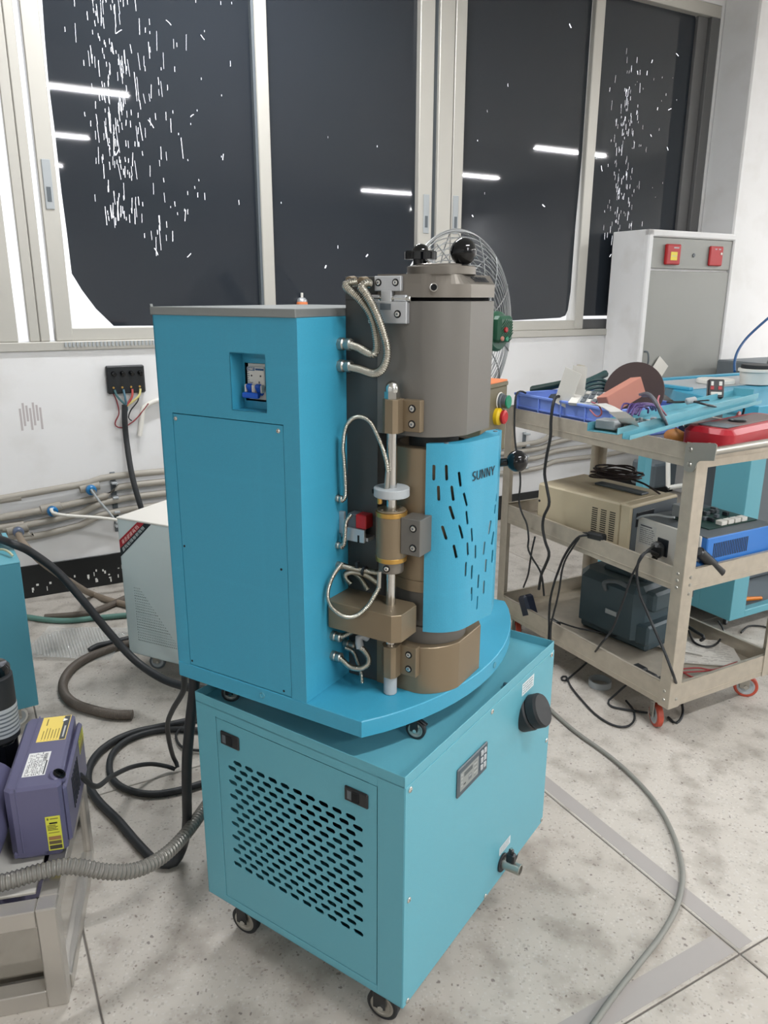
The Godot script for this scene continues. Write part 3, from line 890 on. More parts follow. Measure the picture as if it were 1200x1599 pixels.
func panel_texture(kind: String) -> ImageTexture:
	# small print that is only blurred rows of marks in the photograph
	var rng := RandomNumberGenerator.new()
	rng.seed = kind.hash()
	var im: Image
	if kind == "white_label":
		im = Image.create(192, 128, false, Image.FORMAT_RGB8)
		im.fill(Color(0.80, 0.84, 0.85))
		for row in 4:
			var x := 16
			while x < 170:
				var w := rng.randi_range(8, 20)
				im.fill_rect(Rect2i(x, 20 + row * 26, w, 12), Color(0.40, 0.46, 0.49))
				x += w + rng.randi_range(4, 10)
	elif kind == "rating_plate":
		im = Image.create(512, 384, false, Image.FORMAT_RGB8)
		im.fill(Color(0.88, 0.88, 0.87))
		im.fill_rect(Rect2i(16, 20, 300, 26), Color(0.25, 0.26, 0.28))
		for row in 10:
			var x := 16
			while x < 470:
				var w := rng.randi_range(8, 34)
				if rng.randf() < 0.8: im.fill_rect(Rect2i(x, 66 + row * 30, w, 12 + (row % 3) * 3), Color(0.35, 0.35, 0.37))
				x += w + rng.randi_range(4, 16)
		for k in 26: im.fill_rect(Rect2i(300 + k * 7, 40, rng.randi_range(2, 5), 60), Color(0.15, 0.15, 0.17))
	elif kind == "warning_top":
		im = Image.create(512, 420, false, Image.FORMAT_RGB8)
		im.fill(Color(0.93, 0.83, 0.42))
		im.fill_rect(Rect2i(10, 10, 492, 86), Color(0.25, 0.26, 0.28))
		for y in 96:   # white triangle with dark edge
			im.fill_rect(Rect2i(420 - y / 2, 14 + y, y, 1), Color(0.15, 0.15, 0.16))
			if y > 14: im.fill_rect(Rect2i(424 - (y - 14) / 2, 18 + y - 6, maxi(1, y - 22), 1), Color(0.95, 0.95, 0.93))
		im.fill_rect(Rect2i(60, 40, 230, 24), Color(0.75, 0.75, 0.74))
		for row in 6:
			im.fill_rect(Rect2i(24, 130 + row * 44, 10, 10), Color(0.12, 0.12, 0.12))
			im.fill_rect(Rect2i(48, 126 + row * 44, rng.randi_range(150, 260), 13), Color(0.52, 0.44, 0.18))
		im.fill_rect(Rect2i(330, 330, 140, 16), Color(0.45, 0.38, 0.16))
	elif kind == "warning_side":
		im = Image.create(256, 512, false, Image.FORMAT_RGB8)
		im.fill(Color(0.80, 0.80, 0.28))
		im.fill_rect(Rect2i(24, 22, 34, 34), Color(0.45, 0.45, 0.2))
		im.fill_rect(Rect2i(80, 30, 140, 18), Color(0.5, 0.48, 0.2))
		im.fill_rect(Rect2i(60, 92, 140, 24), Color(0.10, 0.10, 0.08))
		for row in 4: im.fill_rect(Rect2i(20, 132 + row * 22, rng.randi_range(120, 215), 11), Color(0.28, 0.27, 0.12))
		im.fill_rect(Rect2i(30, 240, 190, 12), Color(0.5, 0.46, 0.2))
		im.fill_rect(Rect2i(20, 300, 216, 56), Color(0.60, 0.45, 0.30))
		im.fill_rect(Rect2i(20, 368, 216, 52), Color(0.40, 0.35, 0.26))
		im.fill_rect(Rect2i(20, 434, 216, 60), Color(0.27, 0.25, 0.22))
	elif kind == "controller":
		im = Image.create(512, 288, false, Image.FORMAT_RGB8)
		im.fill(Color(0.27, 0.32, 0.35))
		im.fill_rect(Rect2i(28, 44, 320, 200), Color(0.53, 0.55, 0.54))
		im.fill_rect(Rect2i(90, 70, 150, 46), Color(0.30, 0.33, 0.34))
		im.fill_rect(Rect2i(86, 190, 40, 16), Color(0.12, 0.14, 0.15))
		im.fill_rect(Rect2i(170, 150, 60, 56), Color(0.38, 0.41, 0.42))
		im.fill_rect(Rect2i(178, 158, 44, 16), Color(0.6, 0.62, 0.62))
		for k in 7: im.fill_rect(Rect2i(270, 66 + k * 24, rng.randi_range(30, 62), 10), Color(0.68, 0.69, 0.68) if k % 2 else Color(0.40, 0.43, 0.43))
		for k in 4: im.fill_rect(Rect2i(44, 70 + k * 40, 24, 10), Color(0.68, 0.70, 0.70))
	elif kind == "diagonal_band":
		# red over black band with two rows of blocky pale characters
		im = Image.create(1024, 300, false, Image.FORMAT_RGB8)
		im.fill(Color(0.68, 0.14, 0.18))
		im.fill_rect(Rect2i(0, 150, 1024, 150), Color(0.10, 0.14, 0.16))
		for row in 2:
			var count := 6 if row == 0 else 8
			for k in count:
				var x0 := 190 + k * 104 if row == 0 else 130 + k * 94
				var y0 := 40 + row * 128
				var c := Color(0.93, 0.80, 0.78) if row == 0 else Color(0.78, 0.82, 0.82)
				for s in 3: im.fill_rect(Rect2i(x0, y0 + 8 + s * 32 + rng.randi_range(-4, 4), 78, 11), c)
				for s in 3: im.fill_rect(Rect2i(x0 + 6 + s * 27 + rng.randi_range(-5, 5), y0 + rng.randi_range(0, 30), 11, rng.randi_range(40, 84)), c)
	elif kind == "grey_card":
		im = Image.create(256, 256, false, Image.FORMAT_RGB8)
		im.fill(Color(0.82, 0.82, 0.80))
		im.fill_rect(Rect2i(20, 18, 170, 16), Color(0.30, 0.31, 0.33))
		for row in 8:
			var x := 18
			while x < 220:
				var w := rng.randi_range(8, 26)
				im.fill_rect(Rect2i(x, 52 + row * 24, w, 11), Color(0.42, 0.43, 0.45))
				x += w + rng.randi_range(4, 9)
	elif kind == "paper":
		im = Image.create(256, 256, false, Image.FORMAT_RGB8)
		im.fill(Color(0.80, 0.785, 0.755))
		for row in 22:
			var x := 14
			while x < 225:
				var w := rng.randi_range(6, 40)
				if rng.randf() < 0.6: im.fill_rect(Rect2i(x, 14 + row * 11, w, 4), Color(0.60, 0.58, 0.56))
				x += w + 6
	im.generate_mipmaps()
	return ImageTexture.create_from_image(im)

func printed(kind: String, rough := 0.5) -> StandardMaterial3D:
	if M.has("print_" + kind): return M["print_" + kind]
	var m := mat("print_" + kind, Color(1, 1, 1), rough)
	m.albedo_texture = panel_texture(kind)
	return m

func chiller_base() -> void:
	var t := thing("chiller_cabinet", "low teal chiller cabinet with slotted vent panel carrying the machine, in front", "machine", Vector3(0.0372, 0, -1.1276), -0.6007)
	var L := 0.5158
	var D := 0.6504
	var y0 := 0.1136
	var y1 := 0.6119
	var b := MB.new()
	# sheet shell: front frame round the vent panel, left, back, bottom, tray floor and raised rim
	b.bx(-L, -0.460, y0, y1, -0.0015, 0, 0.0006).bx(-0.0565, 0, y0, y1, -0.0015, 0, 0.0006)
	b.bx(-0.4605, -0.056, 0.5715, y1, -0.0015, 0, 0.0006).bx(-0.4605, -0.056, y0, 0.1315, -0.0015, 0, 0.0006)
	b.bx(-L, -L + 0.0015, y0, y1, -D, 0).bx(-L, 0, y0, y1, -D, -D + 0.0015).bx(-0.0015, 0, 0.591, y1, -D, 0, 0.0006)
	b.bx(-L, 0, y0, y0 + 0.002, -D, 0).bx(-L, 0, 0.590, 0.592, -D, 0)
	b.bx(-0.0025, -0.001, y0, 0.591, -D, 0)
	b.bx(-0.458, -0.440, y0, 0.58, -0.03, -0.0015).bx(-0.076, -0.058, y0, 0.58, -0.03, -0.0015)
	part("shell", b, M.teal_sheet, t)
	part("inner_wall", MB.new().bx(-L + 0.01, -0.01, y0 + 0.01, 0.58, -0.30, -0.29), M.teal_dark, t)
	# vent panel with rows of real slots
	var holes := []
	for row in 16:
		var second := row % 2 == 1
		var v := 0.4826 - 0.01672 * row
		var cnt := 11 if second else 10
		for k in cnt:
			var u := (-0.4194 + k * 0.03188) if second else (-0.4036 + k * 0.03188)
			holes.append(pill(Vector2(u - 0.0066, v), Vector2(u + 0.0066, v), 0.0052))
	var us := []
	for k in 44: us.append(lerpf(-0.4585, -0.0580, k / 43.0))
	part("vent_panel", MB.new().sheet(-0.4585, -0.0580, 0.133, 0.570, us, 60, holes, func(u, v, d): return Vector3(u, v, -0.0005 - d * 0.0018)), M.teal_sheet, t)
	for k in [[-0.4463, -0.394], [-0.1288, -0.0758]]:
		var g := part("latch", MB.new().bx(k[0], k[1], 0.516, 0.547, -0.002, 0.0035, 0.003), M.black_plastic, t)
		part("slider", MB.new().bx(k[0] + 0.018, k[0] + 0.034, 0.521, 0.542, 0.003, 0.0055, 0.001), M.dark_void, g)
		part("recess", MB.new().bx(k[0] + 0.008, k[0] + 0.018, 0.523, 0.54, 0.003, 0.0042), M.mid_grey, g)
	# right side: screwed sheet with controller, filler and drain
	var side := part("side_panel", MB.new().bx(-0.001, 0.0012, 0.1115, 0.5895, -D - 0.002, -0.0015, 0.0005), M.teal_sheet, t)
	for p in [[0.580, -0.0155], [0.5815, -0.326], [0.583, -0.635], [0.349, -0.0165], [0.3515, -0.639], [0.118, -0.0165], [0.118, -0.335], [0.120, -0.6445]]:
		screw(t, Vector3(0.0012, p[0], p[1]), Vector3.RIGHT, 0.0058)
	var c := part("controller", MB.new().bx(0.0012, 0.0055, 0.4605, 0.5245, -0.306, -0.182, 0.0025), M.mid_grey, t)
	part("face_print", MB.new().rect(Vector3(0.0058, 0.463, -0.1845), Vector3(0, 0, -0.119), Vector3(0, 0.059, 0)), printed("controller"), c)
	for k in 6:
		part("key", MB.new().bx(0.0055, 0.0085, 0.474 + 0.0165 * (k / 2), 0.486 + 0.0165 * (k / 2), -0.2825 - 0.0135 * (k % 2), -0.2725 - 0.0135 * (k % 2), 0.0012), M.pale_grey, c)
	part("label", MB.new().rect(Vector3(0.0016, 0.547, -0.4735), Vector3(0, 0, -0.063), Vector3(0, 0.030, 0)), printed("white_label"), t, "small white printed sticker above the filler cap")
	part("label", MB.new().rect(Vector3(0.0016, 0.178, -0.3985), Vector3(0, 0, -0.057), Vector3(0, 0.0215, 0)), printed("white_label"), t, "small white printed sticker above the drain valve")
	var ax := Vector3(0.80, 0.42, -0.06).normalized()
	var f := part("filler_neck", MB.new().lathe(Vector3(-0.010, 0.486, -0.502), ax, [[0.040, 0], [0.040, 0.026], [0.037, 0.030], [0, 0.030]], 32), M.rubber, t)
	part("filler_cap", MB.new().lathe(Vector3(-0.010, 0.486, -0.502) + ax * 0.030, ax, [[0.034, 0], [0.038, 0.003], [0.038, 0.022], [0.035, 0.028], [0, 0.029]], 36), M.rubber, f)
	var v := part("drain_valve", MB.new().lathe(Vector3(0.0012, 0.152, -0.415), Vector3.RIGHT, [[0.020, 0], [0.020, 0.003], [0.0125, 0.004], [0.0125, 0.046], [0.0105, 0.047], [0.0100, 0.036], [0, 0.035]], 24), M.steel, t)
	part("valve_flange", MB.new().cyl(Vector3(0.001, 0.152, -0.415), Vector3(0.006, 0.152, -0.415), 0.022, 24, 0.001), M.rubber, v)
	part("valve_stem", MB.new().bx(0.013, 0.033, 0.162, 0.186, -0.424, -0.408, 0.003).bx(0.017, 0.029, 0.184, 0.197, -0.421, -0.411, 0.003), M.black_plastic, v)
	part("valve_screw", MB.new().cyl(Vector3(0.023, 0.196, -0.416), Vector3(0.023, 0.199, -0.416), 0.003, 10), M.chrome, v)
	for p in [[-0.462, -0.048], [-0.083, -0.048], [-0.453, -0.58], [-0.075, -0.58]]:
		caster(t, Vector3(p[0], 0, p[1]), 0.034, 0.15, M.rubber, M.steel, p[1] > -0.1 and p[0] > -0.2, true, 0.1136)
	part("tray_bolt", MB.new().hexa(Vector3(-0.014, 0.600, -0.41), Vector3(-0.002, 0.600, -0.41), 0.006), M.chrome, t)

func socket_bolt(parent: Node3D, at: Vector3, out: Vector3, r: float) -> void:
	# a socket-head screw sunk in a round counterbore
	part("counterbore", MB.new().lathe(at, out, [[r * 1.45, 0.0], [r * 1.45, 0.0006], [0, 0.0006]], 18), M.dark_void, parent)
	part("bolt_head", MB.new().lathe(at, out, [[r, 0], [r, r * 0.35], [r * 0.82, r * 0.5], [0, r * 0.5]], 16), M.chrome, parent)
	part("hex_socket", MB.new().hexa(at, at + out.normalized() * r * 0.53, r * 0.45), M.mid_grey, parent)

func fitting(parent: Node3D, at: Vector3, dir: Vector3, r: float, l: float) -> void:
	dir = dir.normalized()
	part("fitting", MB.new().lathe(at, dir, [[r * 1.15, 0], [r * 1.15, l * 0.36], [r * 1.0, l * 0.42], [r * 0.92, l * 0.45], [r * 0.92, l * 0.55], [r * 1.1, l * 0.58], [r * 1.12, l * 0.9], [r * 0.9, l], [0, l]], 8), M.steel, parent)

func hose(parent: Node3D, pts: Array, r: float) -> void:
	part("metal_conduit", MB.new().tube(pts, r, 12, 0.003, r * 0.17, maxf(0.0030, r * 0.52)), M.conduit, parent)

func block_outline(x0: float, grow := 0.0) -> Array:
	# plan of the furnace blocks: flat side, rounded corner, flat front
	var p := [Vector2(x0, -0.1365 + grow), Vector2(0.150, -0.1365 + grow)]
	# a soft bend, a gentle bow, then a crisp edge to the flat front
	var d := Vector2(0.150, -0.1365 + grow)
	for k in 12:
		var a := deg_to_rad([8.0, 16.0, 24.0, 30.0, 36.0, 42.0, 48.0, 53.0, 58.0, 63.0, 68.0, 72.0][k])
		d += Vector2(cos(a), -sin(a)) * [0.0055, 0.0055, 0.0055, 0.0075, 0.0085, 0.0085, 0.0085, 0.0085, 0.0085, 0.0085, 0.0085, 0.0085][k]
		p.append(d)
	p.append_array([Vector2(d.x + 0.0015, -0.292), Vector2(0.200 + grow, -0.31 - grow), Vector2(x0, -0.31 - grow)])
	return p

func forming_machine() -> void:
	var t := thing("forming_machine", "tall teal benchtop machine with metal column and slotted teal shield, on the chiller", "machine", Vector3(-0.1403, 0, -1.2557), -0.5434)
	t.position.y = 0.592
	var o := Vector3(0, -0.592, 0)
	# D-shaped base plate with folded edge
	var p := [Vector2(-0.3247, 0.0005), Vector2(0.12, 0.0005)]
	for k in range(1, 16):
		var a := lerpf(asin(0.3235 / 0.573), -asin(0.3235 / 0.573), k / 16.0)
		p.append(Vector2(0.222 - 0.573 + 0.573 * cos(a), -0.3235 + 0.573 * sin(a)))
	p.append_array([Vector2(0.12, -0.6475), Vector2(-0.3247, -0.6475)])
	var bp := part("base_plate", MB.new().at(o).prism(p, 0.647, 0.679, true, 0.0015), M.teal_powder_coat, t)
	for q in [[-0.105, 0.6646], [-0.02, 0.662]]:
		if q[0] < -0.05: part("hole_plug", MB.new().at(o).lathe(Vector3(q[0], q[1], 0.0005), Vector3.BACK, [[0.0065, 0], [0.0055, 0.0012], [0.003, -0.0005], [0, -0.0005]], 14), M.teal_grey, bp)
	part("hole_plug", MB.new().at(o).cyl(Vector3(0.2195, 0.6635, -0.35), Vector3(0.2225, 0.6635, -0.35), 0.0065, 14), M.teal_grey, bp)
	for q in [[0.156, -0.125, 0.5], [-0.235, -0.045, 0.9], [0.14, -0.56, 0.2], [-0.25, -0.58, 0.7]]:
		caster(t, Vector3(q[0], 0.0, q[1]), 0.0195, q[2] - 0.35, M.rubber, M.steel, q[0] > 0.15, true, 0.055)
	# cabinet: sheet shell with recess and access panel opening in its left face
	var b := MB.new().at(o)
	var X := -0.3247
	b.bx(X, 0, 1.3035, 1.3634, -0.0015, 0).bx(X, -0.1449, 1.2065, 1.3035, -0.0015, 0).bx(-0.0683, 0, 1.2065, 1.3035, -0.0015, 0).bx(X, 0, 1.1895, 1.2065, -0.0015, 0)
	b.bx(X, -0.2925, 0.679, 1.1895, -0.0015, 0).bx(-0.0337, 0, 0.679, 1.1895, -0.0015, 0)
	b.bx(-0.002, 0.0006, 0.679, 1.3634, -0.45, -0.0002, 0.0008).bx(X - 0.0003, X + 0.002, 0.679, 1.3634, -0.45, 0).bx(X, 0, 0.679, 1.3634, -0.452, -0.45).bx(X, 0, 1.36, 1.3634, -0.45, -0.001)
	b.bx(-0.1465, -0.1449, 1.2065, 1.3035, -0.034, 0).bx(-0.0683, -0.0667, 1.2065, 1.3035, -0.034, 0).bx(-0.1465, -0.0667, 1.3035, 1.305, -0.034, 0).bx(-0.1465, -0.0667, 1.205, 1.2065, -0.034, 0)
	b.bx(-0.1465, -0.1415, 1.205, 1.305, -0.034, -0.032).bx(-0.1415, -0.0667, 1.2850, 1.305, -0.034, -0.032).bx(-0.1415, -0.0667, 1.205, 1.2195, -0.034, -0.032).bx(-0.0895, -0.0667, 1.2195, 1.285, -0.034, -0.032)
	var cab := part("cabinet_shell", b, M.teal_powder_coat, t)
	part("access_panel", MB.new().at(o).bx(-0.2915, -0.0350, 0.6805, 1.1880, -0.0018, -0.0004, 0.0005), M.teal_powder_coat, t)
	for q in [[-0.2846, 1.1792], [-0.0448, 1.1782]]: screw(t, Vector3(q[0], q[1], -0.0006) + o, Vector3.BACK, 0.0042)
	for q in [[-0.2856, 0.932], [-0.0487, 0.9298], [-0.0525, 0.6885], [-0.2866, 0.6885]]:
		part("screw_hole", MB.new().at(o).cyl(Vector3(q[0], q[1], -0.001), Vector3(q[0], q[1], 0.0002), 0.0023, 10), M.dark_void, t)
	part("top_tray", MB.new().at(o).bx(X - 0.004, 0.0, 1.3634, 1.3775, -0.452, 0.0025, 0.0012), M.tray_steel, t)
	part("top_tray_lip", MB.new().at(o + Vector3(X - 0.005, 1.3725, -0.003), Basis(Vector3.BACK, 0.25)).bx(-0.0015, 0.0, -0.008, 0.010, -0.006, 0.0, 0.0004), M.tray_steel, t)
	var ob := o + Vector3(-0.0200, -0.0040, 0)
	# two-pole breaker in the recess
	var br := part("circuit_breaker", MB.new().at(ob).bx(-0.1145, -0.0725, 1.2265, 1.288, -0.06, -0.034).bx(-0.1125, -0.0735, 1.2505, 1.2835, -0.04, -0.027, 0.0015).bx(-0.1125, -0.0735, 1.2285, 1.244, -0.04, -0.03, 0.001), M.white_plastic, t)
	part("breaker_gap", MB.new().at(ob).bx(-0.1245, -0.0665, 1.2205, 1.2925, -0.062, -0.058), M.dark_void, br)
	for k in 2:
		part("toggle", MB.new().at(ob + Vector3(-0.1035 + k * 0.0195, 1.2475, -0.026), Basis(Vector3.RIGHT, 0.5)).bx(-0.0058, 0.0058, -0.013, 0.008, -0.003, 0.006, 0.002), M.blue_toggle, br)
		part("cheek", MB.new().at(ob).bx(-0.1125 + k * 0.0195, -0.1097 + k * 0.0195, 1.2395, 1.2535, -0.03, -0.019, 0.0015).bx(-0.0968 + k * 0.0195, -0.094 + k * 0.0195, 1.2395, 1.2535, -0.03, -0.019, 0.0015), M.white_plastic, br)
		part("test_hole", MB.new().at(ob).cyl(Vector3(-0.1015 + k * 0.02, 1.268, -0.028), Vector3(-0.1015 + k * 0.02, 1.268, -0.0266), 0.0016, 10), M.ink, br)
	part("toggle_bar", MB.new().at(ob).bx(-0.1135, -0.0785, 1.2305, 1.240, -0.022, -0.012, 0.002), M.blue_toggle, br)
	part("name_plate", MB.new().at(ob).bx(-0.1115, -0.0945, 1.2765, 1.2822, -0.0272, -0.0266).bx(-0.0925, -0.0745, 1.2775, 1.2808, -0.0272, -0.0266), M.ink_blue, br)
	lettering("CHNT", 0.0042, 0.0003, M.white_plastic, br, Vector3(-0.1038, 1.2794, -0.0264) + ob, Basis.IDENTITY, "lettering", "Droid Sans", true)
	var sp := MB.new().at(ob)
	for k in 6: sp.bx(-0.1110, -0.1110 + 0.003 + 0.0012 * (k % 3), 1.2740 - k * 0.0036, 1.2752 - k * 0.0036, -0.0272, -0.0268)
	sp.bx(-0.1055, -0.099, 1.2556, 1.2568, -0.0272, -0.0268).bx(-0.0865, -0.0835, 1.2550, 1.2590, -0.0272, -0.0268)
	part("small_print", sp, M.mid_grey, br)
	# column and furnace blocks
	part("column", MB.new().at(o).bx(0.0006, 0.0665, 0.679, 1.391, -0.30, -0.1385, 0.0008).bx(0.0, 0.0655, 1.391, 1.4292, -0.30, -0.1385, 0.0008), M.dark_column, t)
	part("upper_block", MB.new().at(o).prism(block_outline(0.0670), 1.1660, 1.3898, true, 0.001, 0.962), M.gunmetal_anodised, t)
	var lid := MB.new().at(o)
	lid.prism(block_outline(0.0670), 1.3958, 1.4170, true, 0.0, 0.962)
	var lo := block_outline(0.0670)
	var hi := []
	for q in lo: hi.append(Vector2(minf(q.x, 0.1935), q.y))
	for k in lo.size():
		var j := (k + 1) % lo.size()
		var a: Vector2 = lo[k]
		var c: Vector2 = lo[j]
		var d: Vector2 = hi[j]
		var e: Vector2 = hi[k]
		lid.face([Vector3(a.x, 1.4170, a.y), Vector3(c.x, 1.4170, c.y), Vector3(d.x, 1.4325, d.y), Vector3(e.x, 1.4325, e.y)], Vector3((a.x + c.x) * 0.5 - 0.12, 0.06 if a.x > 0.1935 else 0.0, (a.y + c.y) * 0.5 + 0.22))
	var hp := []
	for q in hi:
		if hp.is_empty() or hp[-1].distance_to(q) > 0.0004: hp.append(q)
	lid.prism([Vector2(0.067, -0.1365), Vector2(0.150, -0.1365), Vector2(0.1715, -0.1403), Vector2(0.1935, -0.1524), Vector2(0.1935, -0.31), Vector2(0.067, -0.31)], 1.4318, 1.4326)
	var lidp := part("lid", lid, M.lid_metal, t)
	part("dowel_hole", MB.new().at(o).lathe(Vector3(0.1715, 1.4115, -0.1402), Vector3(0.28, 0, 0.96), [[0.0068, 0], [0.0068, 0.0006], [0.0052, 0.0010], [0.0050, 0.0002]], 18), M.chrome, lidp)
	part("dowel_bore", MB.new().at(o).cyl(Vector3(0.1715, 1.4115, -0.1402), Vector3(0.1715, 1.4115, -0.1402) + Vector3(0.28, 0, 0.96) * 0.0004, 0.0052, 18), M.dark_void, lidp)
	part("gasket", MB.new().at(o).prism([Vector2(0.075, -0.15), Vector2(0.150, -0.15), Vector2(0.185, -0.17), Vector2(0.200, -0.2), Vector2(0.200, -0.295), Vector2(0.075, -0.295)], 1.3890, 1.3965), M.dark_void, lidp)
	lettering("SUNNY", 0.013, 0.0004, M.ink, lidp, Vector3(0.2035, 1.4249, -0.249) + o, Basis(Vector3(0, 0, -1), Vector3(-0.783, 0.622, 0), Vector3(0.622, 0.783, 0)), "lettering", "Droid Sans", true)
	part("lid_ring", MB.new().at(o).lathe(Vector3(0.142, 1.4325, -0.223), Vector3.UP, [[0.0575, 0], [0.0588, 0.001], [0.0588, 0.0125], [0.0575, 0.0140], [0.044, 0.0140], [0.044, 0.0165], [0.042, 0.0178], [0, 0.0178]], 48), M.lid_metal, t)
	# star knob and ball handle on top
	var ks := Vector3(0.1005, 1.4490, -0.223) + o
	var star := []
	for k in 30:
		var a := TAU * k / 30.0
		var rr0 := 0.0245 + 0.0042 * (1.0 if (k % 5) < 3 else -0.6)
		star.append(Vector2(cos(a), sin(a)) * rr0)
	var kn := part("star_knob", MB.new().at(ks).prism(star, 0.0095, 0.0235, true, 0.002).cyl(Vector3(0, 0, 0), Vector3(0, 0.0095, 0), 0.0125, 20), M.black_gloss, t)
	part("knob_cap", MB.new().at(ks).lathe(Vector3(0, 0.0235, 0), Vector3.UP, [[0.0145, 0], [0.013, 0.005], [0.009, 0.0095], [0.004, 0.0115], [0, 0.012]], 20, true), M.black_gloss, kn)
	part("knob_stud", MB.new().at(ks).tube([Vector3(0.012, 0, 0.006), Vector3(0.016, 0.006, 0.0), Vector3(0.020, 0.002, -0.004)], 0.0022, 8), M.chrome, kn)
	var kb := Vector3(0.1825, 1.4480, -0.223) + o
	part("ball_handle", MB.new().at(kb).ball(Vector3(0, 0.0215, 0), 0.0222, 32).lathe(Vector3.ZERO, Vector3.UP, [[0.0105, -0.002], [0.0095, 0.004], [0.011, 0.006]], 18), M.black_gloss, t)
	# hinge between lid and block
	var hb := part("hinge_leaf", MB.new().at(o).bx(0.0655, 0.1165, 1.4055, 1.4295, -0.1365, -0.1285, 0.001).bx(0.079, 0.0995, 1.385, 1.4065, -0.1365, -0.127, 0.001), M.aluminium, t)
	for q in [[0.0735, 1.419], [0.1065, 1.419]]: socket_bolt(hb, Vector3(q[0], q[1], -0.1285) + o, Vector3.BACK, 0.0042)
	var hk := MB.new().at(o).bx(0.0545, 0.1295, 1.3535, 1.3890, -0.1365, -0.1255, 0.0012).bx(0.0555, 0.0775, 1.3870, 1.3995, -0.1365, -0.1275, 0.003).bx(0.101, 0.1285, 1.3870, 1.3995, -0.1365, -0.1275, 0.003)
	var hkp := part("hinge_bracket", hk, M.aluminium, t)
	part("hinge_notch", MB.new().at(o).bx(0.0790, 0.0998, 1.3755, 1.3855, -0.1265, -0.1250), M.mid_grey, hkp)
	part("hinge_pin", MB.new().at(o).cyl(Vector3(0.054, 1.3935, -0.1315), Vector3(0.1345, 1.3935, -0.1315), 0.0042, 14, 0.001), M.chrome, hkp)
	for q in [[0.0700, 1.3685], [0.1125, 1.3690]]: socket_bolt(hkp, Vector3(q[0], q[1], -0.1255) + o, Vector3.BACK, 0.0045)
	# guide rod with its clamps, collar and linear bearing
	var R := Vector3(0.1105, 0, -0.1140) + o
	part("guide_rod", MB.new().cyl(R + Vector3(0, 0.690, 0), R + Vector3(0, 1.240, 0), 0.0093, 24, 0.001), M.polished_rod, t)
	part("acorn_nut", MB.new().hexa(R + Vector3(0, 1.2310, 0), R + Vector3(0, 1.2430, 0), 0.0135).lathe(R + Vector3(0, 1.2430, 0), Vector3.UP, [[0.0115, 0], [0.0118, 0.006], [0.010, 0.013], [0.005, 0.0175], [0, 0.0185]], 20, true), M.chrome, t)
	for q in [[1.1740, 1.2310], [0.7170, 0.7790]]:
		var c := part("rod_clamp", MB.new().at(R).prism([Vector2(-0.0155, -0.006), Vector2(-0.0155, 0.006), Vector2(-0.0045, 0.0165), Vector2(0.0105, 0.0165), Vector2(0.0165, 0.0085), Vector2(0.0165, -0.014), Vector2(-0.008, -0.0205)], q[0] , q[1], true, 0.001), M.bronze_anodised, t)
		part("clamp_plate", MB.new().at(o).bx(0.1255, 0.1600, q[0] + 0.002, q[1] - 0.001, -0.1365, -0.1220, 0.001), M.bronze_anodised, c)
		for k in [0.27, 0.73]:
			socket_bolt(c, Vector3(0.1445, lerpf(q[0], q[1], k), -0.1220) + o, Vector3(0, 0, 1), 0.0048)
	part("rod_foot", MB.new().cyl(R + Vector3(0, 0.6795, 0), R + Vector3(0, 0.72, 0), 0.0125, 20, 0.001), M.pale_grey, t)
	var col := part("stop_collar", MB.new().lathe(R + Vector3(0, 1.0620, 0), Vector3.UP, [[0.0095, 0], [0.0305, 0], [0.0315, 0.001], [0.0315, 0.0145], [0.0305, 0.0155], [0.0095, 0.0155]], 36), M.pale_grey, t)
	part("collar_screw", MB.new().cyl(R + Vector3(-0.026, 1.070, 0.016), R + Vector3(-0.0285, 1.070, 0.0185), 0.004, 12), M.dark_void, col)
	part("stop_pin", MB.new().cyl(R + Vector3(-0.012, 1.050, 0.020), R + Vector3(-0.012, 1.064, 0.020), 0.0045, 12, 0.001), M.brass, col)
	var be := part("bearing_sleeve", MB.new().cyl(R + Vector3(0, 0.9440, 0), R + Vector3(0, 1.0300, 0), 0.0275, 36, 0.001), M.bronze_anodised, t)
	for q in [[1.0265, 1.0350, 0.0262], [0.9440, 0.9525, 0.0262]]:
		part("brass_ring", MB.new().cyl(R + Vector3(0, q[0], 0), R + Vector3(0, q[1], 0), q[2] + 0.0018, 32, 0.0006), M.brass, be)
	part("bearing_cap", MB.new().cyl(R + Vector3(0, 1.0350, 0), R + Vector3(0, 1.0385, 0), 0.0262, 32, 0.001), M.bronze_anodised, be)
	for k in 4: part("cap_screw", MB.new().cyl(R + Vector3(cos(k * 1.57 + 0.6) * 0.0185, 1.0385, sin(k * 1.57 + 0.6) * 0.0185), R + Vector3(cos(k * 1.57 + 0.6) * 0.0185, 1.0395, sin(k * 1.57 + 0.6) * 0.0185), 0.0028, 10), M.chrome, be)
	var bn := part("bearing_nut", MB.new().cyl(R + Vector3(0, 0.9235, 0), R + Vector3(0, 0.9440, 0), 0.0230, 32, 0.001), M.lid_metal, t)
	socket_bolt(bn, R + Vector3(0.004, 0.934, 0.0228), Vector3(0.17, 0, 1), 0.0045)
	var bc := part("bearing_clamp", MB.new().at(o).bx(0.136, 0.1745, 0.9630, 1.0290, -0.158, -0.1020, 0.001), M.gunmetal_anodised, t)
	for k in [0.9775, 1.0130]: socket_bolt(bc, Vector3(0.1610, k, -0.1020) + o, Vector3.BACK, 0.0048)
	# swing arm
	part("lower_arm", MB.new().at(o).prism([Vector2(0.0006, -0.072), Vector2(0.006, -0.0655), Vector2(0.140, -0.0655), Vector2(0.1535, -0.0785), Vector2(0.1535, -0.132), Vector2(0.143, -0.1415), Vector2(0.0006, -0.1415)], 0.8070, 0.8590, true, 0.001), M.bronze_anodised, t)
	# furnace barrel behind the shield
	var bo := Vector3(0.1345, 0, -0.223) + o
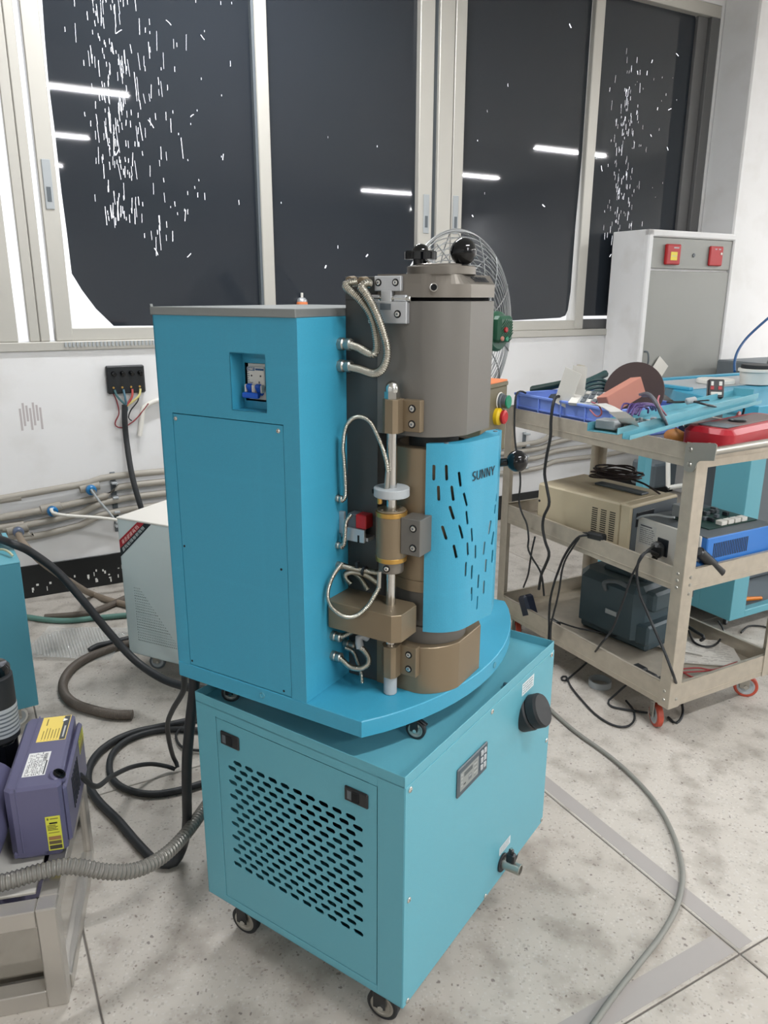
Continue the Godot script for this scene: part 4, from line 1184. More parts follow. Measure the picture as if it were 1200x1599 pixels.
	part("barrel", MB.new().lathe(bo + Vector3(0, 0.878, 0), Vector3.UP, [[0.060, 0], [0.0795, 0], [0.081, 0.001], [0.081, 0.0215], [0.0795, 0.0225], [0.0795, 0.0235], [0.081, 0.0245], [0.081, 0.2650], [0.079, 0.2665], [0.062, 0.2665], [0.062, 0.22], [0, 0.22]], 64), M.bronze_anodised, t)
	part("barrel_foot", MB.new().lathe(bo + Vector3(0, 0.77, 0), Vector3.UP, [[0.070, 0], [0.070, 0.036], [0.067, 0.038], [0.067, 0.047], [0.070, 0.049], [0.070, 0.108]], 48), M.gunmetal_anodised, t)
	part("piston", MB.new().cyl(bo + Vector3(0, 1.1, 0), bo + Vector3(0, 1.166, 0), 0.045, 40), M.dark_column, t)
	var lb := part("lower_block", MB.new().at(o).prism(block_outline(0.0670), 0.6795, 0.7735, true, 0.0012, 0.962), M.bronze_anodised, t)
	# curved slotted shield with the maker's lettering and side ball handle
	var out: Array = [Vector2(0.163, -0.1405), Vector2(0.175, -0.1445), Vector2(0.187, -0.15), Vector2(0.1975, -0.157), Vector2(0.206, -0.165), Vector2(0.214, -0.175), Vector2(0.2195, -0.187), Vector2(0.223, -0.2), Vector2(0.2262, -0.22), Vector2(0.2292, -0.24), Vector2(0.233, -0.26), Vector2(0.237, -0.2815), Vector2(0.2355, -0.287), Vector2(0.229, -0.308), Vector2(0.22, -0.334), Vector2(0.206, -0.344)]
	var ss := [0.0]
	for k in out.size() - 1: ss.append(ss[-1] + out[k].distance_to(out[k + 1]))
	var fn := func(u: float, v: float, d: float) -> Vector3:
		var k := 0
		while k < ss.size() - 2 and ss[k + 1] < u: k += 1
		var f := clampf((u - ss[k]) / (ss[k + 1] - ss[k]), -0.2, 1.2)
		var q: Vector2 = out[k].cubic_interpolate(out[k + 1], out[maxi(k - 1, 0)], out[mini(k + 2, out.size() - 1)], f)
		var ta: Vector2 = ((out[k + 1] - out[maxi(k - 1, 0)]).normalized()).lerp((out[mini(k + 2, out.size() - 1)] - out[k]).normalized(), f).normalized()
		var nn := Vector2(-ta.y, ta.x)
		return Vector3(q.x - nn.x * d * 0.0022, v - 0.592, q.y - nn.y * d * 0.0022)
	var cuts := []
	for q in [[Vector2(0.014, 1.1193), Vector2(0.0141, 1.0908)], [Vector2(0.035, 1.1196), Vector2(0.0368, 1.0911)], [Vector2(0.0585, 1.1063), Vector2(0.0631, 1.0785)], [Vector2(0.0223, 1.0826), Vector2(0.0239, 1.0548)], [Vector2(0.0455, 1.0823), Vector2(0.05, 1.0542)], [Vector2(0.0697, 1.0685), Vector2(0.0796, 1.0407)], [Vector2(0.0429, 1.0462), Vector2(0.0523, 1.0191)], [Vector2(0.0777, 1.0331), Vector2(0.0834, 1.0064)], [Vector2(0.0303, 1.0103), Vector2(0.0392, 0.9839)], [Vector2(0.0623, 1.0104), Vector2(0.0716, 0.9821)], [Vector2(0.0948, 0.998), Vector2(0.0993, 0.9705)], [Vector2(0.0526, 0.974), Vector2(0.0597, 0.947)], [Vector2(0.0839, 0.9734), Vector2(0.0873, 0.9461)], [Vector2(0.1097, 0.9622), Vector2(0.1115, 0.9348)], [Vector2(0.0822, 0.9368), Vector2(0.082, 0.9083)], [Vector2(0.1013, 0.9255), Vector2(0.1011, 0.8975)], [Vector2(0.1026, 0.8823), Vector2(0.1034, 0.8541)], [Vector2(0.1249, 0.9008), Vector2(0.124, 0.8725)], [Vector2(0.1235, 0.8582), Vector2(0.1224, 0.8306)], [Vector2(0.1442, 0.8831), Vector2(0.1437, 0.8556)], [Vector2(0.1478, 0.9261), Vector2(0.1469, 0.8976)], [Vector2(0.141, 0.9623), Vector2(0.1378, 0.9349)], [Vector2(0.1571, 0.9986), Vector2(0.1521, 0.9712)], [Vector2(0.168, 0.9745), Vector2(0.1624, 0.9475)], [Vector2(0.1674, 0.9383), Vector2(0.166, 0.9118)], [Vector2(0.176, 1.0486), Vector2(0.1708, 1.0304)], [Vector2(0.1702, 1.0264), Vector2(0.1679, 1.0074)]]:
		cuts.append(pill(q[0] + (q[1] - q[0]).normalized() * 0.0026, q[1] - (q[1] - q[0]).normalized() * 0.0026, 0.0026))
	var us := []
	for k in out.size() - 1:
		for j in 3: us.append(lerpf(ss[k], ss[k + 1], j / 3.0))
	us.append(ss[-1])
	var sh := part("shield", MB.new().sheet(0.0, ss[-1], 0.806, 1.1555, us, 46, cuts, fn), M.teal_powder_coat, t)
	part("shield_rim", MB.new().at(o).prism([Vector2(0.163, -0.1427), Vector2(0.1975, -0.1592), Vector2(0.2195, -0.189), Vector2(0.2262, -0.222), Vector2(0.2345, -0.281), Vector2(0.218, -0.333), Vector2(0.204, -0.339), Vector2(0.196, -0.318), Vector2(0.206, -0.262), Vector2(0.1985, -0.205), Vector2(0.185, -0.170), Vector2(0.162, -0.152)], 1.1525, 1.1550), M.teal_powder_coat, sh)
	for q in [[0.214, -0.318], [0.190, -0.163]]: part("rim_screw", MB.new().at(o).lathe(Vector3(q[0], 1.155, q[1]), Vector3.UP, [[0.0045, 0], [0.004, 0.0012], [0, 0.0012]], 12), M.mid_grey, sh)
	var ya := Vector3(-0.0155, 0, 0.0930).normalized()
	lettering("SUNNY", 0.0160, 0.0005, M.ink, sh, Vector3(0.2302, 1.0925, -0.2350) + o, Basis(-ya, Vector3.UP, Vector3(ya.z, 0, -ya.x)))
	part("handle_neck", MB.new().at(o).cyl(Vector3(0.219, 1.095, -0.325), Vector3(0.2520, 1.0990, -0.336), 0.0078, 18), M.black_gloss, t)
	part("side_ball_handle", MB.new().at(o).ball(Vector3(0.2522, 1.0994, -0.338), 0.0205, 32), M.black_gloss, t)
	# limit switch on its bracket
	var sw := part("switch_bracket", MB.new().at(o).bx(0.0006, 0.012, 0.9765, 1.0185, -0.1165, -0.1105, 0.0006).bx(0.012, 0.0555, 0.9655, 0.9900, -0.1165, -0.1105, 0.0006).bx(0.0006, 0.06, 0.968, 0.9745, -0.1385, -0.1165), M.aluminium, t)
	part("bracket_slot", MB.new().at(o).bx(0.041, 0.0452, 0.9650, 0.9790, -0.1107, -0.1102), M.dark_void, sw)
	part("switch_body", MB.new().at(o).bx(0.016, 0.036, 0.989, 1.0155, -0.1385, -0.1165, 0.001), M.mid_grey, sw)
	part("switch_head", MB.new().at(o).bx(0.0345, 0.0570, 0.9905, 1.0165, -0.1385, -0.1140, 0.0015), M.red, sw, "red plastic switch head")
	# conduits and fittings
	for q in [[1.3174, -0.1187, 0.0095, 0.026], [1.2803, -0.118, 0.0095, 0.026], [1.044, -0.1048, 0.0062, 0.014], [0.9552, -0.1028, 0.006, 0.014], [0.916, -0.104, 0.0065, 0.013], [0.7813, -0.084, 0.0085, 0.021], [0.7406, -0.083, 0.0085, 0.021]]:
		fitting(t, Vector3(0.0006, q[0], q[1]) + o, Vector3.RIGHT, q[2], q[3])
	for q in [[0.020, 0.790, -0.12], [0.024, 0.752, -0.12]]: fitting(t, Vector3(q[0] - 0.02, q[1], q[2]) + o, Vector3.RIGHT, 0.0075, 0.026)
	for q in [[0.0195, 1.4215], [0.0440, 1.4205]]:
		part("lid_fitting", MB.new().at(o).cyl(Vector3(q[0], q[1], -0.1385), Vector3(q[0] - 0.002, q[1] - 0.001, -0.124), 0.0088, 16, 0.001), M.bronze_anodised, t)
	for pts in [
		[Vector3(0.0205, 1.3171, -0.118), Vector3(0.0441, 1.3129, -0.112), Vector3(0.0716, 1.3048, -0.105), Vector3(0.0848, 1.3096, -0.104), Vector3(0.0835, 1.3366, -0.104), Vector3(0.0735, 1.3673, -0.104), Vector3(0.0523, 1.3916, -0.104), Vector3(0.0294, 1.4079, -0.106), Vector3(0.0217, 1.4151, -0.11), Vector3(0.0261, 1.4183, -0.117), Vector3(0.0311, 1.4194, -0.125)],
		[Vector3(0.0208, 1.2792, -0.117), Vector3(0.0438, 1.2774, -0.112), Vector3(0.0811, 1.2725, -0.104), Vector3(0.1023, 1.2855, -0.1), Vector3(0.1089, 1.3119, -0.099), Vector3(0.099, 1.3454, -0.099), Vector3(0.0816, 1.3787, -0.101), Vector3(0.0636, 1.4018, -0.104), Vector3(0.0542, 1.411, -0.107), Vector3(0.0579, 1.4171, -0.115), Vector3(0.0597, 1.4173, -0.124)]]:
		var w := []
		for q in pts: w.append(q + o)
		hose(t, w, 0.0066)
	for pts in [
		[Vector3(0.0117, 1.0422, -0.104), Vector3(0.0181, 1.0469, -0.103), Vector3(0.0217, 1.0631, -0.102), Vector3(0.0208, 1.1102, -0.1), Vector3(0.0185, 1.1445, -0.1), Vector3(0.0271, 1.1805, -0.1), Vector3(0.0485, 1.1969, -0.1), Vector3(0.0746, 1.1902, -0.1), Vector3(0.0952, 1.1579, -0.1), Vector3(0.1069, 1.128, -0.1), Vector3(0.1109, 1.1061, -0.1)],
		[Vector3(0.0105, 0.9561, -0.102), Vector3(0.0176, 0.9603, -0.1), Vector3(0.022, 0.98, -0.098), Vector3(0.0237, 1.004, -0.1), Vector3(0.0297, 1.0175, -0.108)],
		[Vector3(0.0114, 0.9207, -0.1), Vector3(0.0162, 0.9086, -0.066), Vector3(0.0121, 0.8791, -0.055), Vector3(0.0208, 0.8572, -0.052), Vector3(0.0459, 0.8441, -0.052), Vector3(0.0722, 0.8481, -0.054), Vector3(0.0941, 0.8693, -0.06), Vector3(0.1034, 0.8928, -0.075), Vector3(0.1044, 0.9004, -0.082)],
		[Vector3(0.0141, 0.7477, -0.11), Vector3(0.0316, 0.7449, -0.108), Vector3(0.0436, 0.728, -0.105), Vector3(0.054, 0.7116, -0.1), Vector3(0.06, 0.6927, -0.095)]]:
		var w := []
		for q in pts: w.append(q + o)
		hose(t, w, 0.0038)
	for pts in [
		[Vector3(0.0086, 0.9164, -0.104), Vector3(0.0315, 0.9151, -0.106), Vector3(0.0582, 0.9147, -0.108), Vector3(0.0859, 0.9139, -0.112)],
		[Vector3(0.0204, 0.8768, -0.12), Vector3(0.0103, 0.8869, -0.118), Vector3(0.0146, 0.8993, -0.114), Vector3(0.0373, 0.9075, -0.11), Vector3(0.0637, 0.9058, -0.108), Vector3(0.0885, 0.8946, -0.108)],
		[Vector3(0.0264, 0.901, -0.12), Vector3(0.0406, 0.8936, -0.12), Vector3(0.0574, 0.8729, -0.12)],
		[Vector3(0.0161, 0.7839, -0.084), Vector3(0.0249, 0.7853, -0.086), Vector3(0.0348, 0.792, -0.095), Vector3(0.0451, 0.799, -0.11)],
		[Vector3(0.0147, 0.7418, -0.083), Vector3(0.0241, 0.7367, -0.082), Vector3(0.0427, 0.7293, -0.08), Vector3(0.0629, 0.7299, -0.082), Vector3(0.076, 0.7387, -0.088), Vector3(0.0757, 0.7496, -0.093), Vector3(0.0641, 0.7588, -0.098), Vector3(0.053, 0.7609, -0.102)]]:
		var w := []
		for q in pts: w.append(q + o)
		hose(t, w, 0.0052)
	part("sensor_tip", MB.new().at(o).cyl(Vector3(0.1109, 1.1083, -0.1), Vector3(0.1085, 1.0774, -0.1), 0.0045, 12), M.steel, t)
	part("sensor_tip", MB.new().at(o).cyl(Vector3(0.1044, 0.8992, -0.082), Vector3(0.1057, 0.9308, -0.082), 0.0038, 12), M.steel, t)
	part("cable_tie", MB.new().at(o).cyl(Vector3(0.0554, 0.9142, -0.108), Vector3(0.0596, 0.9137, -0.108), 0.0098, 14).bx(0.044, 0.049, 0.92, 0.932, -0.105, -0.098), M.black_plastic, t)
	part("elbow_plug", MB.new().at(o).tube([Vector3(0.0515, 0.7605, -0.102), Vector3(0.0481, 0.7711, -0.103), Vector3(0.0462, 0.7786, -0.106), Vector3(0.0509, 0.7813, -0.112), Vector3(0.0558, 0.7754, -0.12)], 0.0075, 12), M.pale_grey, t)

const CART_YAW := -1.0655
var CART_AT := Vector3(0.9235, 0, -2.2176)
var CB := Basis(Vector3.UP, CART_YAW)

func C(x: float, y: float, z: float) -> Vector3:
	return CART_AT + CB * Vector3(x, y, z)

func steel_cart() -> void:
	# local axes: x along the long side (0 at the near corner, negative towards the wall), z negative to the right
	var t := thing("steel_cart", "three-tier stainless steel utility cart loaded with instruments, right of the teal machine", "cart", CART_AT, CART_YAW)
	var L := 0.915
	var D := 0.52
	for tier in [[0.906, 0.976, 0.930], [0.511, 0.584, 0.530], [0.110, 0.190, 0.130]]:
		var y0: float = tier[0]
		var y1: float = tier[1]
		var fl: float = tier[2]
		var sh := part("shelf", MB.new().bx(-L, 0, fl - 0.002, fl, -D, 0), M.cart_steel, t)
		for side in [[0.0, 1.0], [-D, -1.0]]:
			var zz: float = side[0]
			var q: float = side[1]
			part("long_rail", MB.new().bx(-L + 0.004, -0.004, y0, y1, zz - q * 0.0035, zz - q * 0.0015, 0.0005).bx(-L + 0.004, -0.004, y1 - 0.002, y1, minf(zz - q * 0.013, zz - q * 0.0015), maxf(zz - q * 0.013, zz - q * 0.0015), 0.0005), M.cart_steel, t)
		for side in [[0.0, 1.0], [-L, -1.0]]:
			var xx: float = side[0]
			var q: float = side[1]
			part("end_rail", MB.new().bx(minf(xx - q * 0.0035, xx - q * 0.0015), maxf(xx - q * 0.0035, xx - q * 0.0015), y0, y1, -D + 0.004, -0.004, 0.0005).bx(minf(xx - q * 0.013, xx - q * 0.0015), maxf(xx - q * 0.013, xx - q * 0.0015), y1 - 0.002, y1, -D + 0.004, -0.004, 0.0005), M.cart_steel, t)
	for sx in [0.0, 1.0]:
		for sz in [0.0, 1.0]:
			var x: float = -L * sx
			var z: float = -D * sz
			var dx := 1.0 if sx == 1.0 else -1.0
			var dz := -1.0 if sz == 0.0 else 1.0
			var p := MB.new()
			p.bx(minf(x, x + dx * 0.042), maxf(x, x + dx * 0.042), 0.108, 0.982, z - 0.001, z + 0.001, 0.0004)
			p.bx(x - 0.001, x + 0.001, 0.108, 0.982, minf(z, z + dz * 0.05), maxf(z, z + dz * 0.05), 0.0004)
			var leg := part("leg", p, M.cart_steel, t)
			if sx == 0.0 and sz == 0.0:
				for yy in [0.135, 0.165, 0.525, 0.548, 0.571]:
					part("rivet", MB.new().lathe(Vector3(-0.021, yy, 0.001), Vector3.BACK, [[0.006, 0], [0.005, 0.002], [0, 0.003]], 12), M.steel, leg)
				for yy in [0.138, 0.505, 0.535, 0.56, 0.935]:
					part("rivet", MB.new().lathe(Vector3(0.001, yy, -0.033), Vector3.RIGHT, [[0.006, 0], [0.005, 0.002], [0, 0.003]], 12), M.steel, leg)
	# push handle: side bracket plates and a round bar over the end rail
	for z in [0.002, -D - 0.003]:
		var pl := MB.new().at(Vector3(0, 0, z), Basis(Vector3.RIGHT, Vector3.BACK, Vector3.DOWN))
		pl.prism([Vector2(-0.042, -0.905), Vector2(-0.036, -0.897), Vector2(-0.022, -0.893), Vector2(-0.008, -0.897), Vector2(-0.001, -0.908), Vector2(0.004, -0.926), Vector2(0.012, -0.934), Vector2(0.062, -0.944), Vector2(0.064, -0.990), Vector2(0.056, -0.994), Vector2(-0.018, -0.984), Vector2(-0.036, -0.978), Vector2(-0.042, -0.968)], 0, 0.003)
		var g := part("handle_bracket", pl, M.steel, t, "bright steel handle bracket")
		for q in [[-0.024, 0.962], [-0.022, 0.917]]:
			part("rivet", MB.new().lathe(Vector3(q[0], q[1], z + (0.003 if z > 0 else 0.0)), Vector3.BACK, [[0.008, 0], [0.0065, 0.003], [0, 0.0045]], 14), M.steel, g)
	part("handle_bar", MB.new().tube([Vector3(0.048, 0.968, -0.0), Vector3(0.048, 0.972, -D * 0.5), Vector3(0.048, 0.968, -D)], 0.0125, 16, 0.05), M.steel, t)
	mat("caster_orange", Color(0.72, 0.30, 0.22), 0.5)
	mat("caster_brown", Color(0.42, 0.25, 0.22), 0.6)
	for q in [[-0.085, -0.045], [-0.07, -0.475], [-0.84, -0.05], [-0.84, -0.47]]:
		caster(t, Vector3(q[0], 0, q[1]), 0.0415, -0.45 if q[1] > -0.1 else 0.7, M.caster_orange, M.pale_grey)

func cart_top_things() -> void:
	var T := 0.931
	# blue crate with ribbed side
	mat("crate_blue", Color(0.47, 0.58, 0.88), 0.4)
	var cr := thing("blue_crate", "shallow blue plastic parts crate at the wall end of the cart top", "crate", C(-0.62, T, -0.20), CART_YAW)
	var b := MB.new()
	b.bx(-0.28, 0.25, 0, 0.004, -0.16, 0.165).bx(-0.28, 0.25, 0, 0.10, 0.161, 0.165, 0.001).bx(-0.28, 0.25, 0, 0.10, -0.16, -0.156).bx(-0.28, -0.276, 0, 0.10, -0.16, 0.165).bx(0.246, 0.25, 0, 0.10, -0.16, 0.165)
	part("tub", b, M.crate_blue, cr)
	b = MB.new().bx(-0.285, 0.255, 0.092, 0.102, 0.162, 0.172, 0.002).bx(-0.285, 0.255, 0.092, 0.102, -0.167, -0.157, 0.002).bx(-0.287, -0.277, 0.092, 0.102, -0.167, 0.172, 0.002).bx(0.247, 0.257, 0.092, 0.102, -0.167, 0.172, 0.002)
	part("rim", b, M.crate_blue, cr)
	for k in 5: part("rib", MB.new().bx(-0.27 + k * 0.125, -0.264 + k * 0.125, 0.006, 0.092, 0.165, 0.171, 0.001), M.crate_blue, cr)
	part("rib", MB.new().bx(-0.27, 0.245, 0.048, 0.053, 0.165, 0.169), M.crate_blue, cr)
	# in the crate
	mat("dark_green", Color(0.11, 0.22, 0.20), 0.45)
	mat("hose_green", Color(0.17, 0.28, 0.28), 0.4)
	mat("deep_slate", Color(0.12, 0.16, 0.20), 0.5)
	var flt := MB.new()
	flt.tube([Vector3(-1.003, 1.0222, -0.2), Vector3(-0.8793, 1.0547, -0.22), Vector3(-0.7864, 1.0849, -0.25)], 0.017, 8, 0.03, 0.0, 0.0, 0.012)
	for i in flt.v.size(): flt.v[i] = CART_AT + CB * flt.v[i]
	solo("green_folder", flt, M.dark_green, "rolled dark green sleeve lying along the back of the blue crate", "sleeve")
	var hs := MB.new()
	for k in 4:
		var pts := []
		for q in [Vector3(0.722, 1.0557, -2.8752), Vector3(0.739, 1.0742, -2.9012), Vector3(0.778, 1.0884, -2.926), Vector3(0.8167, 1.0932, -2.9274), Vector3(0.8458, 1.0816, -2.9241), Vector3(0.8521, 1.0654, -2.8987)]:
			pts.append(q + Vector3(0.0, -0.013 * k, 0.012 * k))
		hs.tube(pts, 0.007, 8)
	solo("coiled_green_tube", hs, M.hose_green, "coil of dark green tubing between white cards and brown disc", "tube")
	solo("green_board_edge", MB.new().tube([Vector3(0.7444, 1.072, -2.9422), Vector3(0.7985, 1.0888, -2.9677), Vector3(0.8558, 1.1107, -2.9947)], 0.014, 6), M.hose_green, "slanted dark green bar above the coiled tubing", "bar")
	solo("black_pouch", MB.new().at(C(-0.73, 0, -0.16), CB).box(Vector3(0, 0.99, 0), Vector3(0.16, 0.085, 0.10), 0.012), M.deep_slate, "dark slate pouch at the wall end inside the blue crate", "pouch")
	mat("card_cream", Color(0.80, 0.77, 0.70), 0.6)
	var cd := thing("white_cards", "white and cream cards standing fanned in the blue crate", "cards", Vector3(0.6718, 1.0138, -2.7801), CART_YAW)
	part("card", MB.new().at(Vector3(-0.02, 0, 0.02), Basis(Vector3.UP, 0.25) * Basis(Vector3.BACK, -0.30)).bx(-0.035, 0.035, 0, 0.135, 0, 0.0015), M.white_plastic, cd)
	part("card", MB.new().at(Vector3(0.022, 0, -0.01), Basis(Vector3.UP, 0.35) * Basis(Vector3.BACK, -0.04)).bx(-0.028, 0.028, 0, 0.145, 0, 0.0015), M.white_plastic, cd)
	for k in 3: part("card", MB.new().at(Vector3(-0.022 + k * 0.014, 0, -0.02), Basis(Vector3.UP, 0.3) * Basis(Vector3.BACK, -0.22 + 0.05 * k)).bx(-0.014, 0.012, 0, 0.148, 0, 0.0012), M.card_cream, cd)
	var km := thing("keypad_module", "grey keypad module lying in the crate beside the brown disc", "keypad", Vector3(0.7277, 1.0509, -2.7283), CART_YAW)
	var kb := Basis(Vector3.UP, 0.45) * Basis(Vector3.RIGHT, 0.45)
	part("body", MB.new().at(Vector3.ZERO, kb).bx(-0.062, 0.062, -0.012, 0.0, -0.045, 0.045, 0.003), M.pale_grey, km)
	part("frame_strip", MB.new().at(Vector3.ZERO, kb).bx(-0.062, -0.03, 0.0, 0.002, -0.045, 0.045), M.white_plastic, km)
	for k in 12: part("key", MB.new().at(Vector3.ZERO, kb).bx(-0.022 + (k % 4) * 0.021, -0.006 + (k % 4) * 0.021, 0.0, 0.004, -0.038 + (k / 4) * 0.026, -0.018 + (k / 4) * 0.026, 0.001), M.mid_grey if k % 3 else M.white_plastic, km)
	# brown disc leaning, with the pink foam block before it
	mat("disc_brown", Color(0.265, 0.21, 0.20), 0.75)
	var dc := Vector3(-0.5217, 1.0627, -0.27)
	var dn := Vector3(0.45, 0.25, 0.86).normalized()
	var db := MB.new().at(CART_AT, CB)
	db.lathe(dc - dn * 0.006, dn, [[0.020, 0], [0.108, 0], [0.108, 0.010], [0.020, 0.010]], 48)
	solo("abrasive_disc", db, M.disc_brown, "round dark brown abrasive disc leaning up behind the pink block", "disc")
	mat("pink_foam", Color(0.74, 0.50, 0.43), 0.7)
	var px := Vector3(0.80, 0.34, -0.50).normalized()
	var pz := (Vector3(0.45, 0.15, 0.85) - px * px.dot(Vector3(0.45, 0.15, 0.85))).normalized()
	solo("pink_block", MB.new().at(Vector3(0.8227, 1.0654, -2.67), Basis(px, pz.cross(px), pz)).box(Vector3.ZERO, Vector3(0.175, 0.066, 0.05), 0.002), M.pink_foam, "pinkish tan foam block tilted against the brown disc", "block")
	# teal channel with circuit boards laid across the cart
	var e0: Vector3 = Vector3(0.0422, 1.07, 0.431)
	var e1: Vector3 = Vector3(-0.2681, 1.07, -0.5535)
	var ch := thing("teal_channel", "long teal folded metal channel laid diagonally across the cart top", "channel", C(e0.x, 1.056, e0.z), 0.0)
	var dir := (CB * (e1 - e0)).normalized()
	ch.basis = Basis(dir, Vector3.UP, dir.cross(Vector3.UP))
	var ln := (e1 - e0).length()
	part("floor_strip", MB.new().bx(0, ln, 0, 0.002, -0.045, 0.042, 0.0005).bx(0.0, ln, 0.0, 0.018, 0.040, 0.042, 0.0005).bx(0, ln, 0, 0.022, -0.045, -0.043, 0.0005), M.teal_sheet, ch)
	part("near_flange", MB.new().bx(0.03, ln - 0.02, -0.014, -0.012, 0.042, 0.062, 0.0005).bx(0.03, ln - 0.02, -0.014, 0.002, 0.0405, 0.0425).bx(0.03, ln - 0.02, -0.014, -0.003, 0.060, 0.062), M.teal_sheet, ch)
	part("end_tab", MB.new().bx(ln - 0.003, ln, 0, 0.030, -0.045, 0.025, 0.0005), M.teal_sheet, ch)
	mat("pcb_green", Color(0.10, 0.23, 0.20), 0.4)
	mat("wire_violet", Color(0.33, 0.24, 0.48), 0.5)
	mat("wire_pink", Color(0.72, 0.38, 0.42), 0.5)
	var rng := RandomNumberGenerator.new()
	rng.seed = 9
	for q in [[0.075, "lying at the near end of the teal channel"], [0.215, "farther along the teal channel under violet wires"]]:
		var bd := thing("circuit_board", "green circuit board with white connectors " + q[1], "circuit board", ch.position + dir * q[0] + Vector3(0, 0.004, 0), 0.0)
		bd.basis = ch.basis
		part("board", MB.new().bx(-0.055, 0.055, 0, 0.0018, -0.036, 0.036), M.pcb_green, bd)
		for k in 9:
			var x := rng.randf_range(-0.045, 0.04)
			var z := rng.randf_range(-0.030, 0.026)
			var h := rng.randf_range(0.004, 0.016)
			part("component", MB.new().box(Vector3(x, 0.0018 + h / 2, z), Vector3(rng.randf_range(0.008, 0.02), h, rng.randf_range(0.006, 0.014)), 0.001), [M.white_plastic, M.black_plastic, M.pale_grey, M.mid_grey][rng.randi() % 4], bd)
		if q[0] < 0.1: part("shield_can", MB.new().bx(-0.052, -0.005, 0.0018, 0.026, -0.035, 0.02, 0.002), M.pale_grey, bd)
	var wv := MB.new()
	for k in 9:
		var p0: Vector3 = ch.position + dir * rng.randf_range(0.14, 0.22) + Vector3(rng.randf_range(-0.03, 0.03), 0.03, rng.randf_range(-0.05, 0.02))
		var p1 := p0 + dir * rng.randf_range(0.06, 0.13) + Vector3(rng.randf_range(-0.02, 0.02), 0.0, rng.randf_range(-0.04, 0.0))
		wv.tube([p0, p0.lerp(p1, 0.3) + Vector3(0, 0.022, 0.0), p0.lerp(p1, 0.7) + Vector3(0.01, 0.016, 0.0), p1], 0.0028, 6)
	var vw := solo("violet_wires", wv, M.wire_violet, "tangle of violet wires heaped on the farther circuit board", "wires")
	vw.set_meta("kind", "stuff")
	solo("pink_wires", MB.new().tube([Vector3(0.6541, 1.05, -2.4337), Vector3(0.6024, 1.07, -2.1686), Vector3(0.5922, 1.09, -2.0836), Vector3(0.6056, 1.1, -2.1622), Vector3(0.6268, 1.09, -2.3173)], 0.0024, 6).tube([Vector3(0.8566, 1.1, -2.398), Vector3(0.8111, 1.1, -2.277), Vector3(0.7976, 1.09, -2.213), Vector3(0.8288, 1.06, -2.2401), Vector3(0.953, 0.985, -2.486), Vector3(0.9746, 0.975, -2.4353), Vector3(1.0466, 0.975, -2.4973)], 0.0026, 6), M.wire_pink, "thin pink wires looping over the cart top clutter", "wires")
	mat("grey_cord", Color(0.36, 0.37, 0.40), 0.4)
	solo("cable_pair", MB.new().tube([Vector3(0.7795, 1.11, -2.3472), Vector3(0.7265, 1.14, -2.1194), Vector3(0.7161, 1.13, -2.0235), Vector3(0.734, 1.1, -2.0323), Vector3(0.8065, 1.05, -2.1845)], 0.0045, 8).tube([Vector3(0.8041, 1.1, -2.3963), Vector3(0.7407, 1.13, -2.1432), Vector3(0.7202, 1.12, -2.0227), Vector3(0.7693, 1.08, -2.108), Vector3(0.7942, 1.05, -2.1394)], 0.0045, 8), M.grey_cord, "pair of grey cords arching over the teal channel", "cords")
	solo("black_lead", MB.new().tube([Vector3(0.8693, 1.085, -2.3619), Vector3(0.9091, 1.085, -2.3631), Vector3(0.9396, 1.09, -2.3414), Vector3(0.9675, 1.085, -2.3219), Vector3(1.0555, 1.06, -2.4326), Vector3(1.0991, 1.04, -2.5012)], 0.0035, 8).tube([Vector3(0.9708, 1.1, -2.2963), Vector3(0.9555, 1.095, -2.319), Vector3(0.9475, 1.09, -2.3417)], 0.0025, 6), M.rubber, "thin black lead with a ferrite running along the teal channel", "cable")
	solo("ferrite_core", MB.new().cyl(Vector3(0.9199, 1.09, -2.3408), Vector3(0.9515, 1.095, -2.3482), 0.010, 16, 0.003), M.pale_grey, "grey cylindrical ferrite clamped on the black lead", "ferrite")
	var jk := thing("terminal_module", "small square black terminal module with white jaws on the far end of the channel", "terminal", Vector3(1.141, 1.06, -2.6538), CART_YAW)
	var jb := Basis(Vector3.UP, 0.9) * Basis(Vector3.RIGHT, -0.25)
	part("case", MB.new().at(Vector3.ZERO, jb).bx(-0.026, 0.026, 0, 0.064, -0.015, 0.012, 0.003), M.black_plastic, jk)
	part("jaws", MB.new().at(Vector3.ZERO, jb).bx(-0.018, 0.018, 0.010, 0.020, 0.012, 0.016, 0.001).bx(-0.018, -0.010, 0.042, 0.056, 0.012, 0.015).bx(0.008, 0.018, 0.042, 0.056, 0.012, 0.015), M.white_plastic, jk)
	part("red_mark", MB.new().at(Vector3.ZERO, jb).bx(-0.019, -0.008, 0.028, 0.040, 0.012, 0.0145).bx(0.006, 0.018, 0.028, 0.040, 0.012, 0.0145), M.red, jk)
	# white ribbon cable
	var rib := MB.new()
	var rp: Array = [Vector3(0.6236, 1.1, -2.2157), Vector3(0.5856, 1.12, -2.0067), Vector3(0.5825, 1.12, -1.9155), Vector3(0.6043, 1.105, -1.9193), Vector3(0.6462, 1.075, -2.0048), Vector3(0.6861, 1.04, -2.0898)]
	var rx := Vector3(0.92, 0.08, 0.3).normalized()
	for k in rp.size() - 1:
		var w0: Vector3 = rx * (0.020 if k > 1 else 0.016)
		rib.face([rp[k] - w0, rp[k] + w0, rp[k + 1] + w0, rp[k + 1] - w0], Vector3(0, 1, 0.4))
		rib.face([rp[k] - w0 - Vector3(0, 0.0015, 0), rp[k] + w0 - Vector3(0, 0.0015, 0), rp[k + 1] + w0 - Vector3(0, 0.0015, 0), rp[k + 1] - w0 - Vector3(0, 0.0015, 0)], Vector3(0, -1, -0.4))
	mat("ribbon_white", Color(0.80, 0.79, 0.77), 0.5)
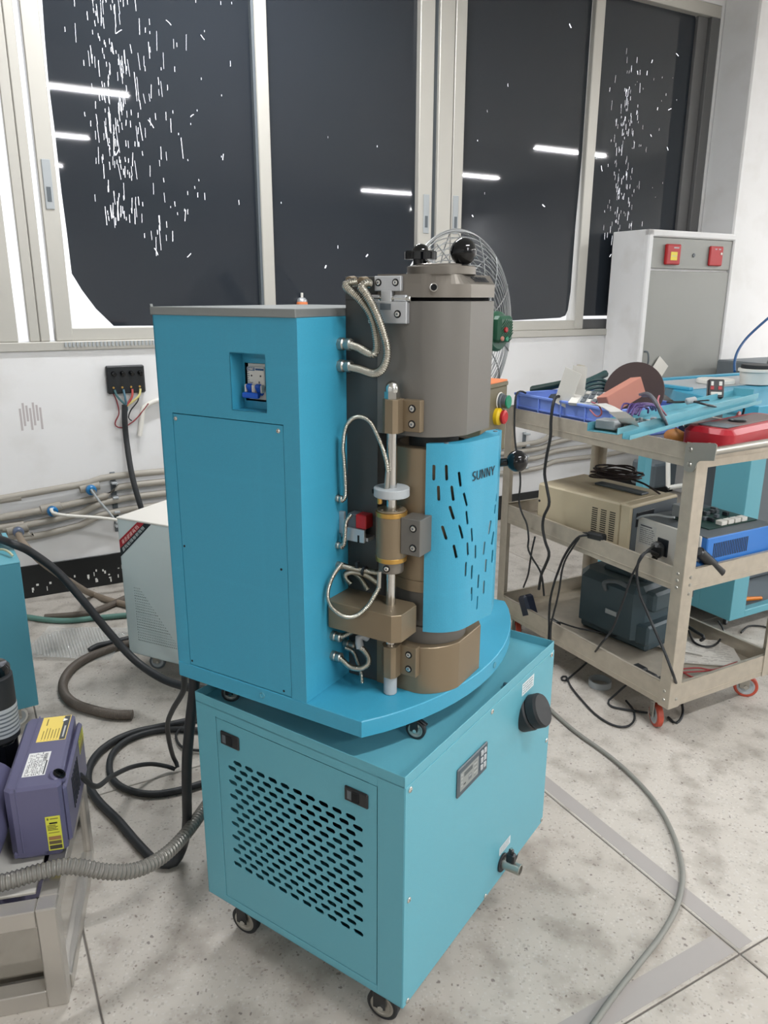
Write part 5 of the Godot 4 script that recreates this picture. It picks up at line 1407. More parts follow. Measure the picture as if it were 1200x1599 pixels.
	solo("ribbon_cable", rib, M.ribbon_white, "wide white ribbon cable folded over the near circuit board", "ribbon cable")
	# red multimeter and leads
	mat("meter_red", Color(0.66, 0.12, 0.17), 0.4)
	mat("meter_grey", Color(0.40, 0.35, 0.34), 0.5)
	var m0: Vector3 = Vector3(0.9522, 0.985, -2.2167)
	var m1: Vector3 = Vector3(1.324, 0.985, -2.5207)
	var mm := thing("multimeter", "red-cased handheld multimeter lying at the near right end of the cart top", "multimeter", m0.lerp(m1, 0.5) + Vector3(0, -0.022, -0.05), 0.0)
	mm.rotation.y = atan2((m1 - m0).x, (m1 - m0).z)
	var mbz := Basis.IDENTITY
	part("holster", MB.new().at(Vector3.ZERO, mbz).prism(rr(-0.085, 0.075, -0.24, 0.215, 0.035, 5), 0.0, 0.058, true, 0.014), M.meter_red, mm)
	part("face", MB.new().at(Vector3.ZERO, mbz).prism(rr(-0.050, 0.040, -0.20, 0.17, 0.012, 3), 0.05, 0.0605, true, 0.001), M.meter_grey, mm)
	part("dial", MB.new().at(Vector3.ZERO, mbz).cyl(Vector3(-0.005, 0.06, -0.05), Vector3(-0.005, 0.068, -0.05), 0.027, 24, 0.002), M.black_plastic, mm)
	part("display", MB.new().at(Vector3.ZERO, mbz).bx(-0.052, 0.042, 0.06, 0.062, -0.20, -0.13, 0.001), M.mid_grey, mm)
	solo("test_leads", MB.new().tube([Vector3(0.9748, 0.972, -2.3069), Vector3(1.0002, 0.98, -2.2857), Vector3(1.0537, 0.985, -2.3353), Vector3(1.0986, 0.985, -2.3701), Vector3(1.117, 0.978, -2.3645), Vector3(1.1599, 0.975, -2.4049)], 0.004, 8).tube([Vector3(1.0348, 0.97, -2.3189), Vector3(1.0639, 0.985, -2.3135), Vector3(1.1199, 0.985, -2.3821), Vector3(1.1176, 0.98, -2.3313)], 0.004, 8), M.rubber, "crumpled dark test leads in front of the red multimeter", "leads")
	solo("black_probe_lead", MB.new().tube([Vector3(1.2425, 1, -2.7638), Vector3(1.2585, 1.02, -2.7536), Vector3(1.2499, 1.03, -2.666), Vector3(1.2389, 1, -2.6426)], 0.004, 8), M.rubber, "black lead loop above the multimeter", "lead")
	solo("red_probe_plug", MB.new().cyl(Vector3(1.2613, 1, -2.7177), Vector3(1.1996, 1, -2.5987), 0.007, 12, 0.001), M.red, "small red probe plug above the multimeter", "plug")
	mat("tan_leather", Color(0.68, 0.45, 0.20), 0.6)
	var gl := MB.new().at(C(-0.20, T, -0.13), CB * Basis(Vector3.UP, 1.15))
	gl.lathe(Vector3(0, 0.026, -0.06), Vector3(0, 0.05, 1), [[0, 0], [0.012, 0.006], [0.022, 0.03], [0.028, 0.06], [0.024, 0.095], [0.012, 0.112], [0, 0.116]], 14, true)
	solo("tan_pouch", gl, M.tan_leather, "tan leather fold near the front corner of the cart top", "pouch")
	solo("yellow_strip", MB.new().at(C(-0.115, T + 0.012, -0.125), CB * Basis(Vector3.UP, 0.9)).box(Vector3(0, 0.022, 0), Vector3(0.03, 0.008, 0.15), 0.002), M.tan_leather, "thin ochre strip lying by the front handle bracket", "strip")
	solo("black_strip", MB.new().at(C(-0.13, T + 0.006, -0.16), CB * Basis(Vector3.UP, 0.8)).box(Vector3(0, 0.015, 0), Vector3(0.05, 0.03, 0.17), 0.004), M.black_plastic, "flat black bar under the ochre strip on the cart top", "bar")
	var mo := thing("small_motor", "small round black motor with metal end beside the tan fold", "motor", C(-0.265, T, -0.255), CART_YAW)
	part("can", MB.new().cyl(Vector3(0, 0.034, 0.02), Vector3(0.02, 0.034, -0.045), 0.021, 20, 0.003), M.black_plastic, mo)
	part("end_cap", MB.new().cyl(Vector3(0.02, 0.034, -0.045), Vector3(0.026, 0.034, -0.062), 0.014, 16, 0.002), M.steel, mo)

func cart_lower_things() -> void:
	var F := 0.531
	mat("instrument_beige", Color(0.76, 0.71, 0.60), 0.55)
	# beige variable transformer box
	var t := thing("beige_power_supply", "large beige metal power supply box with three louvre groups on the middle shelf", "power supply", C(-0.505, F, -0.042), CART_YAW + 0.14)
	var x0 := -0.215
	var x1 := 0.165
	part("case", MB.new().bx(x0, x1, 0.006, 0.178, -0.275, -0.005, 0.006), M.instrument_beige, t)
	part("end_frame", MB.new().bx(x1, x1 + 0.043, 0.002, 0.180, -0.278, -0.002, 0.005), M.instrument_beige, t)
	part("end_panel", MB.new().bx(x1 + 0.043, x1 + 0.046, 0.01, 0.17, -0.268, -0.012), M.mid_grey, t)
	part("meter_window", MB.new().bx(x1 + 0.046, x1 + 0.049, 0.10, 0.152, -0.13, -0.03, 0.002), M.black_plastic, t)
	var lou := MB.new()
	for g in 3:
		for k in 14:
			lou.bx(0.045 + g * 0.038, 0.069 + g * 0.038, 0.036 + k * 0.0078, 0.0392 + k * 0.0078, -0.0055, -0.0043)
	part("louvre", lou, M.dark_void, t).set_meta("kind", "stuff")
	part("carry_slot", MB.new().bx(-0.07, 0.14, 0.178, 0.186, -0.20, -0.155, 0.003), M.mid_grey, t)
	part("corner_screw", MB.new().cyl(Vector3(x0 + 0.012, 0.11, -0.005), Vector3(x0 + 0.012, 0.11, -0.0035), 0.005, 10), M.rubber, t)
	mat("cord_brown", Color(0.17, 0.12, 0.12), 0.5)
	var cl := MB.new()
	var rng := RandomNumberGenerator.new()
	rng.seed = 41
	var cc := Vector3(0.8776, 0.722, -2.8259)
	for k in 7:
		var pts := []
		var rx := rng.randf_range(0.06, 0.10)
		var rz := rng.randf_range(0.03, 0.055)
		var tw := rng.randf_range(-0.4, 0.4)
		for j in 13:
			var a := TAU * j / 12.0 + rng.randf() * 0.1
			pts.append(cc + CB * Basis(Vector3.UP, tw + 0.9) * Vector3(cos(a) * rx, 0.008 + 0.004 * k + 0.012 * (1.0 + sin(a * 1.0 + k * 1.7)), sin(a) * rz))
		cl.tube(pts, 0.0036, 7)
	cl.tube([Vector3(0.9285, 0.735, -2.814), Vector3(0.9538, 0.735, -2.7433), Vector3(0.9837, 0.72, -2.6881), Vector3(1.0249, 0.69, -2.6845), Vector3(1.0433, 0.67, -2.6527)], 0.0038, 7)
	solo("brown_cord_coil", cl, M.cord_brown, "loosely coiled dark brown cord on top of the beige power supply", "cord")
	# white and blue instrument with rating card and plug
	mat("instrument_blue", Color(0.20, 0.47, 0.78), 0.45)
	var w := thing("blue_instrument", "bright blue vented instrument with white front, on the near end of the middle shelf", "instrument", C(-0.02, F, -0.12), CART_YAW)
	part("case", MB.new().bx(-0.282, 0.0, 0.008, 0.135, -0.33, 0, 0.003), M.instrument_blue, w)
	part("white_front", MB.new().bx(-0.284, -0.02, 0.006, 0.138, 0.0, 0.008, 0.003), M.white_plastic, w)
	part("grey_top", MB.new().bx(-0.28, -0.003, 0.135, 0.138, -0.325, 0.0), M.mid_grey, w)
	var vs := MB.new()
	for k in 20: vs.bx(-0.0008, 0.0008, 0.065, 0.115, -0.035 - k * 0.0085, -0.0305 - k * 0.0085)
	part("vent_slot", vs, M.ink, w).set_meta("kind", "stuff")
	part("rating_print", MB.new().rect(Vector3(-0.272, 0.045, 0.0086), Vector3(0.075, 0, 0), Vector3(0, 0.075, 0)), printed("grey_card"), w)
	part("socket", MB.new().bx(-0.188, -0.142, 0.03, 0.09, 0.006, 0.011, 0.002), M.ink, w)
	var pl := thing("mains_plug", "black mains plug pushed into the white front of the blue instrument", "plug", C(-0.185, F + 0.02, -0.106), CART_YAW)
	part("head", MB.new().box(Vector3(0.0, 0.035, 0.018), Vector3(0.045, 0.052, 0.036), 0.012), M.black_plastic, pl)
	part("strain_relief", MB.new().cyl(Vector3(0, 0.022, 0.02), Vector3(-0.008, -0.012, 0.024), 0.010, 12, 0.002), M.black_plastic, pl)
	solo("grey_lead", MB.new().tube([Vector3(0.8635, 0.6537, -2.543), Vector3(0.883, 0.6778, -2.5078), Vector3(0.9088, 0.6959, -2.461), Vector3(0.9307, 0.7008, -2.4215), Vector3(0.9479, 0.7047, -2.4007)], 0.004, 8), M.pale_grey, "short pale grey lead across the white instrument front", "lead")
	var pc := thing("bare_circuit_board", "bare circuit board with white connectors lying on the blue instrument", "circuit board", C(-0.135, F + 0.139, -0.30), CART_YAW)
	part("board", MB.new().bx(-0.12, 0.06, 0, 0.003, -0.13, 0.11), M.pcb_green, pc)
	for k in 4: part("connector", MB.new().bx(0.03, 0.055, 0.003, 0.017, 0.015 - k * 0.034, 0.042 - k * 0.034, 0.001), M.white_plastic, pc)
	for k in 14: part("component", MB.new().box(Vector3(rng.randf_range(-0.11, 0.02), 0.009, rng.randf_range(-0.12, 0.09)), Vector3(rng.randf_range(0.008, 0.025), 0.012, rng.randf_range(0.008, 0.022)), 0.001), [M.mid_grey, M.ink, M.pale_grey][rng.randi() % 3], pc)
	part("heatsink", MB.new().bx(-0.11, -0.055, 0.003, 0.045, 0.02, 0.09, 0.002), M.pale_grey, pc)
	var gt := thing("hot_air_handle", "dark tapered tool handle leaning at the near corner of the middle shelf", "tool", C(-0.020, F, -0.11), CART_YAW)
	part("grip", MB.new().cyl(Vector3(0.0, 0.10, 0.03), Vector3(0.005, 0.012, -0.085), 0.018, 16, 0.004), M.black_plastic, gt)
	part("sleeve", MB.new().cyl(Vector3(-0.012, 0.06, 0.05), Vector3(-0.01, 0.012, -0.05), 0.016, 14, 0.004), M.ink_blue, gt)
	var ap := thing("black_connector", "black appliance connector resting on the rail by the louvres", "connector", C(-0.42, F, -0.030), CART_YAW)
	part("body", MB.new().at(Vector3(0.03, 0.055, 0.015), Basis(Vector3.BACK, 0.1)).box(Vector3.ZERO, Vector3(0.075, 0.028, 0.03), 0.006), M.black_plastic, ap)
	part("boot", MB.new().cyl(Vector3(-0.005, 0.052, 0.017), Vector3(-0.06, 0.04, 0.02), 0.010, 12, 0.002, 0.007), M.black_plastic, ap)
	# bottom shelf: dark blue-green tool case, adapters, papers
	mat("case_slate", Color(0.25, 0.32, 0.35), 0.5)
	var Bt := 0.131
	var tc := thing("tool_case", "dark slate blue plastic tool body lying on the bottom shelf", "tool case", C(-0.44, Bt, -0.25), CART_YAW)
	var o := Basis(Vector3.UP, 0.12)
	part("body", MB.new().at(Vector3.ZERO, o).prism([Vector2(-0.2046, -0.17), Vector2(-0.2046, 0.02), Vector2(-0.1612, 0.075), Vector2(0.0868, 0.085), Vector2(0.1178, 0.05), Vector2(0.1178, -0.17)], 0.04, 0.245, true, 0.025), M.case_slate, tc)
	part("base", MB.new().at(Vector3.ZERO, o).bx(-0.1736, 0.1426, 0.0, 0.05, -0.15, 0.055, 0.012), M.case_slate, tc)
	part("lid_ridge", MB.new().at(Vector3.ZERO, o).bx(-0.124, 0.0744, 0.24, 0.262, -0.12, 0.0, 0.008), M.case_slate, tc)
	part("end_block", MB.new().at(Vector3.ZERO, o).bx(0.093, 0.1519, 0.03, 0.11, -0.14, 0.07, 0.008).bx(0.1054, 0.155, 0.16, 0.235, -0.16, 0.05, 0.01), M.case_slate, tc)
	part("handle", MB.new().at(Vector3.ZERO, o).tube([Vector3(-0.0372, 0.20, 0.085), Vector3(-0.0341, 0.235, 0.10), Vector3(0.0124, 0.25, 0.09), Vector3(0.0496, 0.235, 0.07)], 0.008, 8), M.mid_grey, tc)
	part("badge", MB.new().at(Vector3.ZERO, o).bx(-0.031, 0.0186, 0.11, 0.128, 0.083, 0.0855), M.pale_grey, tc)
	mat("adapter_navy", Color(0.11, 0.14, 0.21), 0.4)
	var k1 := thing("power_adapter", "dark navy plug-in power adapter propped over the bottom shelf rail", "adapter", C(-0.745, Bt, -0.03), CART_YAW)
	part("body", MB.new().at(Vector3(0, 0.06, 0.005), Basis(Vector3.BACK, 0.5)).box(Vector3.ZERO, Vector3(0.055, 0.09, 0.05), 0.01), M.adapter_navy, k1)
	part("prong", MB.new().at(Vector3(0.03, 0.03, 0.01), Basis(Vector3.BACK, 0.5)).bx(-0.006, 0.0, -0.02, 0.0, 0.0, 0.003).bx(0.012, 0.018, -0.02, 0.0, 0.0, 0.003), M.chrome, k1)
	var k2 := thing("flat_adapter", "flat dark adapter with metal prongs on the bottom shelf edge", "adapter", C(-0.60, Bt, -0.035), CART_YAW)
	part("body", MB.new().box(Vector3(0, 0.035, 0), Vector3(0.05, 0.03, 0.04), 0.006), M.black_plastic, k2)
	part("prong", MB.new().bx(0.0, 0.02, 0.05, 0.052, -0.012, -0.008).bx(0.0, 0.02, 0.05, 0.052, 0.004, 0.008), M.chrome, k2)
	for q in [[Vector3(-0.1986, 0.136, -0.3937), 0.9, 0.25, 0.20, "lower dirty printed sheet on the near end of the bottom shelf"], [Vector3(-0.2763, 0.142, -0.371), 0.55, 0.18, 0.13, "upper creased paper sheet half under the tool case"]]:
		var g: Vector3 = q[0]
		solo("paper_sheet", MB.new().at(C(g.x, g.y - 0.003, g.z), CB * Basis(Vector3.UP, q[1])).rect(Vector3(-q[2] / 2, 0.002, q[3] / 2), Vector3(q[2], 0.002, 0), Vector3(0, 0.006, -q[3])).box(Vector3(0, 0.0, 0), Vector3(q[2] * 0.99, 0.001, q[3] * 0.99)), printed("paper"), q[4], "paper")
	mat("wire_red", Color(0.62, 0.22, 0.22), 0.5)
	solo("red_wires", MB.new().tube([Vector3(1.04, 0.14, -2.4374), Vector3(1.0981, 0.15, -2.4281), Vector3(1.1483, 0.15, -2.4143), Vector3(1.211, 0.16, -2.4337), Vector3(1.2416, 0.165, -2.4435)], 0.003, 6).tube([Vector3(1.0356, 0.14, -2.4136), Vector3(1.1154, 0.145, -2.4142), Vector3(1.1746, 0.15, -2.424)], 0.003, 6).tube([Vector3(1.0425, 0.136, -2.4308), Vector3(1.0596, 0.136, -2.3935), Vector3(1.0737, 0.136, -2.3844)], 0.003, 6), M.wire_red, "thin red wires lying beside the papers on the bottom shelf", "wires")
	solo("mixed_scraps", MB.new().at(C(-0.08, Bt, -0.10), CB).box(Vector3(0, 0.012, 0.0), Vector3(0.08, 0.024, 0.06), 0.006).box(Vector3(-0.07, 0.01, 0.03), Vector3(0.05, 0.02, 0.05), 0.006).box(Vector3(-0.13, 0.008, 0.01), Vector3(0.05, 0.016, 0.04), 0.005), M.rubber, "small dark scraps piled by the near corner of the bottom shelf", "scraps").set_meta("kind", "stuff")
	solo("black_wire_bundle", MB.new().tube([Vector3(1.1748, 0.16, -2.7145), Vector3(1.1668, 0.15, -2.6338), Vector3(1.1996, 0.15, -2.596), Vector3(1.256, 0.15, -2.6346), Vector3(1.3085, 0.16, -2.7158), Vector3(1.3159, 0.17, -2.7836)], 0.004, 8).tube([Vector3(1.1444, 0.2, -2.6846), Vector3(1.1585, 0.2, -2.6271), Vector3(1.1721, 0.2, -2.5718), Vector3(1.1688, 0.18, -2.587)], 0.006, 8), M.rubber, "black wire loop lying over the paper on the bottom shelf", "cable")

func teal_bench() -> void:
	var t := thing("teal_bench", "large teal machine bench on casters behind the cart, at the right edge", "machine", Vector3(1.4673, 0, -3.0024), deg_to_rad(29.0))
	var b := MB.new()
	part("corner_post", MB.new().bx(0, 0.096, 0.072, 0.95, -0.16, 0, 0.002), M.teal_sheet, t)
	part("left_panel", MB.new().bx(0.0, 0.03, 0.072, 0.30, -0.195, -0.158, 0.002).bx(0.0, 0.02, 0.072, 0.105, -0.85, -0.19, 0.002), M.teal_sheet, t)
	part("front_rail", MB.new().bx(0.094, 1.2, 0.072, 0.104, -0.035, 0, 0.002), M.teal_sheet, t)
	for k in [[0.02, 0.065, -0.60, -0.555], [1.15, 1.2, -0.05, 0.0], [1.15, 1.2, -0.85, -0.8]]: part("post", MB.new().bx(k[0], k[1], 0.072, 0.95, k[2], k[3], 0.002), M.teal_sheet, t)
	part("lower_deck", MB.new().bx(0.02, 1.19, 0.085, 0.09, -0.84, -0.02), M.mid_grey, t)
	part("inner_machine", MB.new().bx(0.42, 1.1, 0.09, 0.80, -0.6, -0.25, 0.01).bx(0.14, 0.3, 0.5, 0.62, -0.75, -0.6, 0.01), M.mid_grey, t)
	part("table_top", MB.new().prism([Vector2(0, 0), Vector2(1.2, 0), Vector2(1.2, -0.86), Vector2(0.42, -0.88), Vector2(0.13, -0.52), Vector2(0, -0.14)], 0.935, 0.985, true, 0.003), M.teal_powder_coat, t)
	part("raised_lip", MB.new().bx(0.16, 1.2, 0.985, 1.0, -0.84, -0.81, 0.003).bx(0.16, 0.19, 0.985, 1.0, -0.84, -0.47, 0.003), M.teal_powder_coat, t)
	part("grey_plate", MB.new().bx(0.2, 1.18, 0.985, 0.99, -0.80, -0.5, 0.002), M.pale_grey, t)
	for q in [[0.10, -0.09], [0.10, -0.72], [1.1, -0.09], [1.1, -0.72]]: caster(t, Vector3(q[0], 0, q[1]), 0.0275, 0.4, M.rubber, M.pale_grey)
	var lid := Vector3(1.6137, 0.99, -3.7696)
	solo("plastic_dish", MB.new().cyl(lid, lid + Vector3(0, 0.022, 0), 0.088, 40, 0.004), M.white_plastic, "flat round white plastic dish lying on the teal bench top", "dish")
	var tp := Vector3(1.8021, 0.99, -3.7597)
	var tub := thing("white_tub", "round white plastic tub with a black lid on the teal bench top", "tub", tp, 0.0)
	part("bucket", MB.new().lathe(Vector3.ZERO, Vector3.UP, [[0, 0], [0.068, 0], [0.075, 0.058], [0.083, 0.060], [0.083, 0.072], [0.078, 0.074], [0, 0.070]], 40), M.white_plastic, tub)
	part("lid", MB.new().cyl(Vector3(0, 0.071, 0), Vector3(0, 0.092, 0), 0.072, 36, 0.004), M.rubber, tub)
	mat("orange_grip", Color(0.85, 0.48, 0.12), 0.4)
	var pl := thing("pliers", "orange-handled pliers lying inside the lower deck of the teal bench", "pliers", Vector3(1.5738, 0.09, -3.13), deg_to_rad(29.0))
	part("handle", MB.new().tube([Vector3(-0.03, 0.035, 0), Vector3(0.03, 0.025, -0.004), Vector3(0.13, 0.012, 0)], 0.011, 10, 0.01, 0, 0, 0.008), M.orange_grip, pl)
	part("handle", MB.new().tube([Vector3(-0.035, 0.05, -0.05), Vector3(0.03, 0.055, -0.06), Vector3(0.09, 0.05, -0.05)], 0.009, 10), M.orange_grip, pl)
	solo("white_bent_tube", MB.new().tube([Vector3(1.2969, 0.73, -3.448), Vector3(1.2976, 0.5697, -3.4026), Vector3(1.3035, 0.5584, -3.3994), Vector3(1.3882, 0.57, -3.4027)], 0.011, 8, 0.01), M.white_plastic, "thin white square-bent tube seen between cart leg and teal bench post", "tube")
	solo("dark_floor_lead", MB.new().tube([Vector3(1.5401, 0.006, -3.0342), Vector3(1.6037, 0.006, -3.101), Vector3(1.6602, 0.006, -3.1016), Vector3(1.7077, 0.006, -3.0554)], 0.004, 8), M.rubber, "thin dark lead on the floor by the teal bench caster", "cable")

func fan_and_post() -> void:
	mat("fan_wire", Color(0.60, 0.61, 0.61), 0.35, 0.6)
	mat("fan_green", Color(0.14, 0.33, 0.24), 0.4)
	var yaw := atan2(0.75, 0.66)
	var t := thing("pedestal_fan", "large round wire-guard pedestal fan standing behind the machine", "fan", Vector3(0.29, 0, -3.13), yaw)
	var cy := 1.266
	var g := MB.new()
	# local +z is the motor side; the guard is a flat drum of rings and ribs
	for k in 15:
		var r := 0.06 + 0.298 * pow(k / 14.0, 0.92) * 1.03
		for s in [-1.0, 1.0]:
			var z: float = s * (0.075 * (1.0 - pow(r / 0.37, 3.0)) + 0.012)
			var pts := []
			for j in 49:
				var a := TAU * j / 48.0
				pts.append(Vector3(cos(a) * r, cy + sin(a) * r, z))
			g.tube(pts, 0.0021, 5, 0.03)
	var rib := MB.new()
	for k in 16:
		var a := TAU * (k + 0.3) / 16.0
		for s in [-1.0, 1.0]:
			var pts := []
			for j in 7:
				var r := 0.05 + 0.31 * j / 6.0
				pts.append(Vector3(cos(a) * r, cy + sin(a) * r, s * (0.079 * (1.0 - pow(r / 0.37, 3.0)) + 0.015)))
			rib.tube(pts, 0.0024, 5, 0.03)
	var gg := part("guard_ring", g, M.fan_wire, t)
	gg.set_meta("kind", "stuff")
	part("guard_rib", rib, M.fan_wire, t).set_meta("kind", "stuff")
	var pts := []
	for j in 61: pts.append(Vector3(cos(TAU * j / 60.0) * 0.372, cy + sin(TAU * j / 60.0) * 0.372, 0))
	part("outer_rim", MB.new().tube(pts, 0.006, 8, 0.02), M.fan_wire, t)
	for k in 3:
		var bl := MB.new()
		var bb := Basis(Vector3.BACK, TAU * k / 3.0) * Basis(Vector3.RIGHT, 0.5)
		bl.at(Vector3(0, cy, -0.03), bb).box(Vector3(0.17, 0, 0), Vector3(0.26, 0.11, 0.004), 0.001)
		part("blade", bl, M.aluminium, t)
	part("hub", MB.new().cyl(Vector3(0, cy, -0.06), Vector3(0, cy, 0.0), 0.045, 24, 0.005), M.aluminium, t)
	part("motor", MB.new().cyl(Vector3(0, cy, 0.07), Vector3(0, cy, 0.20), 0.075, 24, 0.01), M.fan_green, t)
	var cb := part("control_box", MB.new().bx(-0.047, 0.047, cy - 0.04, cy + 0.058, 0.18, 0.23, 0.012), M.fan_green, t)
	var fin := MB.new()
	for k in 9: fin.at(Vector3(0, cy + 0.0075, 0.23), Basis(Vector3.BACK, 0.7)).bx(-0.045 + 0.0055 * absf(k - 4.0), 0.045 - 0.0055 * absf(k - 4.0), -0.036 + k * 0.0085, -0.033 + k * 0.0085, 0, 0.003)
	part("cooling_rib", fin, M.fan_green, cb)
	part("button", MB.new().cyl(Vector3(-0.015, cy + 0.008, 0.23), Vector3(-0.015, cy + 0.008, 0.240), 0.010, 14, 0.002), M.red, cb, "red push button")
	part("button", MB.new().cyl(Vector3(-0.005, cy - 0.026, 0.23), Vector3(-0.005, cy - 0.026, 0.238), 0.010, 14, 0.002), M.green_button, cb, "green push button")
	part("button", MB.new().cyl(Vector3(-0.035, cy - 0.024, 0.23), Vector3(-0.035, cy - 0.024, 0.238), 0.009, 14, 0.002), M.pink_foam, cb)
	part("pole", MB.new().cyl(Vector3(0, 0.03, 0.13), Vector3(0, cy - 0.06, 0.13), 0.02, 16), M.steel, t)
	part("foot", MB.new().cyl(Vector3(0, 0, 0.13), Vector3(0, 0.03, 0.13), 0.16, 32, 0.008), M.fan_green, t)
	# olive control box with buttons on a post
	mat("olive", Color(0.40, 0.375, 0.29), 0.5)
	var p := thing("control_station", "olive control box with orange top, green button and red emergency stop behind the shield", "control box", Vector3(0.238, 0, -1.872), deg_to_rad(58.0))
	part("post", MB.new().bx(-0.02, 0.02, 0, 1.03, -0.02, 0.02, 0.002), M.olive, p)
	part("foot_plate", MB.new().bx(-0.06, 0.06, 0, 0.008, -0.06, 0.06, 0.002), M.olive, p)
	part("box", MB.new().bx(-0.075, 0.072, 1.025, 1.185, -0.045, 0.034, 0.002), M.olive, p)
	part("box_lid", MB.new().bx(-0.077, 0.074, 1.185, 1.1955, -0.047, 0.036, 0.002), M.olive, p)
	part("top_cover", MB.new().bx(-0.075, 0.072, 1.1955, 1.2, -0.045, 0.034, 0.001), M.orange, p, "flat orange top")
	var gb := part("start_button", MB.new().cyl(Vector3(0.028, 1.150, 0.034), Vector3(0.028, 1.150, 0.044), 0.020, 24, 0.002).cyl(Vector3(0.028, 1.150, 0.044), Vector3(0.028, 1.150, 0.054), 0.016, 24, 0.001), M.mid_grey, p)
	part("bezel", MB.new().cyl(Vector3(0.028, 1.150, 0.034), Vector3(0.028, 1.150, 0.037), 0.0225, 24, 0.001), M.white_plastic, gb)
	part("green_cap", MB.new().cyl(Vector3(0.028, 1.150, 0.054), Vector3(0.028, 1.150, 0.060), 0.0165, 24, 0.002), M.green_button, gb, "green button cap")
	var es := part("emergency_stop", MB.new().lathe(Vector3(0.012, 1.115, 0.034), Vector3.BACK, [[0.021, 0], [0.021, 0.009], [0.014, 0.016], [0, 0.016]], 24), M.yellow, p, "yellow emergency stop collar")
	part("red_head", MB.new().lathe(Vector3(0.012, 1.115, 0.048), Vector3.BACK, [[0.011, 0], [0.017, 0.003], [0.017, 0.009], [0.012, 0.012], [0, 0.012]], 24), M.red, es, "red mushroom head")

func left_side() -> void:
	# pale grey chiller with diagonal band
	mat("chiller_grey", Color(0.83, 0.88, 0.88), 0.4)
	var c := thing("grey_chiller", "pale grey perforated chiller cabinet with red and black diagonal band, left of the machine", "chiller", Vector3(-0.9709, 0, -2.6758), -0.4397)
	var w := 0.40
	var d := 0.52
	var holes := []
	for row in 21:
		for col in 23:
			var x := 0.052 + col * 0.0084
			var y := 0.352 - row * 0.0105
			# the perforated field is a rounded diamond: cut off at the upper right
			if col > row + 3: continue
			var k := PackedVector2Array()
			for e in 6: k.append(Vector2(x, y) + Vector2.from_angle(TAU * e / 6.0) * 0.0025)
			holes.append(k)
	var us := []
	for k in 27: us.append([0.0, 0.035][k] if k < 2 else (0.052 + (k - 2) * 0.0084 if k < 25 else [0.3, w][k - 25]))
	part("front_panel", MB.new().sheet(0.0, w, 0.08, 0.612, us, 42, holes, func(u, v, dd): return Vector3(u, v, -dd * 0.002)), M.chiller_grey, c)
	var b := MB.new()
	b.bx(0, 0.002, 0.08, 0.612, -d, 0).bx(w - 0.002, w, 0.08, 0.612, -d, 0).bx(0, w, 0.08, 0.612, -d, -d + 0.002).bx(0, w, 0.08, 0.083, -d, 0)
	part("shell", b, M.chiller_grey, c)
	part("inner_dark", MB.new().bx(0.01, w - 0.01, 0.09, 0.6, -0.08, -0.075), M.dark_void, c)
	part("top_cover", MB.new().bx(-0.003, w + 0.003, 0.611, 0.6185, -d - 0.003, 0.003, 0.002), M.white_plastic, c, "white top cover")
	var q := [Vector3(0.0005, 0.4655, 0.0006), Vector3(0.158, 0.6105, 0.0006), Vector3(0.094, 0.6105, 0.0006), Vector3(0.0005, 0.530, 0.0006)]
	var band := MB.new()
	band.tri(q[0], q[1], q[2], Vector3.BACK, Vector3.BACK, Vector3.BACK, Vector2(0.0, 1), Vector2(1, 1), Vector2(0.82, 0))
	band.tri(q[0], q[2], q[3], Vector3.BACK, Vector3.BACK, Vector3.BACK, Vector2(0.0, 1), Vector2(0.82, 0), Vector2(0.12, 0))
	part("diagonal_band", band, printed("diagonal_band"), c, "red and black diagonal band with pale characters")
	for k in [[0.07, -0.06], [0.33, -0.06], [0.07, -0.46], [0.33, -0.46]]: caster(c, Vector3(k[0], 0, k[1]), 0.031, 0.5, M.mid_grey, M.pale_grey)
	# teal cabinet at the left edge
	var l := thing("teal_cabinet", "plain teal steel cabinet on casters cut off by the left edge", "cabinet", Vector3(-1.1469, 0, -2.2794), 0.5585)
	part("body", MB.new().bx(-0.40, 0.0, 0.08, 0.583, -0.36, 0, 0.003), M.teal_grey, l)
	part("top_sheet", MB.new().bx(-0.401, 0.001, 0.583, 0.5855, -0.361, 0.001, 0.001), M.teal_sheet, l)
	for k in [[-0.07, -0.05], [-0.33, -0.05], [-0.07, -0.30], [-0.33, -0.30]]: caster(l, Vector3(k[0], 0, k[1]), 0.031, 0.3, M.white_plastic, M.pale_grey)
	mat("pale_lead", Color(0.74, 0.74, 0.62), 0.5)
	solo("pale_lead", MB.new().tube([Vector3(-1.2792, 0.59, -2.3722), Vector3(-1.2367, 0.6, -2.3562), Vector3(-1.204, 0.6, -2.3309), Vector3(-1.1861, 0.592, -2.3167)], 0.004, 8), M.pale_lead, "short pale yellowish lead on top of the left teal cabinet", "lead")
	# stainless steel stool that carries the pump
	var s := thing("steel_stool", "low stainless steel stand with mirror sheet sides under the purple pump", "stand", Vector3(-0.6407, 0, -1.234), 0.2443)
	for sx in [[-0.36, -0.32], [-0.0395, 0.0]]:
		for sz in [[-0.04, 0.0], [-0.46, -0.42]]:
			part("leg", MB.new().bx(sx[0], sx[1], 0, 0.24, sz[0], sz[1], 0.003), M.stool_steel, s)
	for k in [[-0.038, -0.0005], [-0.46, -0.422]]: part("top_rail", MB.new().bx(-0.32, -0.04, 0.200, 0.2395, k[0], k[1], 0.002), M.stool_steel, s)
	for k in [[-0.038, -0.002], [-0.358, -0.322]]: part("side_rail", MB.new().bx(k[0], k[1], 0.200, 0.2395, -0.42, -0.04, 0.002), M.stool_steel, s)
	part("bottom_rail", MB.new().bx(-0.32, -0.0395, 0.0, 0.042, -0.037, -0.001, 0.002), M.stool_steel, s)
	part("bottom_rail", MB.new().bx(-0.030, 0.004, 0.0, 0.036, -0.42, -0.04, 0.002), M.stool_steel, s)
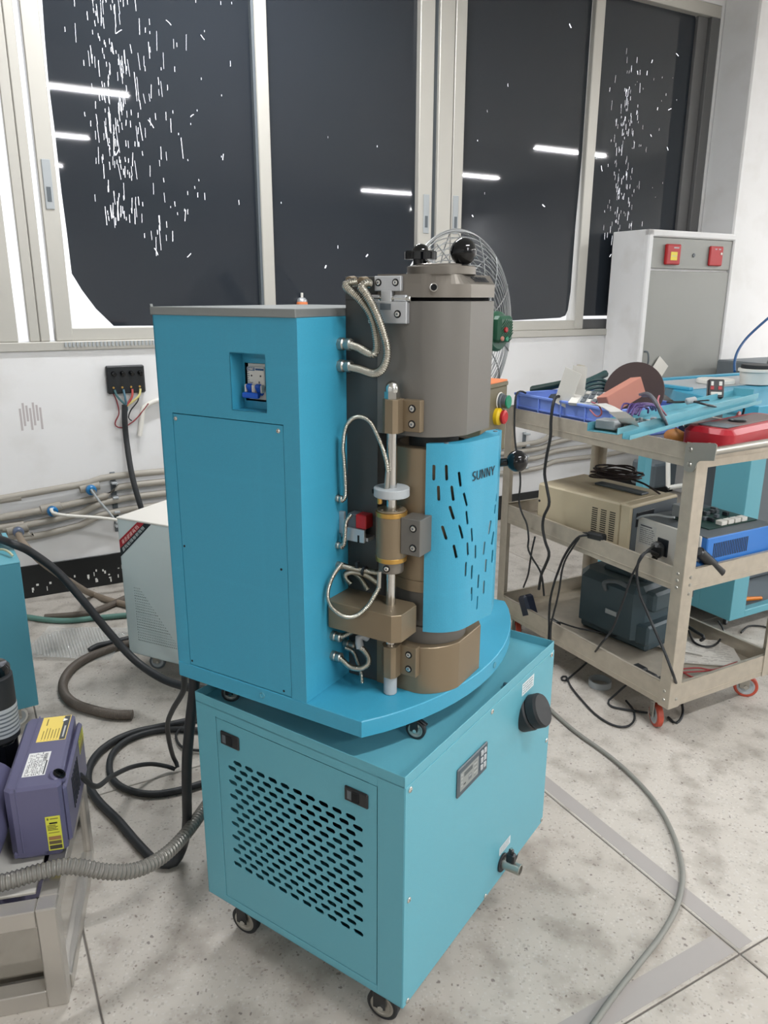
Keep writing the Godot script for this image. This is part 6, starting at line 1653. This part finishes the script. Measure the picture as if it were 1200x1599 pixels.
	part("mirror_sheet", MB.new().bx(-0.33, -0.03, 0.038, 0.2, -0.048, -0.046), M.mirror_steel, s)
	part("top_sheet", MB.new().bx(-0.322, -0.038, 0.218, 0.222, -0.42, -0.04), M.mirror_steel, s)
	part("side_sheet", MB.new().bx(-0.0105, -0.009, 0.036, 0.205, -0.42, -0.04), M.mirror_steel, s)
	part("paper_pad", MB.new().bx(-0.30, -0.052, 0.222, 0.226, -0.40, -0.075), M.white_plastic, s)
	mat("pump_purple", Color(0.37, 0.365, 0.475), 0.35)
	var p := thing("purple_motor_box", "purple motor controller housing with yellow warning stickers on the steel stand", "motor controller", ST_at(0, 0.0, 0), 0.2443)
	var out := [Vector2(0.004, -0.160), Vector2(-0.002, -0.153), Vector2(-0.095, -0.153), Vector2(-0.108, -0.165), Vector2(-0.113, -0.43), Vector2(-0.105, -0.447), Vector2(-0.012, -0.447), Vector2(-0.004, -0.44)]
	part("housing", MB.new().prism(out, 0.256, 0.4140, true, 0.006), M.pump_purple, p)
	part("seam_rib", MB.new().bx(-0.0855, -0.0825, 0.26, 0.4160, -0.448, -0.152, 0.001), M.pump_purple, p)
	part("side_cover", MB.new().bx(0.0, 0.012, 0.262, 0.40, -0.43, -0.165, 0.006), M.pump_purple, p)
	for k in 6: part("vent_rib", MB.new().bx(0.011, 0.0135, 0.30, 0.375, -0.235 - k * 0.016, -0.229 - k * 0.016), M.ink, p)
	part("skirt", MB.new().bx(-0.095, -0.01, 0.238, 0.262, -0.40, -0.16, 0.004).bx(-0.105, -0.04, 0.246, 0.262, -0.175, -0.154, 0.003), M.pump_purple, p)
	var kb := part("grommet_boss", MB.new().at(Vector3(-0.0125, 0.400, -0.190), Basis(Vector3.BACK, -0.55)).cyl(Vector3(0, -0.01, 0), Vector3(0, 0.017, 0), 0.019, 24, 0.003), M.pump_purple, p)
	part("grommet", MB.new().at(Vector3(-0.0125, 0.400, -0.190), Basis(Vector3.BACK, -0.55)).lathe(Vector3(0, 0.017, 0), Vector3.UP, [[0.0135, 0], [0.0135, 0.004], [0.011, 0.006], [0.006, 0.006], [0.005, 0.001], [0, 0.001]], 22), M.black_gloss, kb)
	part("warning_sticker", MB.new().rect(Vector3(-0.0735, 0.4143, -0.330), Vector3(0, 0, -0.109), Vector3(0.063, 0, 0)), printed("warning_top"), p, "yellow warning sticker on the top")
	part("rating_sticker", MB.new().rect(Vector3(-0.079, 0.4143, -0.196), Vector3(0, 0, -0.090), Vector3(0.046, 0, 0)), printed("rating_plate"), p, "white rating sticker on the top")
	part("warning_sticker", MB.new().rect(Vector3(-0.034, 0.2565, -0.1525), Vector3(0.0295, 0, 0), Vector3(0, 0.084, 0)), printed("warning_side"), p, "yellow and black strip sticker on the front")
	part("warning_sticker", MB.new().rect(Vector3(0.0125, 0.352, -0.355), Vector3(0, 0, -0.07), Vector3(0, 0.038, 0)), printed("warning_side"), p, "small yellow sticker on the right side")
	var mo := thing("pump_motor", "round purple pump motor at the left edge beside its controller", "motor", ST_at(-0.222, 0.226, -0.16), 0.2443)
	part("can", MB.new().lathe(Vector3(0.03, 0.085, 0.05), Vector3(0, 0.1, -1), [[0, 0], [0.06, 0.0], [0.075, 0.012], [0.078, 0.06], [0.078, 0.2], [0, 0.2]], 32), M.pump_purple, mo)
	part("foot", MB.new().bx(-0.03, 0.06, 0, 0.03, -0.12, 0.03, 0.004), M.pump_purple, mo)
	var fc := thing("oil_canister", "black upright canister with printed silver band behind the purple housing", "canister", Vector3(-0.8956, 0.226, -1.5827), 0.0)
	part("foot", MB.new().cyl(Vector3(0, 0, 0), Vector3(0, 0.17, 0), 0.036, 24, 0.004), M.black_gloss, fc)
	part("body", MB.new().cyl(Vector3(0, 0.17, 0), Vector3(0, 0.34, 0), 0.043, 30, 0.008), M.rubber, fc)
	part("band", MB.new().lathe(Vector3(0, 0.19, 0), Vector3.UP, [[0.0433, 0], [0.0437, 0.0005], [0.0437, 0.07], [0.0433, 0.0705]], 30), M.pale_grey, fc)
	var pr := MB.new()
	for k in 6: pr.lathe(Vector3(0, 0.197 + k * 0.010, 0), Vector3.UP, [[0.04375, 0], [0.0439, 0.0002], [0.0439, 0.004], [0.04375, 0.0042]], 30)
	part("band_print", pr, M.mid_grey, fc)
	part("cap", MB.new().lathe(Vector3(0, 0.34, 0), Vector3.UP, [[0.040, 0], [0.040, 0.012], [0.034, 0.020], [0.02, 0.022], [0.018, 0.018], [0, 0.018]], 28), M.black_gloss, fc)
	# reinforced clear hose lying over the stand
	mat("clear_hose", Color(0.50, 0.49, 0.465), 0.18, 0.25)
	solo("clear_spiral_hose", MB.new().tube([Vector3(-0.9949, 0.262, -1.1663), Vector3(-0.7929, 0.262, -1.2621), Vector3(-0.7455, 0.262, -1.2832), Vector3(-0.7032, 0.262, -1.3048), Vector3(-0.6576, 0.262, -1.3215), Vector3(-0.6231, 0.2502, -1.3318), Vector3(-0.5837, 0.2281, -1.3463), Vector3(-0.5464, 0.2066, -1.3714), Vector3(-0.516, 0.1935, -1.404), Vector3(-0.4881, 0.1842, -1.4534), Vector3(-0.4678, 0.1781, -1.514), Vector3(-0.4528, 0.1745, -1.5754), Vector3(-0.4428, 0.1668, -1.6459), Vector3(-0.4313, 0.1525, -1.725)], 0.0180, 14, 0.003, 0.0016, 0.0095, 0.0135), M.clear_hose, "thick clear hose with steel spiral running over the stand edge to the floor", "hose")
	# bubble wrap on the floor
	var bw := MB.new()
	var rng := RandomNumberGenerator.new()
	rng.seed = 3
	var o := Vector3(-1.2692, 0, -2.9128)
	for i in 30:
		for j in 26:
			var x := (i - 15) * 0.013 + (0.0065 if j % 2 else 0.0)
			var z := (j - 13) * 0.0125
			if x * x / 0.035 + z * z / 0.024 > 1.0: continue
			bw.lathe(o + Vector3(x, 0.004 + 0.012 * maxf(0.0, sin(x * 9.0 + z * 14.0)), z), Vector3.UP, [[0.0058, 0], [0.0046, 0.003], [0, 0.0042]], 7, true)
	var gp := 14
	for i in gp:
		for j in gp:
			var f := func(a: int, bb: int) -> Vector3:
				var x := (a - gp / 2.0) * 0.0265
				var z := (bb - gp / 2.0) * 0.022
				return o + Vector3(x, 0.003 + 0.012 * maxf(0.0, sin(x * 9.0 + z * 14.0)), z)
			bw.face([f.call(i, j), f.call(i + 1, j), f.call(i + 1, j + 1)], Vector3.UP)
			bw.face([f.call(i, j), f.call(i + 1, j + 1), f.call(i, j + 1)], Vector3.UP)
	var bm := mat("bubble_film", Color(0.85, 0.86, 0.85, 0.28), 0.12)
	bm.transparency = BaseMaterial3D.TRANSPARENCY_ALPHA
	solo("bubble_wrap", bw, bm, "crumpled clear bubble wrap on the floor beside the left teal cabinet", "bubble wrap").set_meta("kind", "stuff")

func ST_at(x: float, y: float, z: float) -> Vector3:
	return Vector3(-0.6407, 0, -1.234) + Basis(Vector3.UP, 0.2443) * Vector3(x, y, z)

func floor_cables() -> void:
	mat("hose_brown", Color(0.37, 0.335, 0.30), 0.5)
	mat("hose_tan", Color(0.55, 0.50, 0.44), 0.5)
	mat("hose_teal", Color(0.36, 0.52, 0.48), 0.5)
	mat("cable_grey", Color(0.50, 0.50, 0.475), 0.5)
	var blk: Material = M.rubber
	solo("brown_suction_hose", MB.new().tube([Vector3(-1.0116, 0.02, -2.8855), Vector3(-1.0614, 0.016, -2.8754), Vector3(-1.1193, 0.016, -2.8161), Vector3(-1.1711, 0.016, -2.7478), Vector3(-1.1952, 0.016, -2.6616), Vector3(-1.1844, 0.016, -2.5557), Vector3(-1.1396, 0.016, -2.4617), Vector3(-1.0726, 0.016, -2.3954), Vector3(-0.9901, 0.016, -2.3531), Vector3(-0.9156, 0.016, -2.3286), Vector3(-0.8567, 0.016, -2.3291)], 0.0165, 14, 0.01, 0.0006, 0.006), M.hose_brown, "thick brown ribbed suction hose curling to an open end on the floor", "hose")
	solo("black_foam_hose", MB.new().tube([Vector3(-1.0213, 0.03, -2.9193), Vector3(-1.0643, 0.03, -2.8882), Vector3(-1.1191, 0.028, -2.8558), Vector3(-1.159, 0.026, -2.8359), Vector3(-1.1802, 0.02, -2.8073)], 0.0125, 12, 0.012), blk, "short black hose end above the brown suction hose by the chiller", "hose")
	solo("tan_drain_hose", MB.new().tube([Vector3(-1.6631, 0.342, -3.3252), Vector3(-1.5721, 0.3435, -3.1825), Vector3(-1.4652, 0.3152, -3.0705), Vector3(-1.3541, 0.3007, -2.9625), Vector3(-1.2473, 0.2942, -2.8567), Vector3(-1.3981, 0.03, -3.3977), Vector3(-1.29, 0.016, -3.3455), Vector3(-1.1804, 0.016, -3.2851)], 0.0145, 12, 0.02), M.hose_tan, "tan hose from the lowest wall fitting down to behind the chiller", "hose")
	solo("dark_floor_hose", MB.new().tube([Vector3(-1.2029, 0.016, -3.4022), Vector3(-1.2399, 0.016, -3.3305), Vector3(-1.2849, 0.016, -3.2464), Vector3(-1.3242, 0.016, -3.1948), Vector3(-1.3991, 0.016, -3.1654), Vector3(-1.504, 0.016, -3.1431)], 0.0145, 12), M.hose_brown, "dark brown hose along the wall foot passing behind the chiller", "hose")
	solo("green_floor_hose", MB.new().tube([Vector3(-1.5954, 0.013, -3.156), Vector3(-1.4813, 0.013, -3.1223), Vector3(-1.3801, 0.013, -3.1164), Vector3(-1.2778, 0.013, -3.1453), Vector3(-1.1331, 0.013, -3.1822)], 0.0120, 12), M.hose_teal, "pale green hose lying along the floor behind the bubble wrap", "hose")
	solo("arching_black_cable", MB.new().tube([Vector3(-1.5348, 0.6, -2.2964), Vector3(-1.3578, 0.602, -2.4993), Vector3(-1.2872, 0.606, -2.4451), Vector3(-1.2211, 0.602, -2.4034), Vector3(-1.1891, 0.5615, -2.444), Vector3(-1.1196, 0.4801, -2.4728), Vector3(-1.0352, 0.3815, -2.4553), Vector3(-0.9501, 0.2737, -2.4351), Vector3(-0.8579, 0.1871, -2.4001), Vector3(-0.752, 0.1569, -2.3292), Vector3(-0.6555, 0.1696, -2.2496), Vector3(-0.5637, 0.1976, -2.1744)], 0.0135, 12, 0.02), blk, "thick black cable sweeping down from the left teal cabinet top to behind the machine", "cable")
	solo("looped_black_cable", MB.new().tube([Vector3(-0.3991, 0.6276, -1.4648), Vector3(-0.4053, 0.5811, -1.4724), Vector3(-0.4233, 0.4936, -1.4892), Vector3(-0.444, 0.3802, -1.5142), Vector3(-0.4603, 0.2625, -1.5483), Vector3(-0.4754, 0.1648, -1.583), Vector3(-0.5075, 0.05, -1.6489), Vector3(-0.5243, 0.016, -1.6291), Vector3(-0.5504, 0.012, -1.6223), Vector3(-0.5841, 0.012, -1.6381), Vector3(-0.6432, 0.012, -1.697), Vector3(-0.7232, 0.012, -1.7855), Vector3(-0.8052, 0.012, -1.8675), Vector3(-0.8585, 0.012, -1.9378), Vector3(-0.889, 0.012, -2.0096), Vector3(-0.8961, 0.012, -2.093), Vector3(-0.8718, 0.012, -2.1678), Vector3(-0.8175, 0.012, -2.2244), Vector3(-0.7338, 0.012, -2.2639), Vector3(-0.6278, 0.012, -2.3129), Vector3(-0.5511, 0.012, -2.3635)], 0.0118, 12, 0.015), blk, "thick black cable hanging beside the base and looping wide over the floor", "cable")
	solo("inner_black_cable", MB.new().tube([Vector3(-0.5464, 0.011, -2.2358), Vector3(-0.6221, 0.011, -2.2429), Vector3(-0.6972, 0.011, -2.2462), Vector3(-0.7667, 0.011, -2.2302), Vector3(-0.8258, 0.011, -2.1845), Vector3(-0.8488, 0.011, -2.1122), Vector3(-0.8316, 0.011, -2.0277), Vector3(-0.7916, 0.011, -1.9611), Vector3(-0.7308, 0.011, -1.919), Vector3(-0.6616, 0.011, -1.9046), Vector3(-0.5924, 0.011, -1.9229), Vector3(-0.5263, 0.011, -1.9599)], 0.0100, 12, 0.015), blk, "thick black cable forming the inner loop on the floor left of the base", "cable")
	solo("controller_lead", MB.new().tube([Vector3(-0.4312, 0.6057, -1.5002), Vector3(-0.4547, 0.5311, -1.5622), Vector3(-0.5217, 0.4083, -1.6937), Vector3(-0.5764, 0.2937, -1.8171), Vector3(-0.6036, 0.191, -1.9023), Vector3(-0.634, 0.06, -2.0223), Vector3(-0.6259, 0.02, -2.0323), Vector3(-0.6302, 0.012, -2.0244), Vector3(-0.6533, 0.02, -2.0256), Vector3(-0.6941, 0.05, -1.994), Vector3(-0.724, 0.09, -1.919), Vector3(-0.7237, 0.16, -1.7758), Vector3(-0.7019, 0.24, -1.6196), Vector3(-0.7089, 0.315, -1.5571)], 0.0066, 10, 0.012), blk, "thinner black lead from the machine into the side of the purple housing", "cable")
	solo("small_black_loop", MB.new().tube([Vector3(-0.615, 0.03, -2.2629), Vector3(-0.6564, 0.02, -2.2554), Vector3(-0.6778, 0.012, -2.2293), Vector3(-0.6691, 0.01, -2.1873), Vector3(-0.6423, 0.01, -2.1472), Vector3(-0.6053, 0.01, -2.1296), Vector3(-0.564, 0.01, -2.1264)], 0.0045, 8), blk, "thin black wire loop on the floor by the hanging cable", "cable")
	solo("grey_mains_cable", MB.new().tube([Vector3(0.5655, 0.01, -2.4638), Vector3(0.5866, 0.009, -2.3778), Vector3(0.6393, 0.009, -2.2442), Vector3(0.7084, 0.009, -2.1126), Vector3(0.7528, 0.009, -1.9966), Vector3(0.7791, 0.009, -1.8763), Vector3(0.7808, 0.009, -1.7545), Vector3(0.7634, 0.009, -1.6427), Vector3(0.7377, 0.009, -1.5651), Vector3(0.692, 0.009, -1.4832), Vector3(0.6285, 0.009, -1.4041), Vector3(0.5595, 0.009, -1.3331), Vector3(0.4863, 0.009, -1.2582), Vector3(0.4248, 0.009, -1.191), Vector3(0.3723, 0.009, -1.1317)], 0.0066, 10, 0.02), M.cable_grey, "long grey cable curving across the open floor on the right", "cable")
	# cables that hang down the long side of the cart
	var side := func(pts: Array) -> Array:
		var r := []
		for p in pts: r.append(CART_AT + CB * p)
		return r
	solo("hanging_black_cord", MB.new().tube(side.call([Vector3(-0.6536, 1.0307, -0.08), Vector3(-0.65, 1.0426, -0.045), Vector3(-0.6414, 1.0456, -0.01), Vector3(-0.6275, 1.0211, 0.015), Vector3(-0.6245, 0.9664, 0.022), Vector3(-0.6198, 0.9042, 0.024), Vector3(-0.6316, 0.8313, 0.026), Vector3(-0.6362, 0.7654, 0.026), Vector3(-0.6168, 0.7112, 0.026), Vector3(-0.6012, 0.6587, 0.026), Vector3(-0.625, 0.6058, 0.026), Vector3(-0.6281, 0.56, 0.026), Vector3(-0.6065, 0.5109, 0.028), Vector3(-0.5788, 0.4714, 0.03), Vector3(-0.5958, 0.4204, 0.03), Vector3(-0.6254, 0.373, 0.02), Vector3(-0.6632, 0.2949, -0.005)]), 0.0056, 10, 0.015), blk, "thick black cord hung over the crate rim and down the cart's left side", "cable")
	solo("thin_hanging_cord", MB.new().tube(side.call([Vector3(-0.8541, 1.0341, -0.045), Vector3(-0.8588, 1.0424, -0.02), Vector3(-0.842, 1.0265, 0.014), Vector3(-0.8362, 0.9514, 0.02), Vector3(-0.8218, 0.854, 0.022), Vector3(-0.7747, 0.7245, 0.026), Vector3(-0.7748, 0.6299, 0.026), Vector3(-0.7513, 0.5839, 0.026), Vector3(-0.7212, 0.5504, 0.026), Vector3(-0.7051, 0.4978, 0.026), Vector3(-0.7053, 0.4561, 0.026), Vector3(-0.6756, 0.4232, 0.026), Vector3(-0.6351, 0.3943, 0.026), Vector3(-0.6183, 0.3626, 0.022), Vector3(-0.6257, 0.2823, 0)]), 0.0038, 8, 0.015), blk, "thin black cord from the crate corner falling behind the ball handle", "cable")
	solo("crossing_cord", MB.new().tube(side.call([Vector3(-0.6754, 0.5105, 0.02), Vector3(-0.6843, 0.4515, 0.024), Vector3(-0.6911, 0.3971, 0.024), Vector3(-0.6984, 0.347, 0.024), Vector3(-0.7377, 0.2799, 0.01)]), 0.0036, 8, 0.015), blk, "short thin cord crossing the other hanging cords beside the cart", "cable")
	solo("connector_cord", MB.new().tube(side.call([Vector3(-0.4201, 0.584, 0), Vector3(-0.445, 0.5745, 0.015), Vector3(-0.4781, 0.532, 0.02), Vector3(-0.5086, 0.4744, 0.024), Vector3(-0.5278, 0.4234, 0.024), Vector3(-0.5471, 0.3664, 0.024), Vector3(-0.5642, 0.2955, 0.022), Vector3(-0.5697, 0.2272, 0.018), Vector3(-0.5609, 0.1838, 0.022), Vector3(-0.5498, 0.1262, 0.03)]), 0.0045, 8, 0.015).tube(side.call([Vector3(-0.4476, 0.5685, 0.012), Vector3(-0.4734, 0.5188, 0.02), Vector3(-0.495, 0.4761, 0.024), Vector3(-0.5105, 0.424, 0.024), Vector3(-0.5216, 0.3365, 0.022), Vector3(-0.5456, 0.2416, 0.018), Vector3(-0.5511, 0.1956, 0.022), Vector3(-0.5397, 0.1357, 0.03)]), 0.0038, 8, 0.015), blk, "pair of black cords from the beige power supply connector down the cart side", "cable")
	solo("plug_cord", MB.new().tube([Vector3(0.9049, 0.5783, -2.3959), Vector3(0.8591, 0.6033, -2.3546), Vector3(0.8278, 0.5896, -2.3369), Vector3(0.8213, 0.5378, -2.3403), Vector3(0.8305, 0.4733, -2.3237), Vector3(0.8479, 0.424, -2.2924), Vector3(0.8707, 0.3646, -2.251), Vector3(0.8931, 0.3084, -2.2106), Vector3(0.9128, 0.249, -2.1749), Vector3(1.0431, 0.05, -2.4192), Vector3(1.0397, 0.02, -2.3711), Vector3(1.02, 0.008, -2.3326), Vector3(0.9912, 0.006, -2.3071), Vector3(0.9804, 0.006, -2.3439)], 0.0046, 9, 0.015), blk, "black mains cord from the plug hanging in front of the near cart leg", "cable")
	solo("long_trailing_cord", MB.new().tube([Vector3(0.8908, 0.6078, -2.4006), Vector3(0.8317, 0.6036, -2.3215), Vector3(0.8064, 0.5282, -2.3363), Vector3(0.7952, 0.4442, -2.3566), Vector3(0.7844, 0.3671, -2.3761), Vector3(0.7737, 0.3046, -2.3954), Vector3(0.7507, 0.2371, -2.4267), Vector3(0.7829, 0.05, -2.6711), Vector3(0.7252, 0.01, -2.6435), Vector3(0.6816, 0.006, -2.6002), Vector3(0.6739, 0.006, -2.6202), Vector3(0.6944, 0.006, -2.6355), Vector3(0.6954, 0.006, -2.5563), Vector3(0.7103, 0.006, -2.463), Vector3(0.7344, 0.006, -2.3628), Vector3(0.7712, 0.006, -2.2974), Vector3(0.8141, 0.006, -2.2817), Vector3(0.8535, 0.006, -2.3182), Vector3(0.8744, 0.006, -2.3852), Vector3(0.8688, 0.006, -2.4553)], 0.0038, 8, 0.015), blk, "thin black cord trailing from the shelf plug to loops on the floor", "cable")
	solo("floor_cord", MB.new().tube([Vector3(1.0237, 0.09, -2.5841), Vector3(0.8953, 0.13, -2.4174), Vector3(0.8549, 0.08, -2.4314), Vector3(0.8236, 0.03, -2.4486), Vector3(0.802, 0.006, -2.4458), Vector3(0.8102, 0.006, -2.4106), Vector3(0.8645, 0.006, -2.3894), Vector3(0.9195, 0.006, -2.3728)], 0.0038, 8, 0.015), blk, "thin black cord drooping from the bottom shelf to the cart caster", "cable")
	solo("shelf_cord", MB.new().tube(side.call([Vector3(-0.6245, 0.16, -0.0736), Vector3(-0.5586, 0.15, -0.1144), Vector3(-0.4835, 0.145, -0.1768), Vector3(-0.425, 0.15, -0.2017), Vector3(-0.4356, 0.16, -0.2958), Vector3(-0.4521, 0.18, -0.3627)]), 0.0034, 8).tube(side.call([Vector3(-0.5653, 0.15, -0.2044), Vector3(-0.4848, 0.145, -0.2115), Vector3(-0.4044, 0.145, -0.2146), Vector3(-0.3511, 0.145, -0.2427)]), 0.0034, 8), blk, "thin black cords lying across the bottom shelf towards the tool case", "cable")
	var tr := Vector3(0.8084, 0, -2.578)
	solo("tape_roll", MB.new().lathe(tr, Vector3.UP, [[0.036, 0], [0.0415, 0.0], [0.0415, 0.024], [0.036, 0.024], [0.036, 0]], 40), M.pale_grey, "pale translucent tape roll lying flat on the floor beside the cart", "tape roll")
